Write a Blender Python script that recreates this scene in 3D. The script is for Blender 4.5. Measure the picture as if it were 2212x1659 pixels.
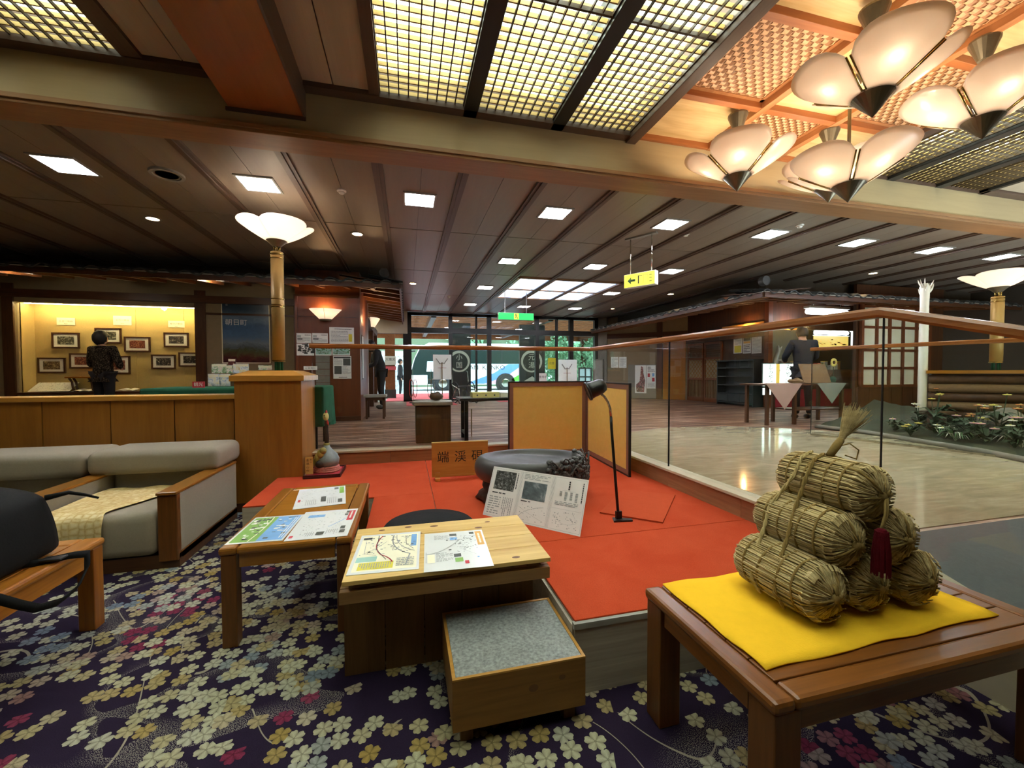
import bpy, bmesh, math, random
from mathutils import Vector, Matrix
import numpy as np

# ------------------------------------------------------------------ camera, sky, exposure
scene = bpy.context.scene
COL = scene.collection
for _o in list(bpy.data.objects):
    bpy.data.objects.remove(_o)

YAW, PITCH, ROLL, FPX, EYE = 0.25011, -0.027818, -0.0028767, 894.3, 1.30
_fw = Vector((math.sin(YAW) * math.cos(PITCH), math.cos(YAW) * math.cos(PITCH), math.sin(PITCH)))
_rt = Vector((math.cos(YAW), -math.sin(YAW), 0))
_up = _rt.cross(_fw)
_r2 = math.cos(ROLL) * _rt + math.sin(ROLL) * _up
_u2 = -math.sin(ROLL) * _rt + math.cos(ROLL) * _up
cam_data = bpy.data.cameras.new('camera')
cam_data.sensor_width = 36.0
cam_data.lens = FPX / 2212 * 36.0
cam_data.clip_start = 0.02
cam_data.clip_end = 300
cam = bpy.data.objects.new('camera', cam_data)
COL.objects.link(cam)
_m = Matrix((( _r2.x, _u2.x, -_fw.x, 0), (_r2.y, _u2.y, -_fw.y, 0), (_r2.z, _u2.z, -_fw.z, EYE), (0, 0, 0, 1)))
cam.matrix_world = _m
scene.camera = cam

world = bpy.data.worlds.new('overcast_sky')
scene.world = world
world.use_nodes = True
_bg = world.node_tree.nodes['Background']
_bg.inputs[0].default_value = (0.74, 0.90, 0.98, 1)
_bg.inputs[1].default_value = 4.2

scene.view_settings.view_transform = 'Standard'
scene.view_settings.look = 'None'
scene.view_settings.gamma = 1
scene.view_settings.use_curve_mapping = False
scene.view_settings.exposure = 1.12

cy = scene.cycles
cy.max_bounces = 5; cy.diffuse_bounces = 3; cy.glossy_bounces = 3; cy.transmission_bounces = 4; cy.transparent_max_bounces = 14
cy.caustics_reflective = False; cy.caustics_refractive = False; cy.sample_clamp_indirect = 6.0
cy.adaptive_threshold = 0.2; cy.adaptive_min_samples = 20; cy.use_light_tree = False

# light levels of the fixtures (emission strengths), tuned in one place
E_SQUARE = 42.0      # square ceiling downlights
E_ROUND = 40.0       # small round warm downlights
E_TUBE = 13.0        # fluorescent tubes behind the lattice
E_BACK = 2.2        # white back of the lattice box
W_PENDANT = 6.0     # watts, bulb in each pendant
W_SCONCE = 5.0
W_COLUMN = 0.9
E_ALCOVE = 26.0

# ------------------------------------------------------------------ materials
MATS = {}
def srgb(h):
    if isinstance(h, str):
        h = h.lstrip('#')
        v = [int(h[i:i + 2], 16) / 255 for i in (0, 2, 4)]
        return tuple((c / 12.92 if c <= .04045 else ((c + .055) / 1.055) ** 2.4) for c in v) + (1,)
    return tuple(h) + (1,) if len(h) == 3 else tuple(h)

class NT:
    """small helper to write node trees"""
    def __init__(s, name):
        s.m = bpy.data.materials.new(name)
        s.m.use_nodes = True
        s.t = s.m.node_tree
        s.b = s.t.nodes['Principled BSDF']
        s.out = s.t.nodes['Material Output']
        MATS[name] = s.m
    def n(s, typ, **kw):
        nd = s.t.nodes.new(typ)
        for k, v in kw.items():
            if k.startswith('i_'):
                key = k[2:]
                key = int(key) if key.isdigit() else key.replace('_', ' ')
                s.set(nd.inputs[key], v)
            else:
                setattr(nd, k, v)
        return nd
    def set(s, sock, v):
        if isinstance(v, bpy.types.NodeSocket):
            s.t.links.new(v, sock)
        else:
            sock.default_value = v
    def math(s, op, a, b=None, c=None, clamp=False):
        nd = s.t.nodes.new('ShaderNodeMath')
        nd.operation = op
        nd.use_clamp = clamp
        s.set(nd.inputs[0], a)
        if b is not None: s.set(nd.inputs[1], b)
        if c is not None: s.set(nd.inputs[2], c)
        return nd.outputs[0]
    def mix(s, fac, a, b, blend='MIX'):
        nd = s.t.nodes.new('ShaderNodeMix')
        nd.data_type = 'RGBA'
        nd.blend_type = blend
        s.set(nd.inputs[0], fac); s.set(nd.inputs[6], a); s.set(nd.inputs[7], b)
        return nd.outputs[2]
    def coord(s, scale=(1, 1, 1), out='Object', rot=(0, 0, 0), loc=(0, 0, 0)):
        tc = s.t.nodes.new('ShaderNodeTexCoord')
        mp = s.t.nodes.new('ShaderNodeMapping')
        mp.inputs['Scale'].default_value = scale
        mp.inputs['Rotation'].default_value = rot
        mp.inputs['Location'].default_value = loc
        s.t.links.new(tc.outputs[out], mp.inputs[0])
        return mp.outputs[0]
    def noise(s, vec, scale=5, detail=4, rough=.55, dist=0, out=0):
        nd = s.n('ShaderNodeTexNoise', i_Scale=scale, i_Detail=detail, i_Roughness=rough, i_Distortion=dist)
        s.t.links.new(vec, nd.inputs['Vector'])
        return nd.outputs[out]
    def ramp(s, fac, stops, interp='LINEAR'):
        nd = s.t.nodes.new('ShaderNodeValToRGB')
        nd.color_ramp.interpolation = interp
        e = nd.color_ramp.elements
        while len(e) > 1: e.remove(e[-1])
        e[0].position, e[0].color = stops[0][0], srgb(stops[0][1])
        for p, c in stops[1:]:
            q = e.new(p); q.color = srgb(c)
        s.set(nd.inputs[0], fac)
        return nd.outputs[0]
    def bump(s, h, strength=.3, dist=.01):
        nd = s.n('ShaderNodeBump', i_Strength=strength, i_Distance=dist, i_Height=h)
        s.t.links.new(nd.outputs[0], s.b.inputs['Normal'])
    def fin(s, col=None, rough=.5, metal=0, spec=.5, **kw):
        if col is not None: s.set(s.b.inputs['Base Color'], col if isinstance(col, bpy.types.NodeSocket) else srgb(col))
        s.set(s.b.inputs['Roughness'], rough); s.set(s.b.inputs['Metallic'], metal)
        s.set(s.b.inputs['Specular IOR Level'], spec)
        for k, v in kw.items(): s.set(s.b.inputs[k.replace('_', ' ')], v)
        return s.m

def plain(name, col, rough=.5, metal=0, spec=.5, var=.12, vscale=14, bump=0):
    """one colour with a little procedural mottling"""
    t = NT(name)
    v = t.coord()
    nz = t.noise(v, vscale, 2, .6)
    c = srgb(col)
    d = tuple(x * (1 - var) for x in c[:3]) + (1,)
    l = tuple(min(1, x * (1 + var)) for x in c[:3]) + (1,)
    if bump: t.bump(t.noise(v, vscale * 6, 1, .6), bump, .004)
    return t.fin(t.mix(nz, d, l), rough, metal, spec)

def wood(name, dark, light, axis=0, scale=1.0, rough=.45, spec=.4, rings=9, bump=0, contrast=1.0, coord='Object'):
    """grain running along `axis` (0 x, 1 y, 2 z)"""
    t = NT(name)
    sc = [rings * scale] * 3
    sc[axis] = .55 * scale
    oi = t.n('ShaderNodeObjectInfo')
    tc = t.t.nodes.new('ShaderNodeTexCoord')
    add = t.n('ShaderNodeVectorMath', operation='ADD')
    rnd = t.n('ShaderNodeVectorMath', operation='SCALE', i_Scale=17.0)
    cmb = t.n('ShaderNodeCombineXYZ', i_X=oi.outputs['Random'], i_Y=oi.outputs['Random'], i_Z=oi.outputs['Random'])
    t.t.links.new(cmb.outputs[0], rnd.inputs[0])
    t.t.links.new(tc.outputs[coord], add.inputs[0]); t.t.links.new(rnd.outputs[0], add.inputs[1])
    mp = t.n('ShaderNodeMapping'); mp.inputs['Scale'].default_value = sc
    t.t.links.new(add.outputs[0], mp.inputs[0])
    v = mp.outputs[0]
    a = t.noise(v, 1.0, 3, .62, 1.6)
    b = t.noise(v, 9.0, 1, .7)
    f = t.math('ADD', t.math('MULTIPLY', a, .75), t.math('MULTIPLY', b, .25))
    f = t.math('MULTIPLY_ADD', t.math('SUBTRACT', f, .5), 2.2 * contrast, .5, clamp=True)
    if bump: t.bump(f, bump, .003)
    return t.fin(t.mix(f, srgb(dark), srgb(light)), rough, 0, spec)

def emit(name, col, strength):
    t = NT(name)
    t.fin((0.02, 0.02, 0.02), .5)
    t.b.inputs['Emission Color'].default_value = srgb(col)
    t.b.inputs['Emission Strength'].default_value = strength
    return t.m

def glass(name, tint=(.955, .98, .965), ior=1.36):
    t = NT(name)
    ge = t.n('ShaderNodeNewGeometry')
    fr = t.n('ShaderNodeFresnel', i_IOR=t.math('MULTIPLY_ADD', ge.outputs['Backfacing'], 1 / ior - ior, ior))
    tr = t.n('ShaderNodeBsdfTransparent', i_Color=tint + (1,))
    gl = t.n('ShaderNodeBsdfGlossy', i_Roughness=0.0, i_Color=(1, 1, 1, 1))
    mx = t.n('ShaderNodeMixShader')
    t.t.links.new(fr.outputs[0], mx.inputs[0]); t.t.links.new(tr.outputs[0], mx.inputs[1]); t.t.links.new(gl.outputs[0], mx.inputs[2])
    t.t.links.new(mx.outputs[0], t.out.inputs[0])
    t.t.nodes.remove(t.b)
    return t.m

def frosted(name, col, trans=.75, glow=0.0):
    t = NT(name)
    d = t.n('ShaderNodeBsdfDiffuse', i_Color=srgb(col))
    tr = t.n('ShaderNodeBsdfTranslucent', i_Color=srgb(col))
    mx = t.n('ShaderNodeMixShader', i_Fac=trans)
    gl = t.n('ShaderNodeBsdfGlossy', i_Roughness=.25, i_Color=(1, 1, 1, 1))
    m2 = t.n('ShaderNodeMixShader', i_Fac=.05)
    L = t.t.links.new
    L(d.outputs[0], mx.inputs[1]); L(tr.outputs[0], mx.inputs[2]); L(mx.outputs[0], m2.inputs[1]); L(gl.outputs[0], m2.inputs[2])
    if glow:
        e = t.n('ShaderNodeEmission', i_Color=srgb(col), i_Strength=glow)
        a = t.n('ShaderNodeAddShader')
        L(m2.outputs[0], a.inputs[0]); L(e.outputs[0], a.inputs[1]); L(a.outputs[0], t.out.inputs[0])
    else:
        L(m2.outputs[0], t.out.inputs[0])
    t.t.nodes.remove(t.b)
    return t.m

def picture(name, stops, scale=6, dist=1.2, rough=.35, stretch=(1, 1, 1), detail=6):
    """a printed photo or painting: a blotchy procedural picture"""
    t = NT(name)
    oi = t.n('ShaderNodeObjectInfo')
    v = t.coord(stretch)
    nd = t.n('ShaderNodeTexNoise', noise_dimensions='4D', i_Scale=scale, i_Detail=detail, i_Roughness=.6, i_Distortion=dist)
    t.t.links.new(v, nd.inputs['Vector'])
    t.t.links.new(t.math('MULTIPLY', oi.outputs['Random'], 40), nd.inputs['W'])
    return t.fin(t.ramp(nd.outputs[0], stops), rough)

# ------------------------------------------------------------------ mesh helpers
class MB:
    """collects geometry for ONE mesh object; faces carry a material slot"""
    def __init__(s):
        s.v, s.f, s.mi = [], [], []
    def add(s, vs, fs, mi=0, M=None):
        o = len(s.v)
        s.v += [tuple(M @ Vector(v)) for v in vs] if M is not None else [tuple(v) for v in vs]
        s.f += [tuple(i + o for i in f) for f in fs]
        s.mi += [mi] * len(fs)
        return s
    def box(s, x0, x1, y0, y1, z0, z1, mi=0, M=None):
        vs = [(x0, y0, z0), (x1, y0, z0), (x1, y1, z0), (x0, y1, z0), (x0, y0, z1), (x1, y0, z1), (x1, y1, z1), (x0, y1, z1)]
        return s.add(vs, [(0, 3, 2, 1), (4, 5, 6, 7), (0, 1, 5, 4), (1, 2, 6, 5), (2, 3, 7, 6), (3, 0, 4, 7)], mi, M)
    def quad(s, a, b, c, d, mi=0, M=None):
        return s.add([a, b, c, d], [(0, 1, 2, 3)], mi, M)
    def prism(s, poly, z0, z1, mi=0, M=None):
        n = len(poly)
        vs = [(x, y, z0) for x, y in poly] + [(x, y, z1) for x, y in poly]
        fs = [tuple(range(n - 1, -1, -1)), tuple(range(n, 2 * n))] + [(i, (i + 1) % n, n + (i + 1) % n, n + i) for i in range(n)]
        return s.add(vs, fs, mi, M)
    def lathe(s, prof, n=16, mi=0, M=None, a0=0, a1=2 * math.pi, sx=1, sy=1):
        full = abs(a1 - a0 - 2 * math.pi) < 1e-6
        k = n if full else n + 1
        vs = []
        for r, z in prof:
            for i in range(k):
                a = a0 + (a1 - a0) * i / n
                vs.append((r * math.cos(a) * sx, r * math.sin(a) * sy, z))
        fs = []
        for j in range(len(prof) - 1):
            for i in range(n):
                i2 = (i + 1) % k if full else i + 1
                fs.append((j * k + i, j * k + i2, (j + 1) * k + i2, (j + 1) * k + i))
        if full:
            if prof[0][0] > 1e-6: fs.append(tuple(range(n - 1, -1, -1)))
            if prof[-1][0] > 1e-6: fs.append(tuple((len(prof) - 1) * k + i for i in range(n)))
        return s.add(vs, fs, mi, M)
    def cyl(s, x, y, z0, z1, r, n=14, r2=None, mi=0, M=None):
        T = Matrix.Translation((x, y, 0))
        return s.lathe([(r, z0), (r2 if r2 is not None else r, z1)], n, mi, (M @ T) if M is not None else T)
    def tube(s, pts, r, n=8, mi=0, cap=True, closed=False, M=None):
        pts = [Vector(p) for p in pts]
        m = len(pts)
        rs = r if isinstance(r, (list, tuple)) else [r] * m
        vs = []
        up = Vector((0, 0, 1))
        prev = None
        for i, p in enumerate(pts):
            if closed: t = pts[(i + 1) % m] - pts[i - 1]
            else: t = pts[min(i + 1, m - 1)] - pts[max(i - 1, 0)]
            t.normalize()
            if prev is None:
                u = t.cross(up) if abs(t.z) < .95 else t.cross(Vector((1, 0, 0)))
            else:
                u = prev - t * prev.dot(t)
                if u.length < 1e-6: u = t.cross(up)
            u.normalize(); prev = u
            w = t.cross(u)
            for k in range(n):
                a = 2 * math.pi * k / n
                vs.append(p + (u * math.cos(a) + w * math.sin(a)) * rs[i])
        fs = []
        rng = m if closed else m - 1
        for i in range(rng):
            j = (i + 1) % m
            for k in range(n):
                k2 = (k + 1) % n
                fs.append((i * n + k, i * n + k2, j * n + k2, j * n + k))
        if cap and not closed:
            fs.append(tuple(range(n - 1, -1, -1))); fs.append(tuple((m - 1) * n + k for k in range(n)))
        return s.add(vs, fs, mi, M)
    def ball(s, c, r, n=12, m=8, mi=0, M=None):
        rx, ry, rz = r if isinstance(r, (tuple, list)) else (r, r, r)
        prof = [(math.sin(math.pi * j / m), -math.cos(math.pi * j / m)) for j in range(m + 1)]
        prof[0] = (1e-4, -1); prof[-1] = (1e-4, 1)
        T = Matrix.Translation(c) @ Matrix.Diagonal((rx, ry, rz, 1))
        return s.lathe(prof, n, mi, (M @ T) if M is not None else T)
    def text(s, body, size, M, mi=0, align='CENTER', depth=0.0):
        """flat lettering; M maps its local xy plane (x right, y up) into the object"""
        vs, ps = text_mesh(body, align)
        if depth:
            n = len(vs)
        return s.add([(x * size, y * size, 0) for x, y in vs], ps, mi, M)
    def build(s, name, mats, parent=None, loc=None, rot=None, smooth=False, bevel=0, kind=None, subsurf=0, solid=0):
        me = bpy.data.meshes.new(name)
        me.from_pydata(s.v, [], s.f)
        if not isinstance(mats, (list, tuple)): mats = [mats]
        for m in mats: me.materials.append(M_(m))
        if len(mats) > 1: me.polygons.foreach_set('material_index', s.mi)
        if smooth: me.polygons.foreach_set('use_smooth', [True] * len(me.polygons))
        me.update()
        o = bpy.data.objects.new(name, me)
        COL.objects.link(o)
        if parent is not None: o.parent = parent
        if loc: o.location = loc
        if rot: o.rotation_euler = rot
        if kind: o['kind'] = kind
        mods(o, bevel, smooth, subsurf, solid)
        return o

def mods(o, bevel=0, smooth=False, subsurf=0, solid=0):
    if solid:
        m = o.modifiers.new('thickness', 'SOLIDIFY'); m.thickness = solid; m.offset = 0
    if bevel:
        m = o.modifiers.new('bevel', 'BEVEL'); m.width = bevel; m.segments = 2; m.limit_method = 'ANGLE'; m.angle_limit = .6
    if subsurf:
        m = o.modifiers.new('subdivision', 'SUBSURF'); m.levels = m.render_levels = subsurf

def M_(m):
    return MATS[m] if isinstance(m, str) else m

_tc = {}
def text_mesh(body, align='CENTER'):
    key = (body, align)
    if key not in _tc:
        cu = bpy.data.curves.new('lettering', 'FONT')
        cu.body = body; cu.align_x = align; cu.align_y = 'CENTER'; cu.resolution_u = 2
        ob = bpy.data.objects.new('lettering', cu)
        COL.objects.link(ob)
        dg = bpy.context.evaluated_depsgraph_get()
        me = bpy.data.meshes.new_from_object(ob.evaluated_get(dg))
        _tc[key] = ([(v.co.x, v.co.y) for v in me.vertices], [tuple(p.vertices) for p in me.polygons])
        bpy.data.objects.remove(ob); bpy.data.curves.remove(cu); bpy.data.meshes.remove(me)
    return _tc[key]

def FRONT(x, y, z, rz=0):
    """local xy plane -> an upright plane facing -Y (towards the camera), centred at x,y,z"""
    return Matrix.Translation((x, y, z)) @ Matrix.Rotation(rz, 4, 'Z') @ Matrix.Rotation(math.pi / 2, 4, 'X')

def box(name, x, y, z, mat, parent=None, bevel=0, kind=None, loc=None, rot=None):
    return MB().box(x[0], x[1], y[0], y[1], z[0], z[1]).build(name, mat, parent, bevel=bevel, kind=kind, loc=loc, rot=rot)

def tag(o, label, cat, group=None):
    o['label'] = label; o['category'] = cat
    if group: o['group'] = group
    return o

def thing(name, label, cat, loc=(0, 0, 0), rz=0, group=None):
    o = bpy.data.objects.new(name, None)
    o.empty_display_size = .1
    COL.objects.link(o)
    o.location = loc; o.rotation_euler = (0, 0, rz)
    return tag(o, label, cat, group)

def struct(o):
    o['kind'] = 'structure'
    return o

def dup(root, loc=None, rz=None, label=None, parent=None):
    r = root.copy(); COL.objects.link(r)
    if parent is not None: r.parent = parent
    if loc is not None: r.location = loc
    if rz is not None: r.rotation_euler = (0, 0, rz)
    if label: r['label'] = label
    for ch in list(root.children):
        c = ch.copy(); COL.objects.link(c); c.parent = r
        for g in list(ch.children):
            d = g.copy(); COL.objects.link(d); d.parent = c
    return r

def piece(src, parent, loc, rot=None, scale=None):
    """another piece that shares the mesh of src"""
    o = src.copy(); COL.objects.link(o); o.parent = parent; o.location = loc
    if rot: o.rotation_euler = rot
    if scale: o.scale = scale
    return o

def lamp(name, loc, watts, col, parent, size=.04):
    l = bpy.data.lights.new(name, 'POINT')
    l.energy = watts; l.color = col; l.shadow_soft_size = size
    o = bpy.data.objects.new(name, l)
    COL.objects.link(o); o.parent = parent; o.location = loc
    return o
rng = random.Random(7)
# ------------------------------------------------------------------ material library
def make_carpet():
    t = NT('floral_carpet')
    tc = t.n('ShaderNodeTexCoord')
    P = tc.outputs['Object']
    wob = t.n('ShaderNodeVectorMath', operation='SCALE', i_Scale=.02)
    nz = t.noise(P, 3.0, 2, .5, out=1)
    t.t.links.new(nz, wob.inputs[0])
    add = t.n('ShaderNodeVectorMath', operation='ADD')
    t.t.links.new(P, add.inputs[0]); t.t.links.new(wob.outputs[0], add.inputs[1])
    P2 = add.outputs[0]
    S = 12.6
    base = srgb('#2c2136')
    col = None
    # soft grey speckled sweeps and thin drawn stems
    lowv = t.coord((.55, .8, 1), rot=(0, 0, .5))
    ln = t.noise(lowv, 1.7, 2, .4, .8)
    band = t.math('MULTIPLY', t.math('GREATER_THAN', ln, .47), t.math('LESS_THAN', ln, .53))
    grad = t.math('MULTIPLY', t.math('SUBTRACT', .53, ln), 13.0, clamp=True)
    wn = t.n('ShaderNodeTexVoronoi', voronoi_dimensions='2D', i_Scale=230.0)
    t.t.links.new(P, wn.inputs['Vector'])
    speck = t.math('LESS_THAN', wn.outputs['Distance'], t.math('MULTIPLY', grad, .42))
    speck = t.math('MULTIPLY', speck, band)
    c = t.mix(t.math('MULTIPLY', speck, .75), base, srgb('#b9b2a0'))
    ln2 = t.noise(t.coord((.8, .5, 1), rot=(0, 0, -.35), loc=(3, 1, 0)), 1.5, 1, .3, .5)
    fr = t.math('FRACT', t.math('MULTIPLY', ln2, 9.0))
    line = t.math('LESS_THAN', t.math('ABSOLUTE', t.math('SUBTRACT', fr, .5)), .018)
    gate = t.math('GREATER_THAN', t.noise(t.coord((1, 1, 1), loc=(9, 4, 0)), 1.9, 1), .5)
    c = t.mix(t.math('MULTIPLY', t.math('MULTIPLY', line, gate), .8), c, srgb('#b5ab93'))
    for layer, (sc, off, thr) in enumerate(((S, 0.0, .475), (S * .93, 5.37, .525))):
        vo = t.n('ShaderNodeTexVoronoi', voronoi_dimensions='2D', feature='F1', i_Scale=sc, i_Randomness=.62)
        of = t.n('ShaderNodeVectorMath', operation='ADD'); of.inputs[1].default_value = (off, off * .7, 0)
        t.t.links.new(P2, of.inputs[0])
        t.t.links.new(of.outputs[0], vo.inputs['Vector'])
        d = t.n('ShaderNodeVectorMath', operation='SUBTRACT')
        t.t.links.new(of.outputs[0], d.inputs[0]); t.t.links.new(vo.outputs['Position'], d.inputs[1])
        sp = t.n('ShaderNodeSeparateXYZ'); t.t.links.new(d.outputs[0], sp.inputs[0])
        cr = t.n('ShaderNodeSeparateColor'); t.t.links.new(vo.outputs['Color'], cr.inputs[0])
        ang = t.math('ADD', t.math('ARCTAN2', sp.outputs[1], sp.outputs[0]), t.math('MULTIPLY', cr.outputs[0], 6.28))
        r = t.math('MULTIPLY', vo.outputs['Distance'], 1.0)
        c5 = t.math('ABSOLUTE', t.math('COSINE', t.math('MULTIPLY', ang, 2.5)))
        notch = t.math('MULTIPLY', t.math('POWER', c5, 14.0), .05)
        R = t.math('SUBTRACT', t.math('MULTIPLY_ADD', t.math('POWER', c5, .55), .25, .235), notch)
        fl = t.math('LESS_THAN', r, R)
        pos = t.n('ShaderNodeVectorMath', operation='SCALE', i_Scale=1.0)
        t.t.links.new(vo.outputs['Position'], pos.inputs[0])
        cl = t.n('ShaderNodeTexNoise', i_Scale=1.35, i_Detail=2.0, i_Roughness=.55, i_Distortion=.6)
        t.t.links.new(pos.outputs[0], cl.inputs['Vector'])
        on = t.math('GREATER_THAN', t.math('ADD', cl.outputs[0], t.math('MULTIPLY', t.math('SUBTRACT', cr.outputs[1], .5), .17)), thr)
        hu = t.n('ShaderNodeTexNoise', i_Scale=1.55, i_Detail=1.0)
        po2 = t.n('ShaderNodeVectorMath', operation='ADD'); po2.inputs[1].default_value = (11.3, 4.2, 0)
        t.t.links.new(vo.outputs['Position'], po2.inputs[0]); t.t.links.new(po2.outputs[0], hu.inputs['Vector'])
        h = t.math('ADD', hu.outputs[0], t.math('MULTIPLY', t.math('SUBTRACT', cr.outputs[2], .5), .13))
        pal = t.ramp(h, [(0, '#64708a'), (.33, '#8a97a0'), (.40, '#c9c6ac'), (.50, '#cfc9a4'), (.555, '#b59a55'), (.60, '#cbbfa0'), (.635, '#8d3450'), (.70, '#a04a62'), (.75, '#b9a79a')])
        shade = t.math('MULTIPLY_ADD', c5, .40, .46)
        inner = t.math('GREATER_THAN', r, .06)
        shade = t.math('MULTIPLY', shade, t.math('MULTIPLY_ADD', inner, .35, .65))
        pal = t.mix(1.0, pal, shade, 'MULTIPLY')
        c = t.mix(t.math('MULTIPLY', fl, on), c, pal)
    pile = t.noise(P, 420, 2, .7)
    c = t.mix(.5, c, t.ramp(pile, [(.25, '#6a6a6a'), (.75, '#ffffff')]), 'MULTIPLY')
    t.bump(pile, .5, .004)
    t.fin(c, .95, 0, .1)
make_carpet()

wood('wood_panel', '#8a551d', '#b0762f', 2, 1.0, .38, .4, rings=7, contrast=.7)
wood('wood_ledge', '#b3792f', '#d09a48', 0, 1.0, .28, .5)
wood('wood_rail', '#6d3d1c', '#a0652f', 1, 1.2, .25, .5)
wood('wood_rail_x', '#6d3d1c', '#a0652f', 0, 1.2, .25, .5)
wood('wood_table', '#5e3413', '#84501f', 0, 1.3, .32, .45)
wood('wood_table_y', '#5e3413', '#84501f', 1, 1.3, .32, .45)
wood('wood_table_z', '#54300f', '#7c4a1e', 2, 1.3, .35, .4)
wood('wood_coffee', '#8a5719', '#a86e25', 0, 1.2, .22, .5, contrast=.6)
wood('wood_coffee_y', '#7c4d18', '#9a6320', 1, 1.2, .28, .5, contrast=.5)
wood('wood_bench', '#8a4d14', '#c4802c', 1, 1.2, .3, .5)
wood('wood_bench_z', '#7a4112', '#a5641e', 2, 1.2, .35, .5)
wood('pine', '#b98d45', '#dfbf74', 0, 1.0, .5, .3, rings=6)
wood('pine_y', '#b98d45', '#dfbf74', 1, 1.0, .5, .3, rings=6)
wood('crate_dark', '#5c4228', '#80603c', 2, 1.2, .65, .2)
wood('crate_rail', '#7a5a35', '#9a7547', 0, 1.2, .55, .3)
wood('step_wood', '#6e4a20', '#9a6d35', 0, 1.0, .5, .3, rings=6)
wood('step_rim', '#a3742e', '#c2914a', 0, 1.0, .45, .3)
wood('sign_wood', '#a8672c', '#c98c45', 0, 1.0, .45, .3, rings=6)
wood('stage_side', '#8f8676', '#b8ad9a', 0, 1.0, .6, .2, rings=12)
wood('base_board', '#7c5236', '#a5744f', 0, 1.3, .45, .3)
wood('base_board_y', '#7c5236', '#a5744f', 1, 1.3, .45, .3)
wood('ceiling_veneer', '#a3937b', '#bdae96', 1, 1.0, .5, .3, rings=8, contrast=.5)
wood('ceiling_panel', '#7d6f64', '#91836f', 1, 1.0, .42, .4, rings=8, contrast=.5)
wood('batten', '#4f3d32', '#665041', 1, 1.0, .45, .4)
wood('batten_x', '#4a382d', '#604a3c', 0, 1.0, .45, .4)
wood('beam_face', '#a08c68', '#b8a47e', 0, .8, .5, .3, contrast=.4)
wood('beam_trim', '#85603f', '#9f7650', 0, 1.0, .4, .4)
wood('duct_lacquer', '#8a4f28', '#a86535', 1, .6, .22, .6, contrast=.5)
wood('coffer_rib', '#9a6238', '#b98252', 1, 1.0, .42, .4)
wood('coffer_rib_x', '#8f5229', '#b06d3c', 0, 1.0, .42, .4)
wood('coffer_veneer', '#c9a468', '#ecd09a', 0, .9, .4, .4, rings=5, contrast=1.3)
plain('weave_light', '#dcae82', .45, var=.1)
plain('weave_dark', '#98683f', .45, var=.1)
wood('lattice_wood', '#b39455', '#cdb070', 0, 2, .5, .3)
wood('lattice_wood_y', '#3a2d1e', '#4e3d28', 1, 2, .5, .3)  # shade of the slat undersides put into the colour
wood('dark_wood', '#3a2112', '#5a361d', 2, 1.0, .42, .4)
wood('dark_wood_x', '#3a2112', '#5a361d', 0, 1.0, .42, .4)
wood('red_wood', '#5a2c14', '#7a4220', 2, .8, .35, .45, contrast=.6)
wood('eave_wood', '#5c3418', '#86532a', 1, 1.0, .5, .3)
wood('stump_wood', '#3f2a18', '#5f4228', 2, 1.0, .5, .3)
plain('plaster_brown', '#86765a', .8, var=.1, bump=.1)
plain('plaster_dark', '#4b4136', .85, var=.1)
plain('plaster_grey', '#7d7b70', .8, var=.08)
plain('alcove_cloth', '#c4aa6c', .85, var=.14, vscale=60, bump=.15)
plain('stone_cap', '#b9ac90', .5, var=.12, vscale=8)
plain('roof_tile', '#363836', .5, var=.25)
plain('black_metal', '#141313', .35, .3, var=.1)
plain('black_plastic', '#121212', .4, var=.1)
plain('dark_frame', '#1b1a1a', .4, .2, var=.1)
plain('chrome', '#c8c4b8', .15, 1, var=.05)
plain('brass', '#b59a5c', .25, 1, var=.1)
plain('bronze_dark', '#7a715c', .34, .7, var=.2)
plain('gold_column', '#a8874a', .42, .25, var=.06)
plain('white_plastic', '#e8e6de', .4, var=.03)
plain('paper_white', '#e9e8e2', .6, var=.03)
plain('paper_cream', '#ece6c8', .6, var=.03)
plain('paper_grey', '#e4e0db', .55, var=.05)
plain('ink', '#3a3a3a', .6, var=.1)
plain('ink_soft', '#9a9c9a', .6, var=.1)
plain('ink_black', '#17120e', .6, var=.1)
plain('print_red', '#c0313c', .5, var=.1)
plain('print_green', '#7fae4c', .5, var=.2)
plain('print_blue', '#6fa3d6', .5, var=.2)
plain('print_orange', '#dba24a', .5, var=.1)
plain('print_yellow', '#d9cc32', .5, var=.1)
plain('print_teal', '#9cc7bb', .5, var=.1)
plain('print_grey', '#a9aca8', .5, var=.1)
plain('print_dark', '#4d4f49', .5, var=.5, vscale=90)
plain('sofa_fabric', '#968c7a', .95, spec=.1, var=.1, vscale=90, bump=.3)
plain('bag_cloth', '#121212', .8, spec=.2, var=.3, bump=.2)
plain('yellow_felt', '#efbc2c', .95, spec=.05, var=.06, vscale=25, bump=.25)
plain('green_cloth', '#2a5a42', .9, spec=.1, var=.35, vscale=10)
plain('pink_cloth', '#b99a90', .9, spec=.1, var=.06)
plain('grey_cloth', '#8f948a', .9, spec=.1, var=.06)
plain('skin', '#c79a7a', .55, var=.05)
plain('hair_black', '#14110f', .6, var=.2)
plain('hair_grey', '#3a3632', .7, var=.3)
plain('suit_dark', '#15151b', .8, var=.2)
plain('suit_navy', '#131a24', .85, var=.25)
plain('trouser_dark', '#17181c', .85, var=.2)
plain('shirt_white', '#d9dce0', .7, var=.05)
plain('shoe_black', '#0e0d0d', .4, var=.1)
plain('ink_stone', '#3b3a38', .42, spec=.5, var=.25, vscale=9, bump=.1)
plain('stand_wood', '#2a1a14', .5, var=.3)
plain('tray_lacquer', '#3a1418', .3, var=.1)
plain('red_cloth', '#9c2430', .8, var=.15)
plain('gourd_grey', '#77827e', .35, var=.3, vscale=22)
plain('gourd_olive', '#8a8440', .4, var=.35, vscale=22)
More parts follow.
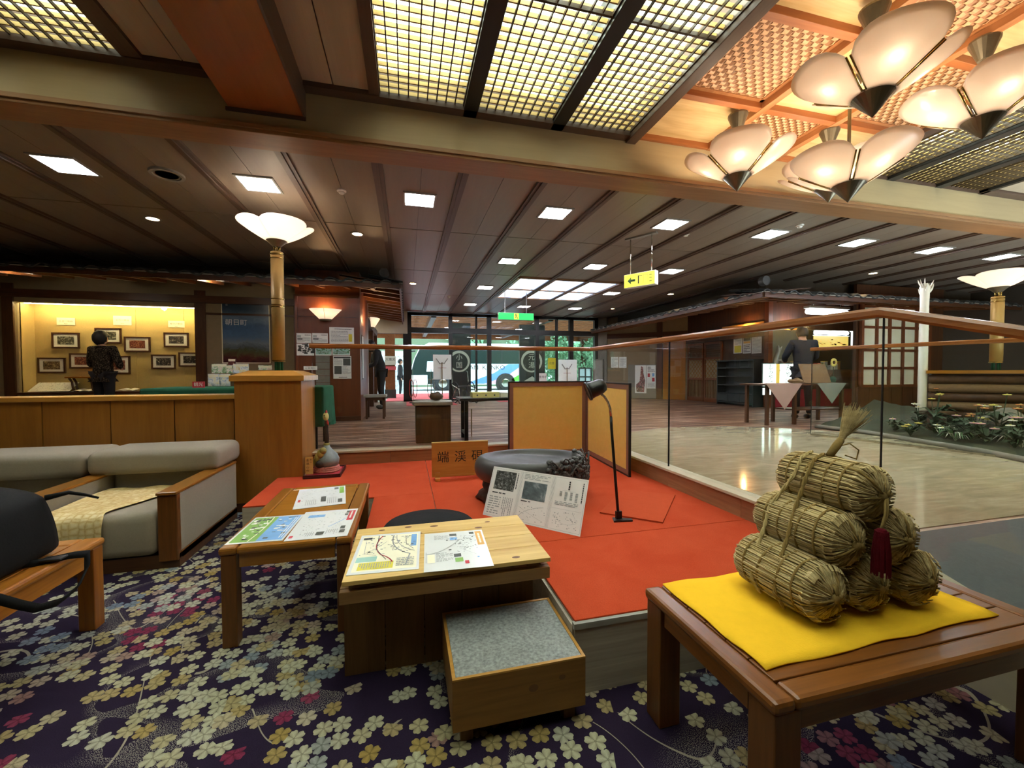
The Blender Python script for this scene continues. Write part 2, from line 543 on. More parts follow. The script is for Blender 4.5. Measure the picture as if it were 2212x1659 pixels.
plain('gourd_dark', '#2c2720', .5, var=.4, vscale=30)
plain('head_yellow', '#d6cf86', .5, var=.2, vscale=40)
plain('comb_red', '#b5372a', .5, var=.1)
plain('grey_felt', '#8f9291', .98, spec=.05, var=.75, vscale=85, bump=.4)
plain('grey_carpet', '#6f7273', .95, spec=.05, var=.12, vscale=60, bump=.2)
plain('screen_moulding', '#7d5544', .45, var=.12)
plain('leaf_green', '#4f7a4a', .6, var=.35, vscale=2)
plain('leaf_dark', '#2a4024', .7, var=.4)
plain('moss', '#2a2f18', .95, var=.4, bump=.4)
plain('rock', '#7c766a', .8, var=.3, vscale=6, bump=.4)
plain('petal_pink', '#d8a0a8', .6, var=.1)
plain('petal_white', '#e6e2d4', .6, var=.05)
plain('petal_yellow', '#d9c96a', .6, var=.1)
plain('petal_orange', '#c98048', .6, var=.1)
plain('red_mat', '#c4555a', .95, var=.1)
plain('bus_white', '#e6ecf2', .25, var=.03)
plain('bus_blue', '#5a84d6', .3, var=.06)
plain('bus_pink', '#d79ad0', .3, var=.06)
plain('bus_green', '#58c43c', .3, var=.06)
plain('bus_dark', '#1d2a28', .15, var=.3)
plain('tyre', '#18191b', .8, var=.1)
plain('asphalt', '#9aa0a2', .9, var=.08)
plain('sign_dark', '#2c302c', .5, var=.15)
plain('sign_ivory', '#cfcab8', .6, var=.06)
plain('tassel_red', '#5c121c', .9, spec=.1, var=.35, vscale=60, bump=.4)
plain('cardboard', '#a98658', .8, var=.1)
plain('shoji_paper', '#d9d6bb', .8, var=.05)
plain('cabinet_dark', '#2b2e2e', .5, var=.2)
plain('wicker', '#7a5e3c', .8, var=.3, vscale=60)
plain('vent_grey', '#96938a', .5, var=.1)
plain('rope', '#8a7242', .9, spec=.1, var=.3, vscale=120, bump=.5)
plain('rope_pale', '#b39f6c', .9, spec=.1, var=.25, vscale=120, bump=.5)
plain('plinth_stone', '#8f8c82', .6, var=.15)
glass('clear_glass')
glass('window_glass', (.93, .98, .965))
glass('case_glass', (.97, .97, .95), 1.3)
frosted('shade_glass', '#f4ece4', .62)
frosted('shade_small', '#f6e8d4', .6, .22)
emit('light_square', '#f3f6ff', E_SQUARE)
emit('light_round', '#ffd9a0', E_ROUND)
emit('light_tube', '#f2fff0', E_TUBE)
emit('light_back', '#e8f4e0', E_BACK)
emit('light_alcove', '#ffe9ac', E_ALCOVE)
emit('light_shop', '#e6f6ff', 7.0)
emit('light_box', '#e4fff4', 1.25)
emit('sign_glow_yellow', '#e8e23a', 1.0)
emit('sign_glow_green', '#19d05a', .9)
emit('sign_glow_white', '#f3f6ee', 1.1)
emit('skylight_white', '#e6ecff', 1.6)
emit('skylight_blue', '#a9c4f2', 1.3)
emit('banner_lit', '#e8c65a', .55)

def make_floor_mats():
    t = NT('lobby_floor')                       # dark streaked plank carpet, streaks across the room
    v = t.coord((.35, 7, 1))
    a = t.noise(v, 2.2, 4, .65, .4)
    b = t.noise(t.coord((.6, 24, 1)), 1.4, 2, .7)
    f = t.math('ADD', t.math('MULTIPLY', a, .6), t.math('MULTIPLY', b, .4))
    t.fin(t.ramp(f, [(.40, '#2e160d'), (.47, '#573626'), (.53, '#7d5a45'), (.59, '#c0a792')]), .5, 0, .25)
    t = NT('marble')
    v = t.coord((1, 3.2, 1), rot=(0, 0, .25))
    a = t.noise(v, 2.4, 7, .62, 1.0)
    b = t.noise(t.coord((2, 22, 1), rot=(0, 0, .1)), 1.6, 4, .6)
    f = t.math('ADD', t.math('MULTIPLY', a, .7), t.math('MULTIPLY', b, .3))
    t.fin(t.ramp(f, [(.30, '#9a8d70'), (.5, '#b0a284'), (.7, '#c9bc9e')]), .1, 0, .5)
    t = NT('red_carpet')
    v = t.coord()
    a = t.noise(v, 3.5, 4, .6, .5)
    b = t.noise(v, 160, 2, .7)
    c = t.mix(a, srgb('#ad3a1e'), srgb('#c45434'))
    c = t.mix(.25, c, t.ramp(b, [(.3, '#8a8a8a'), (.7, '#ffffff')]), 'MULTIPLY')
    t.bump(b, .4, .003)
    t.fin(c, .97, 0, .05)
    t = NT('gold_leaf')
    v = t.coord()
    a = t.noise(v, 14, 4, .7)
    t.bump(t.noise(v, 60, 3), .06, .002)
    t.fin(t.mix(a, srgb('#d3ad4e'), srgb('#e4c56e')), .42, .2, .5)
    t = NT('straw')
    v = t.coord((60, 5, 60))
    a = t.noise(v, 1.0, 5, .7, .4)
    b = t.noise(t.coord(), 9, 3)
    f = t.math('ADD', t.math('MULTIPLY', a, .7), t.math('MULTIPLY', b, .3))
    t.bump(a, .4, .004)
    t.fin(t.ramp(f, [(.3, '#7d6a42'), (.5, '#b7a271'), (.7, '#dccb99')]), .8, 0, .15)
    t = NT('blanket')
    v = t.coord((1, 1, 1))
    w = t.n('ShaderNodeTexVoronoi', i_Scale=24.0, feature='DISTANCE_TO_EDGE', i_Randomness=.3)
    t.t.links.new(v, w.inputs['Vector'])
    n2 = t.noise(v, 40, 4, .6)
    f = t.math('ADD', w.outputs['Distance'], t.math('MULTIPLY', n2, .35))
    t.bump(n2, .4, .006)
    t.fin(t.ramp(f, [(.10, '#b8935a'), (.28, '#d3bc86'), (.5, '#dfcf9f')]), .97, 0, .05)
    t = NT('jacket_pattern')
    v = t.coord()
    n2 = t.noise(v, 55, 4, .7, 1.0)
    t.fin(t.ramp(n2, [(.42, '#14120f'), (.54, '#2c2620'), (.64, '#7a6c58')], 'LINEAR'), .9, 0, .1)
    t = NT('poster_sky')                        # blue cloudy poster with a red field below
    tc = t.n('ShaderNodeTexCoord')
    sp = t.n('ShaderNodeSeparateXYZ'); t.t.links.new(tc.outputs['Generated'], sp.inputs[0])
    a = t.noise(t.coord((1, 1, 1.6), out='Generated'), 5, 6, .65, 1.4)
    h = t.math('ADD', sp.outputs[2], t.math('MULTIPLY', t.math('SUBTRACT', a, .5), .22))
    base = t.ramp(h, [(0, '#4a1f22'), (.08, '#6b2a2c'), (.14, '#6a6038'), (.2, '#5c6440'), (.25, '#6a7480'), (.34, '#8a949a'), (.42, '#5c7ca0'), (.6, '#4a6e96'), (.75, '#7088a0'), (.88, '#30485e'), (1, '#2a3a48')])
    t.fin(t.mix(.5, base, t.ramp(a, [(.3, '#404858'), (.7, '#d0d8e0')]), 'MULTIPLY'), .3)
    t = NT('river_photo')
    t.fin(t.ramp(t.noise(t.coord(), 26, 7, .7, 2.0), [(.35, '#15150f'), (.5, '#3b3b36'), (.62, '#8d8f8c'), (.75, '#dadcdc')]), .4)
make_floor_mats()
picture('photo_bw', [(.3, '#15140f'), (.5, '#4a4a40'), (.65, '#c9c6b4'), (.8, '#efeee4')], 22, 2)
picture('photo_sepia', [(.3, '#2a1c12'), (.5, '#6a5436'), (.7, '#c8b48a')], 24, 1.5)
picture('photo_red', [(.3, '#20100e'), (.48, '#6a2a24'), (.6, '#a07050'), (.75, '#f0e6c8')], 26, 1.5)
picture('photo_night', [(.35, '#0c0c10'), (.5, '#3a3438'), (.6, '#80786a'), (.72, '#e8e2d0')], 26, 1.5)
picture('photo_lake', [(.3, '#20282a'), (.5, '#5d676a'), (.7, '#b9bfbd')], 9, .6, stretch=(1, 1, 3))
picture('brochure_print', [(.3, '#3f6a4a'), (.45, '#8fae7a'), (.55, '#e8e4d4'), (.7, '#c98a6a')], 18, 1.2)
picture('brochure_print2', [(.3, '#5a7a9a'), (.5, '#dfe2e0'), (.65, '#e6d9a0'), (.75, '#b05a4a')], 18, 1.2)
picture('floral_poster', [(.3, '#20241c'), (.45, '#5a5f4e'), (.55, '#a54048'), (.62, '#d9d6c8')], 20, 1.5)

for _k in ('shade_small', 'banner_lit', 'sign_glow_yellow', 'sign_glow_green', 'sign_glow_white'):
    MATS[_k].cycles.emission_sampling = 'NONE'
# ================================================================== THE SETTING
ZC, ZL, LB, PLT = 3.10, 3.40, 0.45, 0.30     # lobby ceiling, lounge ceiling, lobby floor, platform top
ENT = 12.65                                   # entrance glazing

# ---- floors
MB().prism([(-7, -3), (4.6, -3), (4.6, 0), (2.34, 0), (2.34, 1.5), (2.34, 4.84), (-7, 4.84)], -.1, 0).build('floor_carpet', 'floral_carpet')['kind'] = 'structure'
struct(MB().prism([(-7, 4.56), (-1.3, 4.56), (-1.3, 4.84), (2.30, 4.84), (2.30, 1.57), (12.5, 1.57), (12.5, ENT + .1), (-7, ENT + .1)], .33, LB).build('floor_lobby', 'lobby_floor'))
def marble_outline():
    pts = [(2.34, 1.60), (5.2, 1.60)]
    cx, cy, r = 4.05, 3.45, 2.06
    for k in range(0, 41):
        a = math.radians(-34 + k * 130 / 40)
        pts.append((cx + r * 1.02 * math.cos(a), cy + r * math.sin(a)))
    pts += [(2.34, 5.0)]
    return pts
struct(MB().prism(marble_outline(), LB - .01, LB + .004).build('floor_marble', 'marble'))
# sloping grey-carpeted ramp from the lobby down to the lounge, beside the glass balustrade
ramp = MB()
ramp.add([(2.36, 1.57, LB), (4.6, 1.57, LB), (4.6, 0, 0.0), (2.36, 0, 0.0), (2.36, 1.57, .0), (4.6, 1.57, .0)],
         [(0, 3, 2, 1), (0, 1, 5, 4), (1, 2, 5), (0, 4, 3)])
struct(ramp.build('floor_ramp', 'grey_carpet'))

# ---- outer walls of the room
wl = struct(box('wall_left', (-7.2, -7.0), (-3, ENT), (-.1, 3.9), 'plaster_brown'))
wb = struct(box('wall_rear', (-7.2, 12.7), (-3.2, -3.0), (-.1, 3.9), 'plaster_brown'))
wr = struct(box('wall_right', (12.5, 12.7), (-3, ENT), (-.1, 3.9), 'plaster_dark'))
struct(box('wall_ramp_side', (4.6, 4.72), (-3, 1.57), (0, 3.4), 'plaster_brown'))

# ---- lobby ceiling: backing, single veneer panels, battens
clob = struct(box('ceiling_lobby', (-7.2, 12.7), (3.6, ENT + .1), (ZC + .012, ZC + .12), 'batten'))
BX = [-.225 + .744 * k for k in range(-9, 18)]                 # batten lines
YR = [(3.62, 5.38), (5.40, 7.50), (7.52, 9.70), (9.72, 12.6)]
SKY = (2.05, 4.24, 7.56, 9.72)                                 # ceiling opening for the skylight
pan = {}
for bi, bx in enumerate(BX):
    for hf in (0, 1):
        x0 = bx + .045 + hf * .332
        w = .328
        for (ya, yb) in YR:
            if x0 + w > SKY[0] and x0 < SKY[1] and ya > 7 and ya < 9.0:
                continue
            key = (ya, yb)
            if key not in pan:
                pan[key] = MB().box(0, w, 0, yb - ya, 0, .012).build('ceiling_panel', 'ceiling_panel', clob, loc=(x0, ya, ZC))
            else:
                piece(pan[key], clob, (x0, ya, ZC))
bt = None
for bx in BX:
    y1 = 12.6
    if bt is None:
        bt = MB().box(-.045, .045, 3.62, y1, -.022, .012).build('batten', 'batten', clob, loc=(bx, 0, ZC))
        bt2 = MB().box(-.012, .012, 3.62, y1, -.034, -.022).build('batten_fillet', 'batten', clob, loc=(bx, 0, ZC))
    else:
        piece(bt, clob, (bx, 0, ZC)); piece(bt2, clob, (bx, 0, ZC))

# skylight panel in the lobby ceiling: three bays of translucent strips behind brown bars
sk = thing('ceiling_skylight', 'bright blue-white striped skylight panel set in the dark lobby ceiling', 'skylight', (SKY[0], SKY[2], ZC))
W, D = SKY[1] - SKY[0], SKY[3] - SKY[2]
k = 0
xs = 0.06
for bay in range(3):
    bw = (W - .12 - .12) / 3
    bx0 = .06 + bay * (bw + .06)
    for s_, (fr, m_) in enumerate(((.30, 'skylight_white'), (.22, 'skylight_blue'), (.30, 'skylight_white'), (.18, 'skylight_blue'))):
        wv = bw * fr
        MB().box(xs if False else bx0, bx0 + wv - .01, .06, D - .06, -.004, .004).build('translucent_strip', m_, sk)
        bx0 += wv
for i in range(4):
    x0 = i * ((W - .06) / 3)
    box('bar', (x0, x0 + .06), (0, D), (-.03, .012), 'beam_trim', sk)
for y0 in (0, D * .5, D - .06):
    box('crossbar', (0, W), (y0, y0 + .05), (-.025, .010), 'beam_trim', sk)

# ---- the long beam between lounge and lobby
bm = struct(box('beam', (-7.1, 12.6), (3.40, 3.62), (3.08, 3.85), 'beam_face'))
box('beam_trim', (-7.1, 12.6), (3.385, 3.635), (3.03, 3.08), 'beam_trim', bm, bevel=.004)
box('beam_bead', (-7.1, 12.6), (3.37, 3.40), (3.055, 3.085), 'beam_trim', bm)

# ---- lounge ceiling
clou = struct(box('ceiling_lounge', (-7.2, 12.7), (-3.1, 3.42), (3.72, 3.85), 'plaster_dark'))
Y0, Y1 = -3.0, 3.4
def veneer(x0, x1, name='ceiling_panel'):
    for (ya, yb) in ((-3.0, -1.02), (-1.0, 1.18), (1.2, 3.30)):
        box(name, (x0, x1), (ya, yb), (ZL, ZL + .012), 'ceiling_veneer', clou)
for x0, x1 in ((-7, -6.1), (-6.09, -5.2), (-5.19, -4.3), (-4.29, -3.4), (-3.39, -3.28), (-1.665, -1.44), (-1.432, -1.19), (-.72, -.50), (-.492, -.25),
               (6.55, 7.5), (7.51, 8.5), (8.51, 9.5), (9.51, 10.5), (10.51, 11.5), (11.51, 12.5)):
    veneer(x0, x1)
for x0, x1 in ((-3.28, -3.17), (-2.53, -2.43), (-1.79, -1.67), (-.25, -.175)):
    box('ceiling_rib', (x0, x1), (-3, 3.40), (ZL - .02, ZL + .10), 'batten', clou)
box('ceiling_edge', (-7, 2.0), (3.31, 3.40), (ZL - .03, ZL + .012), 'batten_x', clou)
box('ceiling_edge', (6.5, 12.5), (3.31, 3.40), (ZL - .03, ZL + .012), 'batten_x', clou)
box('ceiling_backing', (-1.66, -.2), (-3, 3.4), (ZL + .014, ZL + .03), 'batten', clou)
box('ceiling_backing', (-7, -3.2), (-3, 3.4), (ZL + .014, ZL + .03), 'batten', clou)
box('ceiling_backing', (6.5, 12.5), (-3, 3.4), (ZL + .014, ZL + .03), 'batten', clou)

# lacquered duct casing that runs under the lounge ceiling and dies into the beam
dc = struct(box('beam_duct', (-1.205, -.715), (-3, 3.40), (3.19, 3.40), 'duct_lacquer', bevel=.004))
box('dark_edge', (-.715, -.700), (-3, 3.40), (3.185, 3.40), 'batten', dc)  # dark sheet that puts shade on the duct's right side
box('dark_edge', (-1.22, -.70), (3.385, 3.40), (3.165, 3.188), 'batten_x', dc)

# ---- lattice ceiling lights (long slats toned dark for their unlit undersides, honey cross slats, tubes behind)
LATT_Y0, LATT_Y1 = -.20, 3.385
NROW = 52
dY = (LATT_Y1 - LATT_Y0) / NROW
def lattice(x0, x1, label, loc_rows=27):
    w = x1 - x0
    t = thing('lattice_light', label, 'ceiling light', (x0, 0, ZL), 0, 'lattice ceiling lights')
    key = round(w, 3)
    n = 9
    for i in range(n + 1):
        xx = min(max(i * w / n, .004), w - .004)
        if ('l', 0) not in lat:
            lat[('l', 0)] = MB().box(-.004, .004, LATT_Y0, LATT_Y1, 0, .020).build('long_slat', 'lattice_wood_y', t, loc=(xx, 0, 0))
        else: piece(lat[('l', 0)], t, (xx, 0, 0))
    for j in range(loc_rows):
        yy = LATT_Y1 - (j + .02) * dY
        if ('c', key) not in lat:
            lat[('c', key)] = MB().box(0, w, -.005, .005, .014, .042).build('cross_slat', 'lattice_wood', t, loc=(0, yy, 0))
        else: piece(lat[('c', key)], t, (0, yy, 0))
    rest = MB()
    for j in range(loc_rows, NROW):
        yy = LATT_Y1 - (j + .02) * dY
        rest.box(0, w, yy - .005, yy + .005, .014, .042)
    rest.build('rear_slats', 'lattice_wood', t, kind='stuff')
    for yy in (2.28, 1.17, .06):
        box('crossbar', (0, w), (yy - .008, yy + .008), (-.004, .022), 'lattice_wood_y', t)
    for xx in (w * .22, w * .55, w * .86):
        for ya, yb in ((-.15, 1.38), (1.46, 2.98)):
            m = MB()
            m.tube([(xx, ya, .13), (xx, yb, .13)], .015, 6)
            m.build('fluorescent_tube', 'light_tube', t, smooth=True)
    MB().box(0, w, LATT_Y0, LATT_Y1, .20, .205).build('reflector', 'light_back', t)
    return t
lat = {}
lattice(-.175, .461, 'lattice ceiling light next to the brown duct, leftmost of the three in the middle')
lattice(.573, 1.207, 'lattice ceiling light in the middle of the three overhead')
lattice(1.319, 1.925, 'lattice ceiling light beside the orange coffered ceiling, rightmost of the middle three')
lattice(-2.43, -1.79, 'lattice ceiling light at the far left beyond the brown duct')
lattice(-3.17, -2.53, 'lattice ceiling light beyond the far left one, at the picture edge')
lattice(4.44, 5.06, 'yellow lattice ceiling light just right of the pendant lamps')
lattice(5.17, 5.79, 'yellow lattice ceiling light on the far right, second from the pendants')
lattice(5.90, 6.50, 'yellow lattice ceiling light on the far right, farthest from the pendants')
for x0, x1, dz in ((.461, .573, .03), (1.207, 1.319, .03), (1.925, 2.02, .05), (4.34, 4.44, .05), (5.06, 5.17, .03), (5.79, 5.90, .03), (6.50, 6.56, .03)):
    box('lattice_divider', (x0, x1), (LATT_Y0, 3.40), (ZL - dz, ZL + .26), 'dark_frame' if x0 < 1.9 or x0 > 5 else 'batten', clou, bevel=.004)
for x0, x1 in ((-.175, 2.02), (-3.17, -1.67), (4.34, 6.56)):
    box('lattice_end', (x0, x1), (3.385, 3.40), (ZL - .025, ZL + .26), 'batten_x', clou)
    box('lattice_end', (x0, x1), (LATT_Y0 - .03, LATT_Y0), (ZL - .025, ZL + .26), 'batten_x', clou)
    box('ceiling_panel', (x0, x1), (-3, LATT_Y0 - .03), (ZL, ZL + .02), 'ceiling_veneer', clou)

# ---- coffered ceiling with woven and veneer panels, between the lattices
CXS = [2.02, 2.80, 3.56, 4.34]
CYS = [3.40, 2.79, 2.05, 1.31, .57, -.17, -.91, -1.65, -2.39, -3.0]
cof = struct(box('ceiling_coffer', (2.02, 4.34), (-3, 3.4), (ZL + .075, ZL + .09), 'coffer_rib'))
for x in CXS:
    box('coffer_rib', (x - .03, x + .03), (-3, 3.4), (ZL - .005, ZL + .075), 'coffer_rib', cof, bevel=.003)
for y in CYS:
    box('coffer_rib', (2.0, 4.34), (y - .028, y + .028), (ZL, ZL + .074), 'coffer_rib_x', cof, bevel=.003)
def weave(x0, x1, y0, y1):
    m = MB()
    n = 18
    dx, dy = (x1 - x0) / n, (y1 - y0) / n
    for i in range(n):
        for j in range(n):
            a, b = x0 + i * dx, y0 + j * dy
            up = (i + j) % 2
            h = .006
            # pillow: ridge across (strip passing over) or along
            z0, z1 = ZL + .055, ZL + .055 - h
            if up:
                vs = [(a, b, z0), (a + dx, b, z0), (a + dx, b + dy, z0), (a, b + dy, z0), (a, b + dy * .5, z1), (a + dx, b + dy * .5, z1)]
                m.add(vs, [(0, 4, 5, 1), (4, 3, 2, 5)], 0)
            else:
                vs = [(a, b, z0), (a + dx, b, z0), (a + dx, b + dy, z0), (a, b + dy, z0), (a + dx * .5, b, z1), (a + dx * .5, b + dy, z1)]
                m.add(vs, [(0, 3, 5, 4), (4, 5, 2, 1)], 1)
    o = m.build('woven_panel', ['weave_light', 'weave_dark'], cof)
    o['kind'] = 'stuff'
for ix in range(3):
    for iy in range(len(CYS) - 1):
        x0, x1, y1, y0 = CXS[ix] + .03, CXS[ix + 1] - .03, CYS[iy] - .028, CYS[iy + 1] + .028
        if (ix + iy) % 2 == 1: weave(x0, x1, y0, y1) if iy < 4 else box('veneer_panel', (x0, x1), (y0, y1), (ZL + .05, ZL + .06), 'coffer_veneer', cof)
        else: box('veneer_panel', (x0, x1), (y0, y1), (ZL + .05, ZL + .06), 'coffer_veneer', cof)
        if (ix + iy) % 2 == 1 and iy < 4:
            for (a, b, c, d) in ((x0, x0 + .03, y0, y1), (x1 - .03, x1, y0, y1), (x0, x1, y0, y0 + .03), (x0, x1, y1 - .03, y1)):
                box('panel_moulding', (a, b), (c, d), (ZL + .045, ZL + .07), 'coffer_rib', cof)

# ---- low partition wall, its ledge and the pillar
lw = struct(box('wall_partition', (-7.0, -1.55), (4.465, 4.65), (0, 1.06), 'dark_wood'))
xs = [-1.583 - .487 * k for k in range(12)]
for a, b in zip(xs[1:], xs[:-1]):
    box('wood_panel', (a + .004, b - .004), (4.45, 4.465), (.09, 1.06), 'wood_panel', lw, bevel=.002)
box('base_board', (-7, -1.55), (4.44, 4.465), (0, .09), 'dark_wood_x', lw)
box('ledge', (-7.0, -1.552), (4.41, 4.70), (1.058, 1.10), 'wood_ledge', lw, bevel=.006)
pil = struct(box('wall_pillar', (-1.55, -.98), (4.36, 4.965), (0, 1.226), 'wood_panel', bevel=.003))
cap = MB()
cap.prism([(-1.58, 4.33), (-.95, 4.33), (-.95, 4.995), (-1.58, 4.995)], 1.226, 1.276)
cap.add([(-1.58, 4.33, 1.276), (-.95, 4.33, 1.276), (-.95, 4.995, 1.276), (-1.58, 4.995, 1.276), (-1.46, 4.45, 1.325), (-1.07, 4.45, 1.325), (-1.07, 4.87, 1.325), (-1.46, 4.87, 1.325)],
        [(0, 1, 5, 4), (1, 2, 6, 5), (2, 3, 7, 6), (3, 0, 4, 7), (4, 5, 6, 7)])
cap.build('pillar_cap', 'wood_ledge', pil)
box('base_board', (-1.56, -.97), (4.35, 4.975), (0, .08), 'dark_wood_x', pil)

# ---- platform with red carpet
OUT = [(-1.2, 4.79), (-1.2, 3.48), (-.26, 3.48), (-.26, 2.30), (.65, 2.30), (.65, 1.53), (2.22, 1.53), (2.22, 4.79)]
stg = struct(MB().prism(OUT[::-1] if False else OUT, 0, PLT - .012).build('floor_platform', 'stage_side'))
def rc(x0, x1, y0, y1):
    box('red_carpet', (x0, x1), (y0, y1), (PLT - .012, PLT), 'red_carpet', stg, bevel=.003)
rc(-1.2, .2, 3.48, 4.79); rc(.204, 2.22, 2.302, 4.79); rc(-.26, .2, 2.30, 3.476); rc(.65, 2.22, 1.53, 2.298)
box('edge_board', (.645, 2.22), (1.518, 1.532), (0, PLT - .02), 'stage_side', stg)
box('edge_board', (.638, .652), (1.53, 2.3), (0, PLT - .02), 'stage_side', stg)
box('edge_strip', (.64, 2.22), (1.512, 1.536), (PLT - .03, PLT - .006), 'plinth_stone', stg)

# ---- glass balustrade: boarded upstand, stone cap, panes, handrail
GX, GY, RZ = 2.28, 4.85, 1.59
bb = struct(box('wall_upstand', (2.235, 2.33), (1.52, 4.90), (0, .43), 'dark_wood'))
for i in range(4):
    y0 = 1.52 + i * .825
    box('base_board', (2.222, 2.235), (y0 + .002, min(y0 + .823, 4.80)), (0, .43), 'base_board_y', bb)
box('stone_cap', (2.205, 2.345), (1.50, 4.92), (.43, .452), 'stone_cap', bb, bevel=.003)
bb2 = struct(box('wall_upstand_end', (-.98, 2.235), (4.805, 4.90), (0, .43), 'dark_wood'))
for i in range(4):
    x0 = -.98 + i * .805
    box('base_board', (x0 + .002, x0 + .803), (4.792, 4.805), (0, .43), 'base_board', bb2)
box('stone_cap', (-.98, 2.205), (4.775, 4.92), (.43, .452), 'stone_cap', bb2, bevel=.003)
bal = thing('glass_balustrade', 'glass balustrade with wooden handrail around the red platform', 'balustrade', (GX, GY, .452))
def pane(x0, x1, y0, y1, z0=0.0, z1=1.115):
    return box('glass_pane', (x0 - GX, x1 - GX), (y0 - GY, y1 - GY), (z0, z1), 'clear_glass', bal)
pane(-.978, .62, GY - .004, GY + .004); pane(.626, 2.27, GY - .004, GY + .004)
pane(GX - .004, GX + .004, 3.245, 4.84); pane(GX - .004, GX + .004, 1.535, 3.237)
for yy in (3.241,):
    box('joint', (-.006, .006), (yy - GY - .004, yy - GY + .004), (0, 1.115), 'dark_frame', bal)
box('joint', (-.0035, .0035), (1.525 - GY, 1.531 - GY), (0, 1.125), 'dark_frame', bal)
# pane down the ramp
MB().add([(-.004, 1.52 - GY, 0), (.004, 1.52 - GY, 0), (.004, .1 - GY, -.42), (-.004, .1 - GY, -.42),
          (-.004, 1.52 - GY, 1.115), (.004, 1.52 - GY, 1.115), (.004, .1 - GY, .69), (-.004, .1 - GY, .69)],
         [(0, 1, 2, 3), (4, 7, 6, 5), (0, 4, 5, 1), (1, 5, 6, 2), (2, 6, 7, 3), (3, 7, 4, 0)]).build('glass_pane', 'clear_glass', bal)
def rail_path(pts, name, mat):
    m = MB()
    prof = [(-.034, -.012), (-.028, -.024), (.028, -.024), (.034, -.012), (.034, .012), (.024, .026), (-.024, .026), (-.034, .012)]
    vs, n = [], len(prof)
    for (p, perp) in pts:
        for (u, v) in prof:
            vs.append((p[0] + perp[0] * u, p[1] + perp[1] * u, p[2] + v))
    fs = []
    for i in range(len(pts) - 1):
        for k in range(n):
            fs.append((i * n + k, i * n + (k + 1) % n, (i + 1) * n + (k + 1) % n, (i + 1) * n + k))
    fs += [tuple(range(n)), tuple((len(pts) - 1) * n + k for k in range(n - 1, -1, -1))]
    return m.add(vs, fs).build(name, mat, bal)
rz = RZ - .452
rail_path([((-1.0 - GX, 0, rz), (0, 1)), ((0, 0, rz), (-1, 1))], 'handrail', 'wood_rail_x')
rail_path([((0, 0, rz), (1, -1)), ((0, 1.53 - GY, rz), (1, 0)), ((0, 0 - GY, rz - .46), (1, 0))], 'handrail', 'wood_rail')
# upstand under the sloping pane
rs = MB()
rs.add([(2.235, 1.50, 0), (2.33, 1.50, 0), (2.33, 0, 0), (2.235, 0, 0), (2.235, 1.50, .45), (2.33, 1.50, .45), (2.33, 0, .02), (2.235, 0, .02)],
       [(0, 3, 2, 1), (4, 5, 6, 7), (0, 1, 5, 4), (1, 2, 6, 5), (2, 3, 7, 6), (3, 0, 4, 7)])
struct(rs.build('wall_ramp_upstand', 'stone_cap'))
# ================================================================== CEILING FIXTURES AND LAMPS
def downlight_square():
    t = thing('square_downlight', '', 'ceiling light', (0, 0, ZC), 0, 'square white downlights in the lobby ceiling')
    m = MB()
    for a in ((-.165, .165, -.175, -.15), (-.165, .165, .15, .175), (-.165, -.145, -.15, .15), (.145, .165, -.15, .15)):
        m.box(a[0], a[1], a[2], a[3], -.012, .012)
    m.build('frame', 'vent_grey', t)
    MB().box(-.145, .145, -.15, .15, -.009, .004).build('diffuser', 'light_square', t)
    return t
sq0 = downlight_square()
SQ = []
names = ['over the display alcove, leftmost of the front row', 'left of the column lamp shade, second in the front row', 'above the entrance side, third in the front row',
         'fourth in the front row, left of the yellow hanging sign', 'right above the yellow hanging sign, fifth in the front row', 'sixth in the front row under the pendant lamps',
         'seventh in the front row from the left', 'eighth in the front row, second from the right end', 'at the right end of the front row above the white post']
for k in range(9): SQ.append((-2.826 + 1.4895 * k, 4.455, names[k]))
for x, y, s in ((1.625, 6.52, 'left of the skylight panel, first of the second row'), (3.13, 6.52, 'just in front of the skylight panel, middle of the second row'),
                (4.60, 6.50, 'below the yellow hanging sign, right of the skylight'), (1.63, 8.66, 'at the left side of the skylight panel'), (4.55, 8.63, 'at the right side of the skylight panel'),
                (1.65, 10.88, 'behind the skylight, leftmost of the last row'), (3.13, 10.9, 'above the green exit sign, middle of the last row'), (4.62, 10.9, 'behind the skylight, rightmost of the last row')):
    SQ.append((x, y, s))
for i, (x, y, s) in enumerate(SQ):
    lab = 'square white downlight ' + s
    if i == 0:
        sq0.location = (x, y, ZC); sq0['label'] = lab
    else: dup(sq0, (x, y, ZC), label=lab)

def downlight_round():
    t = thing('round_downlight', '', 'ceiling light', (0, 0, ZC), 0, 'small round warm downlights')
    MB().lathe([(.085, .012), (.085, -.008), (.062, -.008), (.062, .004)], 20).build('trim_ring', 'vent_grey', t, smooth=False)
    MB().lathe([(.061, -.004), (.061, .002)], 20).build('lens', 'light_round', t)
    return t
rd0 = downlight_round()
for i, (x, y, s) in enumerate(((-2.835, 5.74, 'left of the column lamp over the alcove'), (-.594, 5.735, 'right of the column lamp shade'), (.149, 8.62, 'beside the eave corner near the entrance'),
                               (8.30, 5.76, 'over the shop eave on the right'), (5.93, 8.4, 'right of the skylight near the lattice doors'), (5.7, 10.7, 'farthest back on the right by the entrance'))):
    if i == 0:
        rd0.location = (x, y, ZC); rd0['label'] = 'small round warm downlight ' + s
    else: dup(rd0, (x, y, ZC), label='small round warm downlight ' + s)

# added fill lights, tucked behind the fascia to brighten the alcove wall
for x, s in ((-2.9, 'over the blue poster'), (-5.3, 'over the person at the alcove')):
    q = dup(rd0, (x, 7.62, 2.80), label='small round added fill light hidden under the eave ' + s)
    lamp('bulb_light', (0, 0, -.03), 6, (1, .88, .68), q, .05)

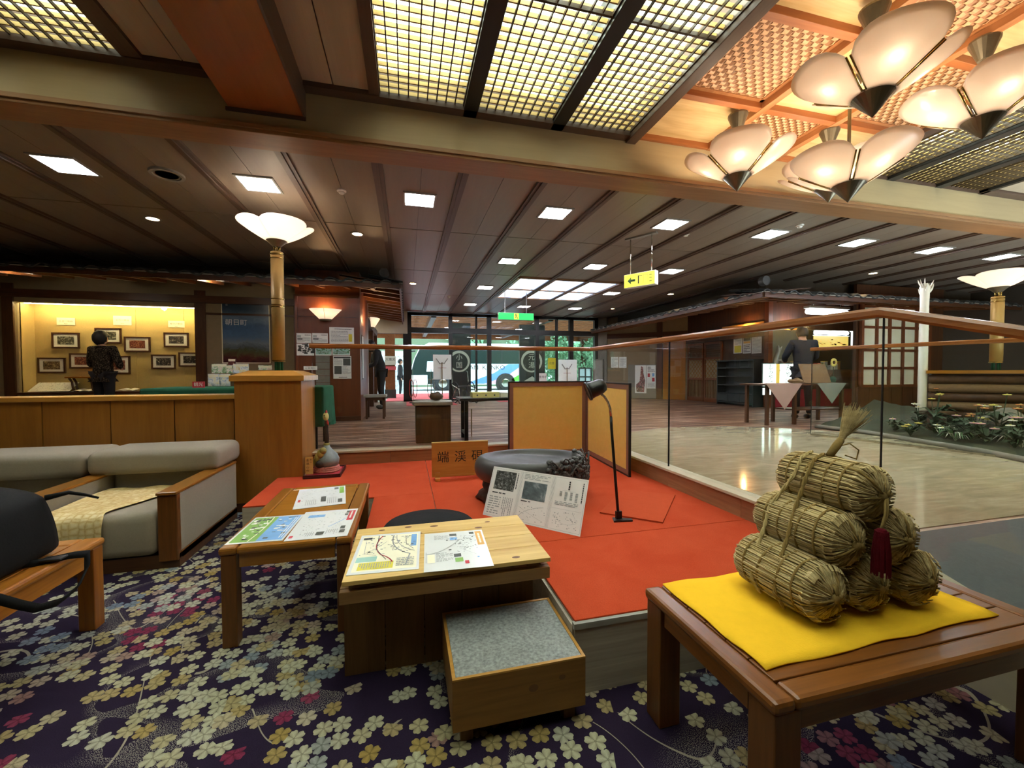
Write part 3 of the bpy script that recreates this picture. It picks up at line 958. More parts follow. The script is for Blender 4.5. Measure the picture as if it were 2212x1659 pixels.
t = thing('ceiling_vent', 'round grey ceiling vent left of the column lamp', 'vent', (-2.07, 4.43, ZC))
MB().lathe([(.135, .012), (.13, -.02), (.105, -.02), (.10, .0)], 24).build('rim', 'vent_grey', t)
for r in (.035, .065, .092):
    MB().lathe([(r + .006, -.014), (r + .006, -.002), (r - .006, -.002), (r - .006, -.014)], 20).build('louvre_ring', 'vent_grey', t)
MB().lathe([(.1, -.001), (.1, .003)], 20).build('backing', 'plinth_stone', t)
sd = None
for x, y, s in ((-.6, 4.42, 'beside the seam right of the column lamp'), (3.55, 4.72, 'right of the yellow hanging sign'), (4.7, 4.1, 'under the front pendant lamps'), (1.0, 9.9, 'deep in the lobby near the exit sign')):
    if sd is None:
        sd = thing('smoke_detector', 'small white smoke detector ' + s, 'detector', (x, y, ZC), 0, 'smoke detectors')
        MB().lathe([(.045, .0), (.045, -.012), (.035, -.016)], 16).build('base', 'white_plastic', sd)
        MB().lathe([(.03, -.016), (.026, -.032), (.001, -.036)], 16).build('sensor', 'white_plastic', sd, smooth=True)
    else: dup(sd, (x, y, ZC), label='small white smoke detector ' + s)

def petal(r0, R, z0, h, ang, half, flare=.12, n=16, m=9, rd=.30):
    """one rounded frosted petal of a shade, opening upwards and outwards"""
    vs, fs = [], []
    for j in range(m + 1):
        for i in range(n + 1):
            u = -1 + 2 * i / n
            v = j / m
            vv = v * (1 - rd * abs(u) ** 4.5 - .05 * u * u)
            r = r0 + (R - r0) * vv
            a = ang + half * u * (1 + .02 * v)
            z = z0 + h * (vv * (1 - flare) + flare * vv * vv)
            b = .005 * (1 - u * u) * math.sin(math.pi * min(1, vv)) * (R / .38)
            vs.append(((r + b) * math.cos(a), (r + b) * math.sin(a), z - b * .6))
    for j in range(m):
        for i in range(n):
            q = j * (n + 1) + i
            fs.append((q, q + 1, q + n + 2, q + n + 1))
    return vs, fs

def pendant(loc, tip, rot, label):
    t = thing('pendant_lamp', label, 'pendant lamp', (loc[0], loc[1], 0), rot, 'petal pendant lamps under the coffered ceiling')
    zt = tip
    MB().lathe([(.001, zt), (.055, zt + .065), (.108, zt + .13), (.100, zt + .132), (.001, zt + .10)], 24).build('bottom_cone', 'bronze_dark', t)
    for k in range(4):
        a = math.pi / 2 * k
        vs, fs = petal(.10, .40, zt + .122, .20, a, math.radians(42.2))
        o = MB().add(vs, fs).build('shade_petal', 'shade_glass', t, smooth=True)
        mods(o, solid=.005)
        a2 = a + math.pi / 4
        m = MB()
        for off in (-.010, .010):
            p0 = (.105 * math.cos(a2) - off * math.sin(a2), .105 * math.sin(a2) + off * math.cos(a2), zt + .125)
            p1 = (.30 * math.cos(a2) - off * math.sin(a2), .30 * math.sin(a2) + off * math.cos(a2), zt + .245)
            m.tube([p0, p1], .0055, 6)
        m.build('seam_rod', 'brass', t, smooth=True)
    MB().tube([(0, 0, zt + .1), (0, 0, ZL - .02)], .011, 8).build('stem', 'bronze_dark', t, smooth=True)
    MB().lathe([(.032, ZL - .125), (.075, ZL - .012), (.075, ZL)], 20).build('canopy', 'bronze_dark', t, smooth=False)
    for k in range(4):
        a = math.pi / 2 * k
        c = (.16 * math.cos(a), .16 * math.sin(a), zt + .235)
        MB().ball(c, (.020, .020, .028), 10, 8).build('bulb', emit_bulb, t, smooth=True)
        lamp('bulb_light', (c[0] * 1.3, c[1] * 1.3, zt + .222), W_PENDANT / 4, (1, .84, .64), t, .025)
    return t
emit_bulb = emit('bulb_glow', '#ffd9a0', 6.0)
emit_bulb.cycles.emission_sampling = 'NONE'
pendant((2.65, 1.86), 2.78, math.pi / 4 + .25, 'petal pendant lamp at the near left of the cluster, largest in view')
pendant((2.65, 2.88), 2.78, math.pi / 4 + .1, 'petal pendant lamp nearest the lattice light, leftmost of the cluster')
pendant((3.13, 2.35), 2.53, .02, 'petal pendant lamp hanging lowest on a long stem in the middle')
pendant((3.60, 2.87), 2.78, .1, 'petal pendant lamp half hidden behind the lowest one')
pendant((3.58, 1.86), 2.78, math.pi / 4 + .15, 'petal pendant lamp at the right edge of the picture')

def column_lamp(label, k=1.0):
    t = thing('column_lamp', label, 'floor lamp', (-1.25, 4.66, 1.325), 0, 'petal lamps on gold columns')
    T = 1.19 * k
    for q in range(6):
        a = q * math.pi / 3
        MB().cyl(.032 * math.cos(a), .032 * math.sin(a), 0, .09, .008, 8).build('foot_rod', 'green_cloth', t, smooth=True)
    MB().lathe([(.058, .09), (.058, 1.19 * k)], 24).build('column', 'gold_column', t, smooth=True)
    for z in (.10, .64 * k, .66 * k, .72 * k, 1.19 * k - .06, 1.19 * k - .02):
        MB().lathe([(.0585, z - .006), (.0625, z - .004), (.0625, z + .004), (.0585, z + .006)], 24).build('ring', 'brass', t, smooth=False)
    m = MB()
    for q in range(5):
        a = q * 2 * math.pi / 5
        m.cyl(.026 * math.cos(a), .026 * math.sin(a), T, T + .06, .007, 8)
    m.build('neck', 'brass', t, smooth=True)
    MB().lathe([(.035, T + .055), (.10, T + .12), (.098, T + .122), (.03, T + .07)], 24).build('cup', 'bronze_dark', t)
    for q in range(4):
        vs, fs = petal(.095, .345, T + .115, .165, math.pi / 2 * q + .55, math.radians(44.6), rd=.15)
        o = MB().add(vs, fs).build('shade_petal', 'shade_small', t, smooth=True)
        mods(o, solid=.004)
    lamp('bulb_light', (0, 0, T + .25), W_COLUMN, (1, .80, .55), t, .05)
    return t
cl0 = column_lamp('gold column lamp with petal shade standing on the wooden pillar')
cl1 = column_lamp('gold column lamp with petal shade at the right by the garden', .76); cl1.location = (7.06, 3.48, 1.31)

def sconce(loc, rz, label):
    t = thing('wall_sconce', label, 'wall lamp', loc, rz, 'half-bowl wall sconces')
    # half cone of two frosted facets, opening upwards, back against the wall (+Y side)
    m = MB()
    prof = [(.10, -.085), (.265, .085)]
    m.lathe(prof, 12, a0=math.pi, a1=2 * math.pi, sy=.62)
    o = m.build('shade', 'shade_small', t, smooth=True)
    mods(o, solid=.004)
    MB().lathe([(.001, -.125), (.085, -.118), (.105, -.085), (.09, -.083), (.001, -.09)], 12, a0=math.pi, a1=2 * math.pi, sy=.62).build('holder', 'bronze_dark', t)
    MB().tube([(0, -.068, -.08), (0, -.17, .085)], .003, 6).build('seam', 'brass', t)
    lamp('bulb_light', (0, -.09, .06), W_SCONCE, (1, .62, .28), t, .03)
    return t
sconce((-1.355, 7.845, 2.325), 0, 'lit half-bowl wall sconce above the notices')
sconce((-.655, 8.6, 2.28), math.pi / 2, 'lit half-bowl wall sconce around the corner by the reception')

# hanging yellow direction sign
t = thing('hanging_sign', 'yellow hanging direction sign with a green left arrow', 'sign', (3.02, 4.92, 2.43), -1.02)
MB().box(-.22, .22, -.045, .045, 0, .18).build('box', ['white_plastic'], t, bevel=.004)
MB().box(-.214, .214, -.048, -.045, .007, .173).build('face', 'sign_glow_yellow', t)
m = MB()
F = FRONT(0, -.050, 0) @ Matrix.Scale(.88, 4)
m.add([(-.19, .10, 0), (-.13, .155, 0), (-.13, .118, 0), (-.06, .118, 0), (-.06, .082, 0), (-.13, .082, 0), (-.13, .045, 0)], [(0, 6, 5, 4, 3, 2, 1)], 0, F)
m.build('arrow', 'leaf_green', t)
m = MB()
for (x0, x1, y0, y1) in ((-.02, .0, .04, .16), (-.02, .05, .15, .16), (.07, .075, .04, .16), (.075, .14, .155, .16), (.135, .14, .04, .16), (.16, .2, .05, .06), (.16, .2, .10, .11), (.16, .2, .14, .15)):
    m.quad((x0, y0, 0), (x1, y0, 0), (x1, y1, 0), (x0, y1, 0), 0, F)
m.build('lettering', 'ink', t)
MB().tube([(-.15, 0, .18), (-.15, 0, ZC - 2.43)], .008, 8).build('rod', 'chrome', t, smooth=True)
MB().tube([(.15, 0, .18), (.15, 0, ZC - 2.43)], .008, 8).build('rod', 'chrome', t, smooth=True)
box('ceiling_plate', (-.22, .22), (-.03, .03), (ZC - 2.43 - .02, ZC - 2.43), 'vent_grey', t)

t = thing('exit_sign', 'green lit exit sign with a running figure over the entrance', 'sign', (2.39, 9.0, 2.47))
MB().box(-.41, .41, -.04, .04, 0, .16).build('box', 'vent_grey', t, bevel=.006)
MB().box(-.405, .405, -.043, -.04, .006, .154).build('face', 'sign_glow_green', t)
m = MB()
F = FRONT(0, -.046, .08)
m.quad((-.05, -.065, 0), (.06, -.065, 0), (.06, .068, 0), (-.05, .068, 0), 0, F)
m.build('doorway', 'sign_glow_yellow', t)
m = MB()
F = FRONT(0, -.049, .08)
m.add([(-.01 + .016 * math.cos(a * .785), .045 + .016 * math.sin(a * .785), 0) for a in range(8)], [tuple(range(8))], 0, F)
for a, b in (((-.01, .03), (-.005, -.005)), ((-.005, -.005), (.03, -.03)), ((-.005, -.005), (-.03, -.045)), ((-.01, .025), (.025, .01)), ((-.01, .025), (-.035, .01)), ((.03, -.03), (.03, -.055))):
    d = Vector((b[0] - a[0], b[1] - a[1])); d.normalize(); nx, ny = -d.y * .008, d.x * .008
    m.add([(a[0] + nx, a[1] + ny, 0), (a[0] - nx, a[1] - ny, 0), (b[0] - nx, b[1] - ny, 0), (b[0] + nx, b[1] + ny, 0)], [(0, 1, 2, 3)], 0, F)
m.build('running_figure', 'leaf_green', t)
for x in (-.25, .25):
    MB().tube([(x, 0, .16), (x, 0, ZC - 2.47)], .008, 8).build('rod', 'vent_grey', t)
# ================================================================== LOUNGE FURNITURE
def table(name, label, x0, x1, y0, y1, h, mt, mty, mleg, planks=0, leg=.06, apron=.065, edge=.075, group=None):
    """low table: breadboard frame, inset top, apron, four legs"""
    t = thing(name, label, 'table', (x0, y0, 0), 0, group)
    w, d = x1 - x0, y1 - y0
    th = .036
    box('end_board', (0, edge), (0, d), (h - th, h), mty, t, bevel=.012)
    box('end_board', (w - edge, w), (0, d), (h - th, h), mty, t, bevel=.012)
    box('edge_board', (edge + .001, w - edge - .001), (0, edge), (h - th, h), mt, t, bevel=.012)
    box('edge_board', (edge + .001, w - edge - .001), (d - edge, d), (h - th, h), mt, t, bevel=.012)
    if planks:
        pw = (d - 2 * edge) / planks
        for i in range(planks):
            box('plank', (edge + .002, w - edge - .002), (edge + i * pw + .0015, edge + (i + 1) * pw - .0015), (h - th + .004, h - .002), mt, t, bevel=.003)
    else:
        box('top_panel', (edge + .003, w - edge - .003), (edge + .003, d - edge - .003), (h - th + .004, h - .001), mt, t, bevel=.002)
    a = .018
    box('apron', (a + leg, w - a - leg), (a, a + .022), (h - th - apron, h - th), mt, t)
    box('apron', (a + leg, w - a - leg), (d - a - .022, d - a), (h - th - apron, h - th), mt, t)
    box('apron', (a, a + .022), (a + leg, d - a - leg), (h - th - apron, h - th), mty, t)
    box('apron', (w - a - .022, w - a), (a + leg, d - a - leg), (h - th - apron, h - th), mty, t)
    for lx in (.008, w - leg - .008):
        for ly in (.008, d - leg - .008):
            box('leg', (lx, lx + leg), (ly, ly + leg), (0, h - th), mleg, t, bevel=.004)
    return t
table('coffee_table', 'honey-brown low table with three map sheets, left of the pine crate table', -.86, -.272, 2.185, 3.245, .48, 'wood_coffee', 'wood_coffee_y', 'wood_table_z', leg=.065)
table('display_table', 'dark brown slatted low table under the straw bales', .872, 2.06, .805, 1.385, .48, 'wood_table', 'wood_table_y', 'wood_table_z', planks=5, leg=.085, apron=.06, edge=.068)
table('bench_table', 'orange-brown low table carrying the black bag at the left edge', -2.7, -1.53, .95, 2.60, .45, 'wood_bench', 'wood_bench', 'wood_bench_z', leg=.07, apron=.08, edge=.09)

# pine crate table
t = thing('crate_table', 'pine-plank topped crate table with two map sheets in front of the platform', 'table', (-.247, 1.672, 0))
pw = .5555 / 4
for i in range(4):
    box('plank', (0, .845), (i * pw + .001, (i + 1) * pw - .001), (.482, .50), 'pine', t, bevel=.002)
for x in (.05, .40, .75):
    box('spacer', (x, x + .05), (.03, .53), (.455, .482), 'crate_rail', t)
box('rail', (-.012, .845), (.01, .04), (.405, .455), 'crate_rail', t, bevel=.003)
box('rail', (-.012, .845), (.515, .545), (.405, .455), 'crate_rail', t, bevel=.003)
box('end_rail', (-.012, .02), (.04, .515), (.405, .455), 'crate_rail', t)
box('end_rail', (.815, .845), (.04, .515), (.405, .455), 'crate_rail', t)
for i in range(5):
    box('box_board', (-.02 + i * .169, -.02 + (i + 1) * .169 - .003), (.19, .21), (0, .405), 'crate_dark', t)
box('box_side', (-.02, 0), (.21, .53), (0, .405), 'crate_dark', t)
box('box_side', (.80, .82), (.21, .53), (0, .405), 'crate_dark', t)
box('box_back', (-.02, .82), (.53, .55), (0, .405), 'crate_dark', t)
m = MB()
for (kx, ky, r) in ((.60, .42, .011), (.38, .50, .012), (.52, .23, .014), (.66, .49, .008), (.25, .52, .010), (.70, .04, .010), (.45, .37, .010), (.12, .51, .009), (.30, .42, .01)):
    m.add([(kx + 1.8 * r * math.cos(a * .524), ky + r * math.sin(a * .524), .5006) for a in range(12)], [tuple(range(12))])
m.build('knots', plain('knot', '#6e4620', .6, var=.3), t, kind='stuff')

# step box with felt top
t = thing('step_box', 'wooden step box with grey felt top in front of the crate table', 'step', (.143, 1.395, 0))
W, D, H = .493, .415, .24
box('front_board', (0, W), (0, .018), (.06, H), 'step_wood', t, bevel=.002)
box('back_board', (0, W), (D - .018, D), (.06, H), 'step_wood', t)
box('side_board', (0, .016), (.018, D - .018), (.06, H), 'step_wood', t)
box('side_board', (W - .016, W), (.018, D - .018), (.06, H), 'step_wood', t)
box('top_rim', (0, W), (0, .012), (H, H + .006), 'step_rim', t)
box('top_rim', (0, W), (D - .012, D), (H, H + .006), 'step_rim', t)
box('top_rim', (0, .012), (.012, D - .012), (H, H + .006), 'step_rim', t)
box('top_rim', (W - .012, W), (.012, D - .012), (H, H + .006), 'step_rim', t)
box('felt_pad', (.013, W - .013), (.013, D - .013), (H - .02, H + .004), 'grey_felt', t)
for lx in (.03, W - .075):
    for ly in (.03, D - .075):
        box('foot', (lx, lx + .045), (ly, ly + .045), (0, .06), 'crate_dark', t)
m = MB()
F = FRONT(0, -.0008, 0)
for (kx, kz, r) in ((.29, .165, .014), (.40, .185, .010)):
    m.add([(kx + 1.3 * r * math.cos(a * .524), kz + r * math.sin(a * .524), 0) for a in range(12)], [tuple(range(12))], 0, F)
m.build('knots', 'knot', t, kind='stuff')

# ---- printed sheets
def sheet(name, label, corners, z, elems, paper='paper_gloss', cat='map sheet', group=None):
    """a printed sheet lying flat; corners = near-left, near-right, far-right, far-left (x, y)"""
    cx = sum(c[0] for c in corners) / 4; cy = sum(c[1] for c in corners) / 4
    vx = Vector(corners[1]) - Vector(corners[0])
    w = (vx.length + (Vector(corners[2]) - Vector(corners[3])).length) / 2
    h = ((Vector(corners[3]) - Vector(corners[0])).length + (Vector(corners[2]) - Vector(corners[1])).length) / 2
    t = tag(sheet_mesh(name, w, h, elems, paper), label, cat, group)
    t.location = (cx, cy, z); t.rotation_euler = (0, 0, math.atan2(vx.y, vx.x))
    return t
def sheet_mesh(name, w, h, elems, paper, parent=None):
    m = MB()
    mats = [paper]
    def mi(k):
        if k not in mats: mats.append(k)
        return mats.index(k)
    m.box(-w / 2, w / 2, -h / 2, h / 2, 0, .0014)
    z = .0014
    U = lambda u: -w / 2 + u * w
    V = lambda v: -h / 2 + v * h
    r = random.Random(hash(name) % 1000 if False else len(elems) * 13 + int(w * 1000))
    for e in elems:
        z += .00012
        if e[0] == 'r':
            _, u0, v0, u1, v1, k = e
            m.quad((U(u0), V(v0), z), (U(u1), V(v0), z), (U(u1), V(v1), z), (U(u0), V(v1), z), mi(k))
        elif e[0] == 't':                      # block of small print
            _, u0, v0, u1, v1, rows, k = e
            for q in range(rows):
                vv = v0 + (v1 - v0) * (q + .25) / rows
                hh = (v1 - v0) / rows * .45
                u = u0
                end = u1 if r.random() < .75 else u0 + (u1 - u0) * r.uniform(.4, .9)
                while u < end:
                    du = min(r.uniform(.02, .07), end - u)
                    m.quad((U(u), V(vv), z), (U(u + du), V(vv), z), (U(u + du), V(vv + hh), z), (U(u), V(vv + hh), z), mi(k))
                    u += du + .012
        elif e[0] == 'c':                      # vertical columns of small print
            _, u0, v0, u1, v1, cols, k = e
            for q in range(cols):
                uu = u0 + (u1 - u0) * (q + .25) / cols
                ww = (u1 - u0) / cols * .45
                v = v1
                end = v0 if r.random() < .75 else v1 - (v1 - v0) * r.uniform(.4, .9)
                while v > end:
                    dv = min(r.uniform(.015, .05), v - end)
                    m.quad((U(uu), V(v - dv), z), (U(uu + ww), V(v - dv), z), (U(uu + ww), V(v), z), (U(uu), V(v), z), mi(k))
                    v -= dv + .008
        elif e[0] == 'l':                      # drawn line
            _, pts, wd, k = e
            P = [Vector((U(a), V(b))) for a, b in pts]
            for a, b in zip(P, P[1:]):
                d = (b - a); d.normalize(); n = Vector((-d.y, d.x)) * wd / 2; d = d * wd * .3
                m.quad((a.x + n.x - d.x, a.y + n.y - d.y, z), (a.x - n.x - d.x, a.y - n.y - d.y, z), (b.x - n.x + d.x, b.y - n.y + d.y, z), (b.x + n.x + d.x, b.y + n.y + d.y, z), mi(k))
        elif e[0] == 's':                      # scattered specks (map symbols)
            _, u0, v0, u1, v1, cnt, sz, k = e
            for q in range(cnt):
                u, v, s1, s2 = r.uniform(u0, u1), r.uniform(v0, v1), sz * r.uniform(.5, 1.6), sz * r.uniform(.4, 1)
                m.quad((U(u), V(v), z), (U(u) + s1, V(v), z), (U(u) + s1, V(v) + s2, z), (U(u), V(v) + s2, z), mi(k))
        elif e[0] == 'x':                      # lettering
            _, body, u, v, size, k = e
            m.text(body, size, Matrix.Translation((U(u), V(v), z)), mi(k))
    return m.build(name, mats, parent)
plain('paper_gloss', '#e4e6e4', .22, var=.02)
def curve(p0, p1, p2, n=10):
    return [((1 - s) ** 2 * p0[0] + 2 * s * (1 - s) * p1[0] + s * s * p2[0], (1 - s) ** 2 * p0[1] + 2 * s * (1 - s) * p1[1] + s * s * p2[1]) for s in [i / n for i in range(n + 1)]]

sheet('map_sheet', 'green and blue printed map sheet at the left front of the honey-brown table', [(-.83, 2.232), (-.575, 2.222), (-.60, 2.613), (-.852, 2.601)], .4805,
      [('r', .04, .04, .52, .96, 'print_green'), ('r', .50, .04, .96, .96, 'print_blue'), ('l', curve((.40, .96), (.46, .6), (.36, .05)), .006, 'paper_cream'), ('l', curve((.34, .94), (.30, .8), (.42, .65)), .004, 'paper_cream'),
       ('s', .06, .10, .34, .92, 15, .018, 'print_dark'), ('s', .06, .10, .34, .92, 14, .020, 'paper_white'), ('s', .55, .1, .85, .92, 12, .018, 'print_dark'), ('s', .55, .1, .85, .92, 10, .018, 'paper_white'), ('c', .86, .1, .95, .9, 2, 'paper_white')])
sheet('map_sheet', 'white map sheet with red title strip at the front right of the honey-brown table', [(-.567, 2.208), (-.280, 2.203), (-.305, 2.653), (-.597, 2.62)], .4805,
      [('r', .12, .74, .42, .84, 'print_blue'), ('r', .86, .55, .97, .93, 'print_red'), ('s', .1, .1, .8, .9, 90, .005, 'ink_soft'), ('s', .1, .1, .8, .9, 16, .006, 'ink'), ('r', .80, .84, .86, .93, 'print_dark'), ('r', .79, .74, .85, .81, 'print_dark'),
       ('r', .82, .25, .9, .35, 'print_dark'), ('r', .83, .12, .92, .22, 'print_dark'), ('r', .45, .1, .58, .2, 'print_dark'), ('c', .6, .1, .8, .25, 6, 'ink_soft'), ('c', .25, .08, .42, .2, 5, 'ink_soft'), ('l', curve((.6, .35), (.75, .5), (.85, .62)), .004, 'print_blue'), ('r', .04, .06, .1, .13, 'print_red'), ('c', .88, .58, .95, .9, 1, 'paper_white')])
sheet('map_sheet', 'white map sheet with green title strip at the back of the honey-brown table', [(-.664, 2.713), (-.372, 2.754), (-.44, 3.202), (-.735, 3.146)], .4805,
      [('r', .87, .58, .97, .95, 'print_green'), ('s', .06, .1, .85, .9, 90, .005, 'ink_soft'), ('s', .06, .3, .85, .9, 10, .007, 'ink'), ('r', .76, .82, .85, .94, 'print_dark'), ('r', .50, .22, .60, .48, 'print_dark'), ('r', .84, .1, .93, .28, 'print_dark'),
       ('l', curve((.05, .5), (.4, .85), (.7, .8)), .002, 'ink_soft'), ('r', .05, .3, .1, .42, 'print_red'), ('c', .62, .1, .82, .4, 5, 'ink_soft'), ('c', .2, .1, .42, .35, 6, 'ink_soft')])
sheet('map_sheet', 'cream hand-drawn route map with red road and yellow box on the pine crate table', [(-.23, 1.721), (.050, 1.707), (.055, 2.111), (-.226, 2.132)], .5005,
      [('r', .05, .05, .96, .95, 'paper_cream'), ('r', .12, .08, .62, .24, 'print_yellow'), ('r', .06, .26, .36, .38, 'print_teal'), ('r', .85, .58, .94, .92, 'print_blue'), ('c', .13, .1, .6, .22, 14, 'ink_soft'),
       ('l', curve((.36, .93), (.22, .62), (.42, .40)) + curve((.42, .40), (.55, .33), (.60, .22)), .006, 'print_red'), ('l', curve((.55, .93), (.50, .55), (.85, .38)) + [(.80, .12)], .006, 'ink_soft'), ('l', curve((.60, .93), (.6, .6), (.92, .45)), .003, 'ink_soft'),
       ('l', curve((.12, .45), (.3, .55), (.45, .75)), .002, 'ink_soft'), ('l', [(.12, .8), (.15, .45), (.34, .40)], .002, 'ink_soft'), ('l', [(.3, .95), (.32, .55), (.50, .28)], .003, 'ink'), ('l', [(.75, .9), (.78, .65), (.9, .5)], .002, 'ink'),
       ('s', .08, .42, .9, .9, 70, .008, 'ink_soft'), ('s', .1, .4, .92, .92, 18, .009, 'print_dark'), ('t', .66, .1, .92, .3, 5, 'ink_soft'), ('r', .06, .85, .2, .9, 'ink')])
sheet('map_sheet', 'white map sheet with orange title strip on the pine crate table', [(.056, 1.671), (.338, 1.657), (.37, 2.055), (.085, 2.074)], .5005,
      [('r', .86, .55, .97, .96, 'print_orange'), ('c', .88, .6, .95, .9, 1, 'paper_cream'), ('l', curve((.03, .40), (.3, .4), (.58, .75)), .007, 'print_grey'), ('l', [(.03, .45), (.03, .2)], .003, 'print_grey'), ('t', .18, .2, .44, .42, 8, 'ink_soft'), ('t', .16, .78, .40, .92, 6, 'ink_soft'),
       ('r', .45, .28, .56, .36, 'print_dark'), ('r', .46, .16, .58, .26, 'print_green'), ('r', .42, .86, .54, .93, 'print_dark'), ('r', .42, .74, .54, .82, 'print_blue'), ('r', .76, .88, .84, .94, 'print_dark'), ('s', .5, .38, .84, .86, 60, .007, 'ink_soft'), ('s', .35, .45, .84, .8, 9, .009, 'ink'),
       ('r', .05, .18, .16, .38, 'paper_cream'), ('r', .60, .1, .66, .17, 'print_red'), ('r', .80, .22, .83, .25, 'print_blue'), ('l', [(.55, .5), (.8, .3)], .001, 'ink_soft')])

# ---- sofa
def cushion(name, x, y, z, mat, parent, r=.05, puff=0):
    o = box(name, x, y, z, mat, parent)
    m = o.modifiers.new('bevel', 'BEVEL'); m.width = r; m.segments = 4; m.limit_method = 'NONE'
    o.data.polygons.foreach_set('use_smooth', [True] * 6)
    return o
def sofa(x1, label, arm_right, arm_left):
    t = thing('sofa', label, 'sofa', (x1, 3.2, 0), 0, 'grey-beige sofas along the partition')
    w = .90
    box('plinth', (-w, 0), (.02, 1.0), (0, .09), 'dark_wood_x', t)
    cushion('seat_cushion', (-w + .12, -.115), (-.02, .78), (.095, .385), 'sofa_fabric', t, .06)
    box('back_panel', (-w + .12, -.115), (.76, 1.0), (.1, .50), 'sofa_fabric', t, bevel=.02)
    cushion('back_cushion', (-w + .003, -.003), (.64, 1.14), (.505, .695), 'sofa_fabric', t, .06)
    def arm(a, b):
        box('arm_post', (a, b), (0, .05), (.05, .495), 'wood_table_z', t, bevel=.006)
        box('arm_cap', (a - .004, b + .004), (-.012, 1.0), (.495, .515), 'wood_coffee_y', t, bevel=.006)
        box('arm_panel', (a + .006, b - .004), (.05, 1.0), (.10, .495), 'sofa_fabric', t)
        box('arm_rail', (a, b), (.05, 1.0), (.05, .10), 'wood_table_y', t)
    if arm_right: arm(-.112, 0)
    if arm_left: arm(-w, -w + .118)
    return t
s1 = sofa(-1.488, 'grey-beige sofa with a patterned blanket on its seat by the pillar', True, True)
s2 = sofa(-2.39, 'grey-beige sofa behind the black bag at the left edge', False, True)
# blanket
m = MB()
NX, NY = 16, 22
vs, fs = [], []
path = [(.70, .395), (.5, .398), (.3, .397), (.12, .397), (.03, .392), (-.02, .372), (-.035, .34), (-.037, .28), (-.038, .23), (-.04, .185)]
for j, (yy, zz) in enumerate(path):
    right = -.12 - max(0, (.75 - yy)) * .42 + (.06 if yy < 0 else 0)
    left = -.765
    for i in range(NX + 1):
        u = i / NX
        vs.append((left + (right - left) * u, yy - .008 * math.sin(i * 1.7) * (yy < .02), zz + .006 * math.sin(i * .9 + j * 1.3)))
for j in range(len(path) - 1):
    for i in range(NX):
        q = j * (NX + 1) + i
        fs.append((q, q + 1, q + NX + 2, q + NX + 1))
b = m.add(vs, fs).build('seat_blanket', 'blanket', smooth=True, loc=(-1.488, 3.2, .006))
mods(b, subsurf=1, solid=.01)
tag(b, 'cream patterned blanket spread over the sofa seat beside the pillar', 'blanket')

# ---- black bag on the bench table
t = thing('bag', 'black fabric bag with straps lying on the low table at the left edge', 'bag', (-1.95, 2.1, .45))
o = box('body', (-.36, .345), (-.42, .36), (.004, .33), 'bag_cloth', t)
bmh = bmesh.new(); bmh.from_mesh(o.data)
bmesh.ops.subdivide_edges(bmh, edges=bmh.edges[:], cuts=6, use_grid_fill=True)
for v in bmh.verts:
    k = v.co.z / .33
    v.co.x *= 1 - .12 * k * k + .02 * math.sin(v.co.y * 19)
    v.co.y *= 1 - .10 * k * k
    v.co.z *= 1 + .06 * math.sin(v.co.x * 9 + 1) * k - .16 * k * (abs(v.co.x) / .36) ** 3
bmh.to_mesh(o.data); bmh.free()
o.data.polygons.foreach_set('use_smooth', [True] * len(o.data.polygons))
mods(o, subsurf=1)
MB().tube([(.31, .30, .27), (.36, .36, .275), (.40, .40, .25), (.43, .44, .22)], [.014, .010, .008, .006], 6).build('zip_pull', 'bag_cloth', t, smooth=True)
def ribbon(pts, w, wd, name, mat, parent):
    m = MB(); vs, fs = [], []
    n = len(pts)
    for i, p in enumerate(pts):
        p = Vector(p)
        d = Vector(pts[min(i + 1, n - 1)]) - Vector(pts[max(i - 1, 0)])
        s = Vector(wd).normalized() * w / 2
        vs += [p - s, p + s]
    for i in range(n - 1): fs.append((2 * i, 2 * i + 1, 2 * i + 3, 2 * i + 2))
    o = m.add(vs, fs).build(name, mat, parent, smooth=True)
    mods(o, solid=.004)
    return o
ribbon([(.30, .12, .03), (.36, .18, .012), (.44, .24, .010), (.482, .27, .0), (.490, .255, -.06), (.487, .20, -.125), (.482, .10, -.14), (.476, .0, -.11), (.474, -.08, -.05), (.44, -.13, .008), (.36, -.14, .02)], .035, (.25, .5, .6), 'shoulder_strap', 'bag_cloth', t)
box('strap_buckle', (.36, .44), (.175, .225), (.012, .022), 'black_plastic', t, bevel=.004)

# ---- yellow felt and straw bales
m = MB(); vs, fs = [], []
NX, NY = 24, 12
for j in range(NY + 1):
    for i in range(NX + 1):
        u, v = i / NX, j / NY
        x = .947 + .971 * u + (.004 * math.sin(v * 14) if i in (0, NX) else 0)
        y = .905 + .478 * v + .018 * u * (1 - v) + (.004 * math.sin(u * 18) if j in (0, NY) else 0)
        vs.append((x, y, .4835 + .0014 * math.sin(x * 31 + y * 9) + .0010 * math.sin(y * 41 - x * 7)))
for j in range(NY):
    for i in range(NX):
        q = j * (NX + 1) + i
        fs.append((q, q + 1, q + NX + 2, q + NX + 1))
o = m.add(vs, fs).build('felt_cloth', 'yellow_felt', smooth=True)
mods(o, solid=.004)
tag(o, 'bright yellow felt cloth under the straw bales', 'cloth')

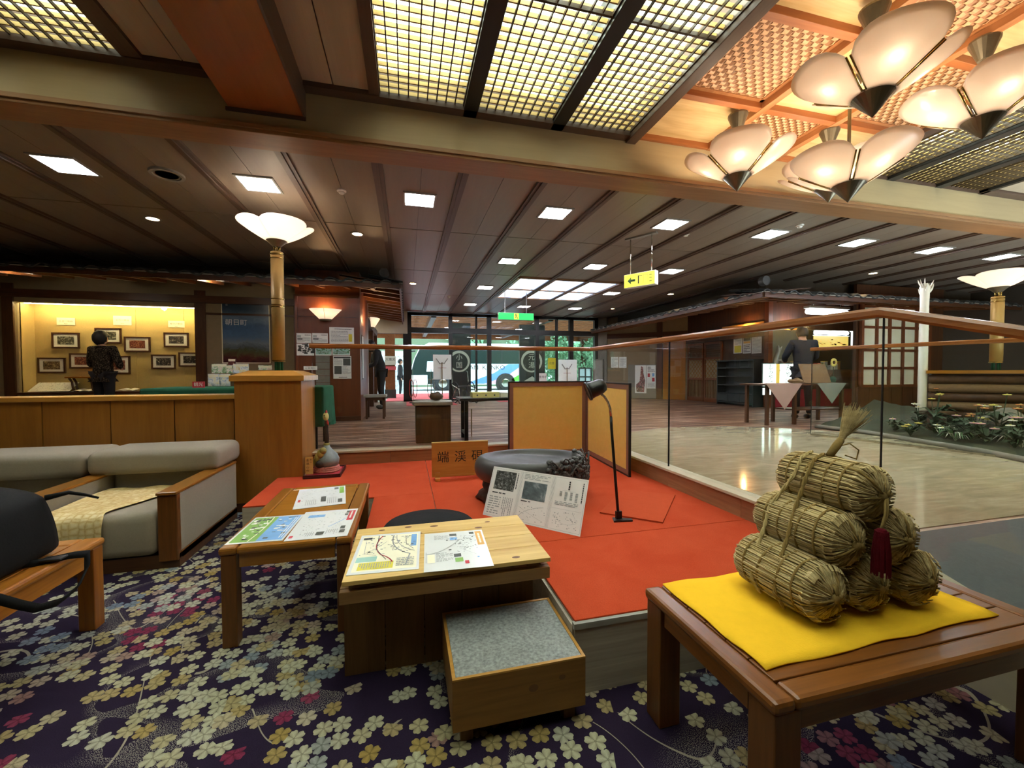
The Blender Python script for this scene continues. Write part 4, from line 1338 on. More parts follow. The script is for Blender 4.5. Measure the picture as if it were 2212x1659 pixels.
BR, BL = .090, .158
def bale_meshes(seed):
    r_ = random.Random(seed)
    core = MB().lathe([(.001, -BL - .012), (BR * .6, -BL - .005), (BR * .93, -BL + .02), (BR * .96, 0), (BR * .93, BL - .02), (BR * .6, BL + .005), (.001, BL + .012)], 20, M=Matrix.Rotation(math.pi / 2, 4, 'X'))
    st = MB()
    N = 150
    for k in range(N):
        a = 2 * math.pi * k / N + r_.uniform(-.02, .02)
        jr = r_.uniform(-.002, .004)
        y0, y1 = -BL, BL
        pts = []
        tw = r_.uniform(-.05, .05)
        end = r_.uniform(.008, .03)
        for (fr, yy) in ((end / BR, y0 - .014), (.45, y0 - .010), (.78, y0 + .004), (.96, y0 + .026), (1.0, y0 + .07), (1.015, 0), (1.0, y1 - .07), (.96, y1 - .026), (.78, y1 - .004), (.45, y1 + .010), (end / BR, y1 + .014)):
            rr = BR * fr + jr * fr * 1.3
            aa = a + tw * yy / BL + (r_.uniform(-.05, .05) if fr < .9 else 0)
            pts.append((rr * math.cos(aa), yy + r_.uniform(-.004, .004), rr * math.sin(aa)))
        st.tube(pts, .0027, 4, cap=False)
    rp = []
    for yy in (-.105, -.045, .025, .09):
        ring = []
        for q in range(28):
            a = 2 * math.pi * q / 28
            ring.append(((BR * 1.035 + .002 * math.sin(a * 14)) * math.cos(a), yy + .004 * math.sin(a * 2 + yy * 30), (BR * 1.035 + .002 * math.sin(a * 14)) * math.sin(a)))
        rp.append(MB().tube(ring, .0046, 6, closed=True))
    # cords across the near end
    ends = []
    for k in range(3):
        a = .4 + k * 2.1 + seed
        c, s = math.cos(a), math.sin(a)
        ends.append(MB().tube([(BR * 1.04 * c, -.085, BR * 1.04 * s), (BR * .99 * c, -BL + .02, BR * .99 * s), (BR * .6 * c, -BL - .012, BR * .6 * s), (.008 * c, -BL - .024, .008 * s)], .0045, 6))
    knot = MB().ball((0, -BL - .02, 0), (.016, .012, .016), 10, 6)
    knot.ball((.012, -BL - .024, .01), (.010, .008, .010), 8, 6)
    for k in range(16):
        a = r_.uniform(0, 6.28)
        knot.tube([(0, -BL - .022, 0), (.02 * math.cos(a), -BL - .026, .02 * math.sin(a)), (.045 * math.cos(a), -BL - .014, .045 * math.sin(a))], .002, 4)
    fringe = MB()
    for k in range(60):
        a = r_.uniform(0, 6.28)
        fringe.tube([(BR * .96 * math.cos(a), -BL + .03, BR * .96 * math.sin(a)), (BR * 1.04 * math.cos(a + .04), -BL + .012, BR * 1.04 * math.sin(a + .04)), (BR * .9 * math.cos(a + .08), -BL - .004, BR * .9 * math.sin(a + .08))], .0022, 4)
    return core, st, rp, ends, knot, fringe
def bale(loc, seed, label, roll):
    t = thing('straw_bale', label, 'straw bale', loc, 0, 'straw rice bales stacked on the yellow felt')
    core, st, rp, ends, knot, fringe = bale_meshes(seed)
    core.build('core', 'straw_core', t, smooth=True)
    st.build('straw_strands', 'straw', t, smooth=True, kind='stuff')
    for r_ in rp: r_.build('rope_band', 'rope', t, smooth=True)
    for e in ends: e.build('end_cord', 'rope', t, smooth=True)
    knot.build('end_knot', 'rope', t, smooth=True)
    fringe.build('end_fringe', 'straw', t, kind='stuff')
    for c in t.children: c.rotation_euler = (0, roll, 0)
    return t
plain('straw_core', '#7a6840', .9, var=.4, vscale=60)
zb = .4855 + BR + .012
SP, SZ = .204, .1525
bale((1.295, 1.165, zb), 1, 'straw bale at the bottom left of the pyramid', .2)
bale((1.295 + SP, 1.175, zb), 2, 'straw bale at the bottom middle of the pyramid', 1.1)
bale((1.295 + 2 * SP, 1.16, zb), 3, 'straw bale at the bottom right of the pyramid', 2.3)
bale((1.295 + SP / 2, 1.18, zb + SZ), 4, 'straw bale in the middle row of the pyramid, on the left', .7)
bale((1.295 + SP * 1.5, 1.165, zb + SZ), 5, 'straw bale in the middle row of the pyramid, on the right', 1.9)
bale((1.295 + SP, 1.175, zb + 2 * SZ), 6, 'straw bale on the very top of the pyramid', .1)
# tie rope over the stack with straw tuft and red tassel
t = thing('tie_rope', 'twisted straw rope with bushy tuft tied over the bale pyramid', 'rope', (1.295 + SP, 1.175, zb + 2 * SZ + BR))
def rope(pts, r, name, mat, parent, tw=60):
    P = []
    for a, b in zip(pts, pts[1:]):
        for k in range(8):
            s = k / 8
            P.append(Vector(a).lerp(Vector(b), s))
    P.append(Vector(pts[-1]))
    m = MB()
    for ph in (0, math.pi):
        Q = []
        for i, p in enumerate(P):
            a = i * 1.1 + ph
            Q.append((p.x + r * .55 * math.cos(a), p.y + r * .55 * math.sin(a), p.z + r * .3 * math.sin(a)))
        m.tube(Q, r * .75, 6)
    return m.build(name, mat, parent, smooth=True)
L = [(.0, .0, .012), (-.06, -.012, -.005), (-.108, -.02, -.07), (-.178, -.035, -.19), (-.218, -.05, -.26), (-.288, -.07, -.37), (-.306, -.085, -.425), (-.285, -.10, -.47)]
rope([(a, b + .02, c) for a, b, c in L], .006, 'cord', 'rope', t)
rope([(a + .004, b + .07 + .05 * (c < -.1), c) for a, b, c in L], .006, 'cord', 'rope_pale', t)
rope([(0, .0, .012), (.05, -.012, -.004), (.108, -.02, -.07), (.178, -.03, -.19), (.218, -.04, -.26), (.30, -.05, -.39)], .006, 'cord', 'rope', t)
MB().tube([(0, 0, .008), (.035, 0, .045), (.055, 0, .066)], [.012, .014, .012], 8).build('tuft_binding', 'rope', t, smooth=True)
m = MB(); r_ = random.Random(3)
for k in range(150):
    a, s = r_.uniform(0, 6.28), r_.random() ** .5
    ex = .135 + .02 * r_.random(); 
    m.tube([(.035 + .005 * math.cos(a), .006 * math.sin(a), .045), (.065 + .012 * s * math.cos(a), .012 * s * math.sin(a), .080), (ex * .9 + .042 * s * math.cos(a), .040 * s * math.sin(a), .145 + .045 * r_.random() - .02 * s * math.cos(a))], [.0014, .0012, .0007], 4)
m.build('straw_tuft', 'straw', t, kind='stuff')
MB().tube([(.03, 0, .04), (.07, -.02, .055), (.10, -.03, .03), (.09, -.03, -.002), (.05, -.02, .012)], .0025, 5).build('loop', 'rope', t, smooth=True)
m = MB()
m.tube([(0, -.186, -BR - .004), (-.02, -.200, -BR - .05), (-.034, -.202, -BR - .08), (-.04, -.202, -BR - .095)], .004, 6)
m.tube([(.008, -.186, -BR - .004), (-.012, -.201, -BR - .05), (-.03, -.202, -BR - .08), (-.04, -.202, -BR - .095)], .004, 6)
m.build('tassel_cord', 'rope', t, smooth=True)
ts = MB(); r_ = random.Random(5)
ts.lathe([(.001, .0), (.012, -.004), (.019, -.02), (.021, -.07), (.022, -.135), (.001, -.135)], 14, M=Matrix.Translation((-.04, -.204, -BR - .09)))
for k in range(70):
    a = r_.uniform(0, 6.28)
    ts.tube([(-.04 + .016 * math.cos(a), -.204 + .016 * math.sin(a), -BR - .10), (-.04 + .023 * math.cos(a), -.204 + .023 * math.sin(a), -BR - .17), (-.04 + .024 * math.cos(a), -.204 + .024 * math.sin(a), -BR - .23 - .012 * r_.random())], .0022, 4)
ts.build('tassel', 'tassel_red', t)

# ================================================================== ON THE RED PLATFORM
# gold folding screen
t = thing('folding_screen', 'two-panel gold folding screen with dark frame standing on the red carpet', 'folding screen', (2.14, 4.68, PLT))
def leaf(name, length, rz, flip):
    H = .895
    m = MB()
    fr = .016
    for a in ((0, length, 0, fr), (0, length, H - fr, H)): m.box(a[0], a[1], -.012, .012, a[2], a[3])
    for a in ((0, fr), (length - fr, length)): m.box(a[0], a[1], -.012, .012, fr, H - fr)
    root = m.build(name, 'black_plastic', t, rot=(0, 0, rz), bevel=.002)
    mo = MB(); a, b = fr, .062
    for q in ((a, length - a, a, b), (a, length - a, H - b, H - a)): mo.box(q[0], q[1], -.010, .010, q[2], q[3])
    for q in ((a, b), (length - b, length - a)): mo.box(q[0], q[1], -.010, .010, b, H - b)
    mo.build('brocade_border', 'screen_moulding', root)
    MB().box(b, length - b, -.006, .006, b, H - b).build('gold_leaf_sheet', 'gold_leaf', root)
    return root
leaf('screen_leaf', .98, math.pi - .06, 1)
leaf('screen_leaf', 1.17, -math.pi / 2 - .075, -1)

# big ink stone on carved stand
t = thing('ink_stone', 'huge dark oval ink stone with carved blossoms on a carved stand', 'ink stone', (.955, 3.13, PLT), -.10)
m = MB()
m.lathe([(.001, 0), (.86, 0), (.93, .015), (.90, .05), (.82, .08), (.84, .12), (.80, .15), (.001, .15)], 40, sx=.45, sy=.33)
o = m.build('stand', 'stand_wood', t, smooth=True)
for v in o.data.vertices:
    a = math.atan2(v.co.y, v.co.x); k = 1 + .05 * math.sin(a * 9) + .03 * math.sin(a * 17 + v.co.z * 40)
    v.co.x *= k; v.co.y *= k
m = MB()
prof = [(.001, .15), (.80, .15), (.93, .17), (.99, .215), (1.0, .26), (.975, .305), (.92, .335), (.865, .345), (.815, .338), (.775, .318), (.72, .305), (.45, .300), (.001, .298)]
m.lathe(prof, 56, sx=.452, sy=.335)
o = m.build('stone', 'ink_stone', t, smooth=True)
for v in o.data.vertices:
    a = math.atan2(v.co.y / .335, v.co.x / .452)
    k = 1 + .02 * math.sin(a * 3 + .5) + .012 * math.sin(a * 5)
    v.co.x *= k; v.co.y *= k
    if v.co.z > .29 and v.co.z < .32:   # the well deepens to the right rear
        v.co.z -= .03 * max(0, (v.co.x / .45) * .7 + (v.co.y / .33) * .5)
mods(o, subsurf=1)
m = MB(); r_ = random.Random(11)
for k in range(190):
    a = r_.uniform(-1.45, .30)
    h = r_.random()
    rr = 1.0 - .03 * abs(h - .5) - (.10 * max(0, h - .7) / .3 if h > .7 else 0)
    x, y, z = .452 * rr * math.cos(a), .335 * rr * math.sin(a), .165 + .185 * h
    s = r_.uniform(.012, .026)
    m.ball((x, y, z), (s, s, s * .8), 8, 6)
for k in range(40):
    a = r_.uniform(-1.5, .25); h = r_.random()
    x, y, z = .456 * math.cos(a), .338 * math.sin(a), .165 + .18 * h
    p = []
    for q in range(6):
        b = a + .05 * (q - 2.5)
        p.append((.460 * math.cos(b), .342 * math.sin(b), z + .03 * math.sin(q * 1.1 + k)))
    m.tube(p, .006, 5)
m.build('carved_blossoms', 'ink_stone', t, smooth=True, kind='stuff')

# information panel leaning against the stone
W, H = .735, .345
el = [('l', [(.335, .02), (.335, .98)], .002, 'ink_soft'), ('l', [(.345, .02), (.345, .98)], .002, 'ink_soft'), ('l', [(.672, .02), (.672, .98)], .002, 'ink_soft'), ('l', [(.682, .02), (.682, .98)], .002, 'ink_soft')]
for a, b in ((.01, .325), (.355, .662), (.692, .99)):
    el += [('l', [(a, .03), (b, .03), (b, .97), (a, .97), (a, .03)], .0012, 'ink_soft')]
el += [('r', .05, .55, .28, .93, 'river_photo'), ('c', .29, .6, .31, .93, 1, 'ink'), ('t', .05, .46, .2, .51, 1, 'ink'), ('t', .03, .06, .16, .42, 8, 'ink_soft'), ('c', .18, .06, .30, .42, 6, 'ink_soft'),
       ('r', .38, .46, .62, .80, 'photo_lake'), ('t', .37, .84, .64, .95, 4, 'ink_soft'), ('t', .38, .40, .52, .44, 1, 'ink'), ('l', curve((.38, .12), (.45, .3), (.62, .36)), .002, 'ink_soft'), ('s', .38, .06, .64, .36, 26, .006, 'ink_soft'), ('l', curve((.37, .3), (.5, .18), (.64, .1)), .001, 'ink_soft'),
       ('c', .82, .76, .85, .92, 1, 'ink'), ('c', .955, .55, .975, .92, 1, 'ink'), ('c', .74, .56, .94, .72, 4, 'ink_soft'), ('t', .72, .46, .94, .54, 3, 'ink_soft'), ('s', .72, .06, .96, .36, 50, .006, 'ink_soft'), ('l', curve((.74, .3), (.8, .05), (.95, .2)) + [(.9, .38)], .001, 'ink_soft'), ('l', [(.70, .40), (.98, .40)], .001, 'ink_soft'), ('l', [(.77, .74), (.9, .74)], .001, 'ink_soft')]
o = sheet_mesh('information_panel', W, H, el, 'paper_grey')
tag(o, 'large three-part black and white information panel leaning on the ink stone', 'panel')
o.matrix_world = Matrix.Translation((.513, 2.847, PLT + .001)) @ Matrix.Rotation(math.atan2(-.539, .503), 4, 'Z') @ Matrix.Rotation(math.radians(66), 4, 'X') @ Matrix.Translation((W / 2, H / 2, 0))

# wooden name board with three brushed characters
t = thing('name_board', 'wooden name board with brushed black characters left of the ink stone', 'sign', (.222, 3.90, PLT), -.03)
box('board', (0, .53), (-.012, .012), (.025, .345), 'sign_wood', t, bevel=.003)
box('board_edge', (0, .53), (-.0125, .0125), (.345, .352), 'pine', t)
for x in (.03, .45):
    box('foot', (x, x + .045), (-.075, .075), (0, .026), 'sign_wood', t)
    box('foot_block', (x, x + .045), (-.03, -.0125), (.026, .07), 'sign_wood', t)
for ch, x in (('端', .105), ('渓', .265), ('硯', .425)):
    MB().text(ch, .115, FRONT(x, -.0132, .205), 0).build('brushed_character', 'ink_black', t)
box('rail', (.03, .495), (-.02, -.0125), (.03, .045), 'sign_wood', t)

# gooseneck lamp and carpet-covered board
def RT(s, z):
    return (_rt.x * s, _rt.y * s, z)
t = thing('gooseneck_lamp', 'black gooseneck floor lamp on a thin pole in front of the gold screen', 'lamp', (1.385, 2.515, PLT))
MB().prism([(-.055, -.04), (.075, -.055), (.085, -.02), (-.03, .03)], 0, .010).build('base', 'black_metal', t)
MB().tube([RT(0, .01), RT(-.020, .25), RT(-.050, .62), RT(-.054, .70)], .0095, 10).build('pole', 'black_metal', t, smooth=True)
MB().tube([RT(-.054, .70), RT(-.060, .755), RT(-.074, .80), RT(-.100, .838), RT(-.135, .865)], .0085, 10).build('gooseneck', 'chrome', t, smooth=True)
HM = Matrix.Translation(RT(-.150, .895)) @ Matrix.Rotation(-YAW, 4, 'Z') @ Matrix.Rotation(math.radians(-112), 4, 'Y')
MB().lathe([(.018, -.065), (.040, -.055), (.052, -.025), (.055, .03), (.060, .062), (.055, .062), (.048, .03), (.044, -.02), (.012, -.05)], 20, M=HM).build('head', 'black_plastic', t, smooth=True)
MB().lathe([(.064, .055), (.066, .062), (.064, .070), (.060, .066)], 20, M=HM).build('head_rim', 'black_plastic', t, smooth=True)
MB().ball((0, 0, .02), .026, 12, 8, M=HM).build('bulb', 'white_plastic', t, smooth=True)
box('clip', (-.02, .02), (-.01, .01), (0, .06), 'black_metal', t)
m = MB().prism([(1.318, 2.660), (1.631, 2.375), (2.095, 2.887), (1.76, 3.13)], PLT + .001, PLT + .011)
tag(m.build('carpet_board', ['red_board']  if False else plain('red_board', '#b34a2c', .95, spec=.05, var=.08, vscale=30, bump=.3)), 'square orange-red carpet-covered board lying behind the gooseneck lamp', 'board')

# round black cushion behind the crate table
t = thing('floor_cushion', 'round black flat cushion on the red carpet behind the crate table', 'cushion', (.135, 2.66, PLT))
MB().lathe([(.001, .0), (.27, .0), (.285, .012), (.285, .03), (.27, .044), (.18, .050), (.001, .052)], 36).build('cushion_pad', 'bag_cloth', t, smooth=True)
MB().tube([(.286 * math.cos(a * .1745), .286 * math.sin(a * .1745), .021) for a in range(36)], .004, 6, closed=True).build('piping', 'black_plastic', t, smooth=True)

# gourd rooster on a lacquer tray
t = thing('lacquer_tray', 'small dark red lacquer tray beside the wooden pillar', 'tray', (-.785, 4.43, PLT))
box('base', (-.165, .165), (-.20, .20), (0, .02), 'tray_lacquer', t, bevel=.004)
for a in ((-.165, .165, -.20, -.188), (-.165, .165, .188, .20), (-.165, -.153, -.188, .188), (.153, .165, -.188, .188)):
    box('rim', (a[0], a[1]), (a[2], a[3]), (.02, .034), 'tray_lacquer', t)
box('lining', (-.152, .152), (-.187, .187), (.02, .023), 'red_cloth', t)
t = thing('rooster_gourd', 'painted gourd shaped as a long-necked rooster on the lacquer tray', 'figurine', (-.775, 4.44, PLT + .023))
m = MB()
for k in range(3):
    m.tube([((.112 - .004 * k) * math.cos(a * .2618), (.112 - .004 * k) * math.sin(a * .2618), .012 + .017 * k + .003 * math.sin(a * 3)) for a in range(24)], .013, 7, closed=True)
m.build('cushion_ring', plain('ring_print', '#b56a5c', .8, var=.6, vscale=60), t, smooth=True)
m = MB().lathe([(.001, .03), (.07, .035), (.112, .075), (.118, .12), (.095, .17), (.055, .21), (.030, .245), (.024, .28)], 28)
o = m.build('body', 'gourd_grey', t, smooth=True)
m = MB()
for (a, z, s) in ((-2.3, .15, .05), (-2.0, .19, .045), (-2.6, .11, .05), (-1.75, .22, .035)):
    r = .1
    m.ball((.098 * math.cos(a) , .098 * math.sin(a), z), (.035, .03, s), 10, 7)
m.build('wing', 'gourd_olive', t, smooth=True)
m = MB().ball((-.045, -.095, .09), (.045, .028, .04), 12, 8)
m.build('breast_patch', 'gourd_dark', t, smooth=True)
MB().lathe([(.026, .255), (.030, .262), (.030, .274), (.026, .282)], 16).build('neck_ring', 'gourd_olive', t)
MB().tube([(0, 0, .27), (.004, 0, .33), (-.002, 0, .40), (.002, 0, .46), (0, 0, .505)], [.022, .021, .020, .017, .016], 12).build('neck', 'gourd_dark', t, smooth=True)
MB().ball((-.002, -.006, .545), (.028, .030, .042), 14, 10).build('head', 'head_yellow', t, smooth=True)
MB().tube([(-.01, -.03, .54), (-.016, -.052, .532)], [.012, .002], 8).build('beak', 'gourd_olive', t, smooth=True)
m = MB()
for q in range(4): m.ball((.002, -.02 + .014 * q, .590 + .006 * math.sin(q * 1.2)), (.007, .009, .014), 8, 6)
m.build('comb', 'comb_red', t, smooth=True)
m = MB().ball((.014, -.02, .490), (.009, .008, .022), 8, 6); m.ball((.02, -.012, .475), (.006, .006, .02), 8, 6)
m.build('wattle', 'comb_red', t, smooth=True)
MB().ball((-.012, -.030, .555), (.007, .006, .009), 8, 6).build('eye', 'ink_black', t, smooth=True)
t = thing('name_plaque', 'small upright pale wooden plaque with black characters left of the rooster gourd', 'plaque', (-.905, 4.285, PLT + .034), 0)
box('plate', (-.034, .034), (-.006, .006), (0, .165), 'pine', t, bevel=.002)
m = MB()
for i, ch in enumerate('金鶏山作'):
    m.text(ch, .026, FRONT(-.012, -.0068, .135 - i * .034), 0)
m.text('民', .018, FRONT(.017, -.0068, .140), 0); m.text('工', .018, FRONT(.017, -.0068, .115), 0)
m.build('characters', 'ink_black', t)
# ================================================================== LEFT SIDE OF THE LOBBY
def ray_(x, y):
    return _fw + _r2 * ((x - 1106) / FPX) + _u2 * ((829.5 - y) / FPX)
def at(x, y, Y):
    """point of the photographed pixel (x, y) on the upright plane at depth Y"""
    d = ray_(x, y); k = Y / d.y
    return Vector((d.x * k, Y, EYE + d.z * k))
def atx(x, y, X):
    d = ray_(x, y); k = X / d.x
    return Vector((X, d.y * k, EYE + d.z * k))

# alcove wall with lit display recess
AY, AB = 9.30, 9.70
aw = struct(MB().box(-7, -6.70, AY, AY + .12, LB, 3.1).box(-6.70, -3.94, AY, AY + .12, 2.58, 3.1).box(-6.70, -3.94, AY, AY + .12, LB, .93).box(-3.94, -1.84, AY, AY + .12, LB, 3.1).build('wall_alcove', 'plaster_brown'))
for x0, x1 in ((-6.86, -6.70), (-3.94, -3.76), (-2.2, -2.1)):
    box('post', (x0, x1), (AY - .03, AY), (LB, 2.9), 'dark_wood', aw)
box('lintel', (-7, -1.84), (AY - .05, AY), (2.66, 2.80), 'dark_wood_x', aw)
box('rail', (-3.76, -1.84), (AY - .02, AY), (2.44, 2.48), 'dark_wood_x', aw)
box('sill', (-6.75, -3.9), (AY - .04, AB), (.93, .965), 'dark_wood_x', aw)
for i, (x0, x1) in enumerate(((-6.72, -5.12), (-5.115, -4.31), (-4.305, -3.90))):
    box('cloth_panel', (x0, x1), (AB, AB + .02), (.95, 2.62), 'alcove_cloth', aw)
box('cloth_panel', (-6.73, -6.70), (AY + .1, AB), (.95, 2.62), 'alcove_cloth', aw)
box('cloth_panel', (-3.94, -3.91), (AY + .1, AB), (.95, 2.62), 'alcove_cloth', aw)
box('soffit', (-6.73, -3.91), (AY + .1, AB + .02), (2.62, 2.64), 'alcove_cloth', aw)
t = thing('alcove_light', 'long yellow strip light along the top of the display alcove', 'light', (-5.3, AY + .16, 2.585))
box('tube', (-1.36, 1.34), (-.02, .02), (-.012, .012), 'light_alcove', t)
box('housing', (-1.38, 1.36), (-.03, .03), (.013, .034), 'white_plastic', t)
t = thing('display_glass', 'large clear glass pane closing the lit display alcove', 'glass', (-5.32, AY + .05, .965))
box('pane', (-1.38, 1.38), (-.003, .003), (0, 1.615), 'case_glass', t)

FR = [((112, 719, 171, 752), 'photo_bw', 'landscape photo in upper left', .1), ((205, 709, 261.6, 741.6), 'photo_bw', 'photo behind the woman\'s head, second in the upper row', 0), ((268.5, 728, 324, 760), 'photo_red', 'red-brown festival photo in the middle', 0),
      ((354, 719, 407, 749.6), 'photo_night', 'dark photo in upper right', 0), ((81.5, 772.7, 141, 806), 'photo_sepia', 'sepia photo in lower left', 0), ((150, 763.5, 206, 796), 'photo_red', 'photo left of the woman\'s back in the lower row', 0),
      ((225, 769, 280.5, 808), 'photo_red', 'photo hidden by the woman\'s shoulder', 0), ((327, 766, 379, 797), 'photo_night', 'dark photo right of the woman in the lower row', 0), ((386, 761.5, 436, 792), 'photo_night', 'photo at the lower right edge of the alcove', 0)]
for (x0, y0, x1, y1), pm, s, _ in FR:
    a, b = at(x0, y1, AB - .02), at(x1, y0, AB - .02)
    b.x = min(b.x, -3.98)
    w, h = b.x - a.x, b.z - a.z
    t = thing('framed_photo', 'framed ' + s + ' of the display alcove', 'picture', ((a.x + b.x) / 2, AB - .002, a.z), 0, 'framed photographs in the alcove')
    m = MB(); f = .028
    for q in ((-w / 2, w / 2, 0, f), (-w / 2, w / 2, h - f, h)): m.box(q[0], q[1], -.025, 0, q[2], q[3])
    for q in ((-w / 2, -w / 2 + f), (w / 2 - f, w / 2)): m.box(q[0], q[1], -.025, 0, f, h - f)
    m.build('frame', 'dark_wood_x', t)
    box('mat_board', (-w / 2 + f, w / 2 - f), (-.014, -.004), (f, h - f), 'paper_white', t)
    box('photograph', (-w * .30, w * .30), (-.016, -.014), (h * .24, h * .76), pm, t)
for (x0, y0, x1, y1), s, txt in (((123, 687, 162, 702), 'left', '五百川峡谷'), ((245, 683, 284, 702), 'middle', '五百川峡谷'), ((363.6, 693.5, 398.5, 707), 'right', '椹平の棚田')):
    a, b = at(x0, y1, AB - .004), at(x1, y0, AB - .004)
    m = MB().box(-(b.x - a.x) / 2, (b.x - a.x) / 2, -.006, 0, 0, b.z - a.z)
    w, h = b.x - a.x, b.z - a.z
    m.text(txt, w * .15, FRONT(0, -.0065, h * .52), 1)
    m.text('朝日町', w * .07, FRONT(0, -.0065, h * .18), 1)
    o = m.build('caption_card', ['paper_cream', 'ink'])
    o.location = ((a.x + b.x) / 2, AB - .002, a.z)
    tag(o, 'cream caption card at the ' + s + ' of the alcove back wall', 'card', 'caption cards in the alcove')
# things lying in the alcove
def open_book(x, y, z, w, label):
    t = thing('open_book', label, 'book', (x, y, z), 0, 'open books in the alcove')
    for s in (-1, 1):
        m = MB(); vs, fs = [], []
        for i in range(7):
            u = i / 6
            zz = .02 * math.sin(u * math.pi) + .004
            vs += [(s * u * w / 2, -.10, zz), (s * u * w / 2, .12, zz + .03)]
        for i in range(6): fs.append((2 * i, 2 * i + 2, 2 * i + 3, 2 * i + 1) if s > 0 else (2 * i, 2 * i + 1, 2 * i + 3, 2 * i + 2))
        o = m.add(vs, fs).build('page_block', 'paper_white', t, smooth=True); mods(o, solid=.008)
    box('spine', (-.008, .008), (-.10, .12), (.0, .008), 'paper_cream', t)
b_ = at(374, 842, 9.5); open_book(b_.x, 9.52, .965, .30, 'open white book at the right end of the alcove shelf')
b_ = at(273, 843, 9.5); open_book(b_.x, 9.52, .965, .28, 'open white book right of the woman on the alcove shelf')
b_ = at(180, 843, 9.5); open_book(b_.x, 9.52, .965, .26, 'open white book left of the woman on the alcove shelf')
t = thing('tilted_chart', 'large tilted white chart at the left end of the alcove shelf', 'chart', (at(110, 846, 9.5).x, 9.45, .966))
o = sheet_mesh('chart', .62, .34, [('s', .05, .08, .95, .92, 120, .012, 'ink_soft')], 'paper_white', t)
o.rotation_euler = (math.radians(32), 0, 0); o.location = (0, .14, .10)
box('prop', (-.2, .2), (.15, .19), (0, .10), 'dark_wood_x', t)
t = thing('low_stand', 'small dark wooden stand with curved legs beside the tilted chart', 'stand', (at(172, 846, 9.5).x, 9.58, .966))
box('top', (-.22, .26), (-.09, .09), (.25, .28), 'wood_coffee', t, bevel=.006)
for x in (-.13, .17):
    m = MB(); m.tube([(x - .04, -.05, .25), (x, -.05, .18), (x + .01, -.05, .08), (x + .03, -.05, 0)], [.022, .018, .016, .020], 8); m.build('leg', 'dark_wood', t, smooth=True)
    m = MB(); m.tube([(x - .04, .05, .25), (x, .05, .18), (x + .01, .05, .08), (x + .03, .05, 0)], [.022, .018, .016, .020], 8); m.build('leg', 'dark_wood', t, smooth=True)

# big blue poster on the wall right of the alcove
a, b = at(482, 783, AY - .02), at(580, 655, AY - .02)
t = thing('landscape_poster', 'tall blue landscape poster in a pale frame left of the column lamp', 'poster', ((a.x + b.x) / 2, AY - .002, a.z))
w, h = b.x - a.x, b.z - a.z
box('print', (-w / 2, w / 2), (-.012, -.001), (0, h), 'poster_sky', t)
for q in ((-w / 2 - .015, w / 2 + .015, -.015, 0), (-w / 2 - .015, w / 2 + .015, h, h + .015)): box('frame_bar', (q[0], q[1]), (-.018, 0), (q[2], q[3]), 'paper_cream', t)
for q in ((-w / 2 - .015, -w / 2), (w / 2, w / 2 + .015)): box('frame_bar', (q[0], q[1]), (-.018, 0), (0, h), 'paper_cream', t)
m = MB(); m.text('朝日町', .13, FRONT(-.17, -.0135, h * .66)); m.text('ほ', .04, FRONT(-.33, -.0135, h * .95)); m.build('lettering', 'paper_grey', t)

# projecting wood-panelled block with sconce and notices
BY = 7.85
bl = struct(box('wall_block', (-1.84, -.79), (BY, 9.42), (LB, 3.09), 'red_wood'))
for q in ((-1.84, -.79, 2.62, 2.66), (-1.84, -.79, 2.28, 2.285), (-1.84, -.79, LB, LB + .08)): box('moulding', (q[0], q[1]), (BY - .02, BY), (q[2], q[3]), 'dark_wood_x', bl)
for q in ((-1.84, -1.80), (-.83, -.79)): box('moulding', (q[0], q[1]), (BY - .02, BY), (LB + .08, 2.62), 'red_wood', bl)
a, b = at(683, 832, BY - .01), at(712, 768, BY - .01)
for k in range(9):
    z0 = a.z - .55 + k * (b.z - a.z + .55) / 9
    box('stone_slab', (a.x, b.x), (BY - .022 - .008 * (k % 2), BY), (z0 + .004, z0 + (b.z - a.z + .55) / 9 - .004), 'rock', bl)
NOT = [((640.5, 720, 672.5, 740.5), 'small landscape notice at the upper left of the sconce wall', 'n'), ((674.5, 720, 708, 740.5), 'small notice with round clip below the wall sconce', 'n'), ((711.6, 707.7, 764.4, 743), 'large notice at the upper right under the sconce', 'n2'),
       ((640.7, 742.5, 678, 767.8), 'notice of small dark pictures at the lower left of the sconce wall', 's'), ((681, 744, 716, 767.8), 'pale green notice in the middle of the lower row', 'g'), ((718, 744, 755.7, 767.8), 'green picture notice at the right of the lower row', 'g'), ((720, 769, 758.6, 818), 'tall white notice with two grey pictures on the sconce wall', 'p')]
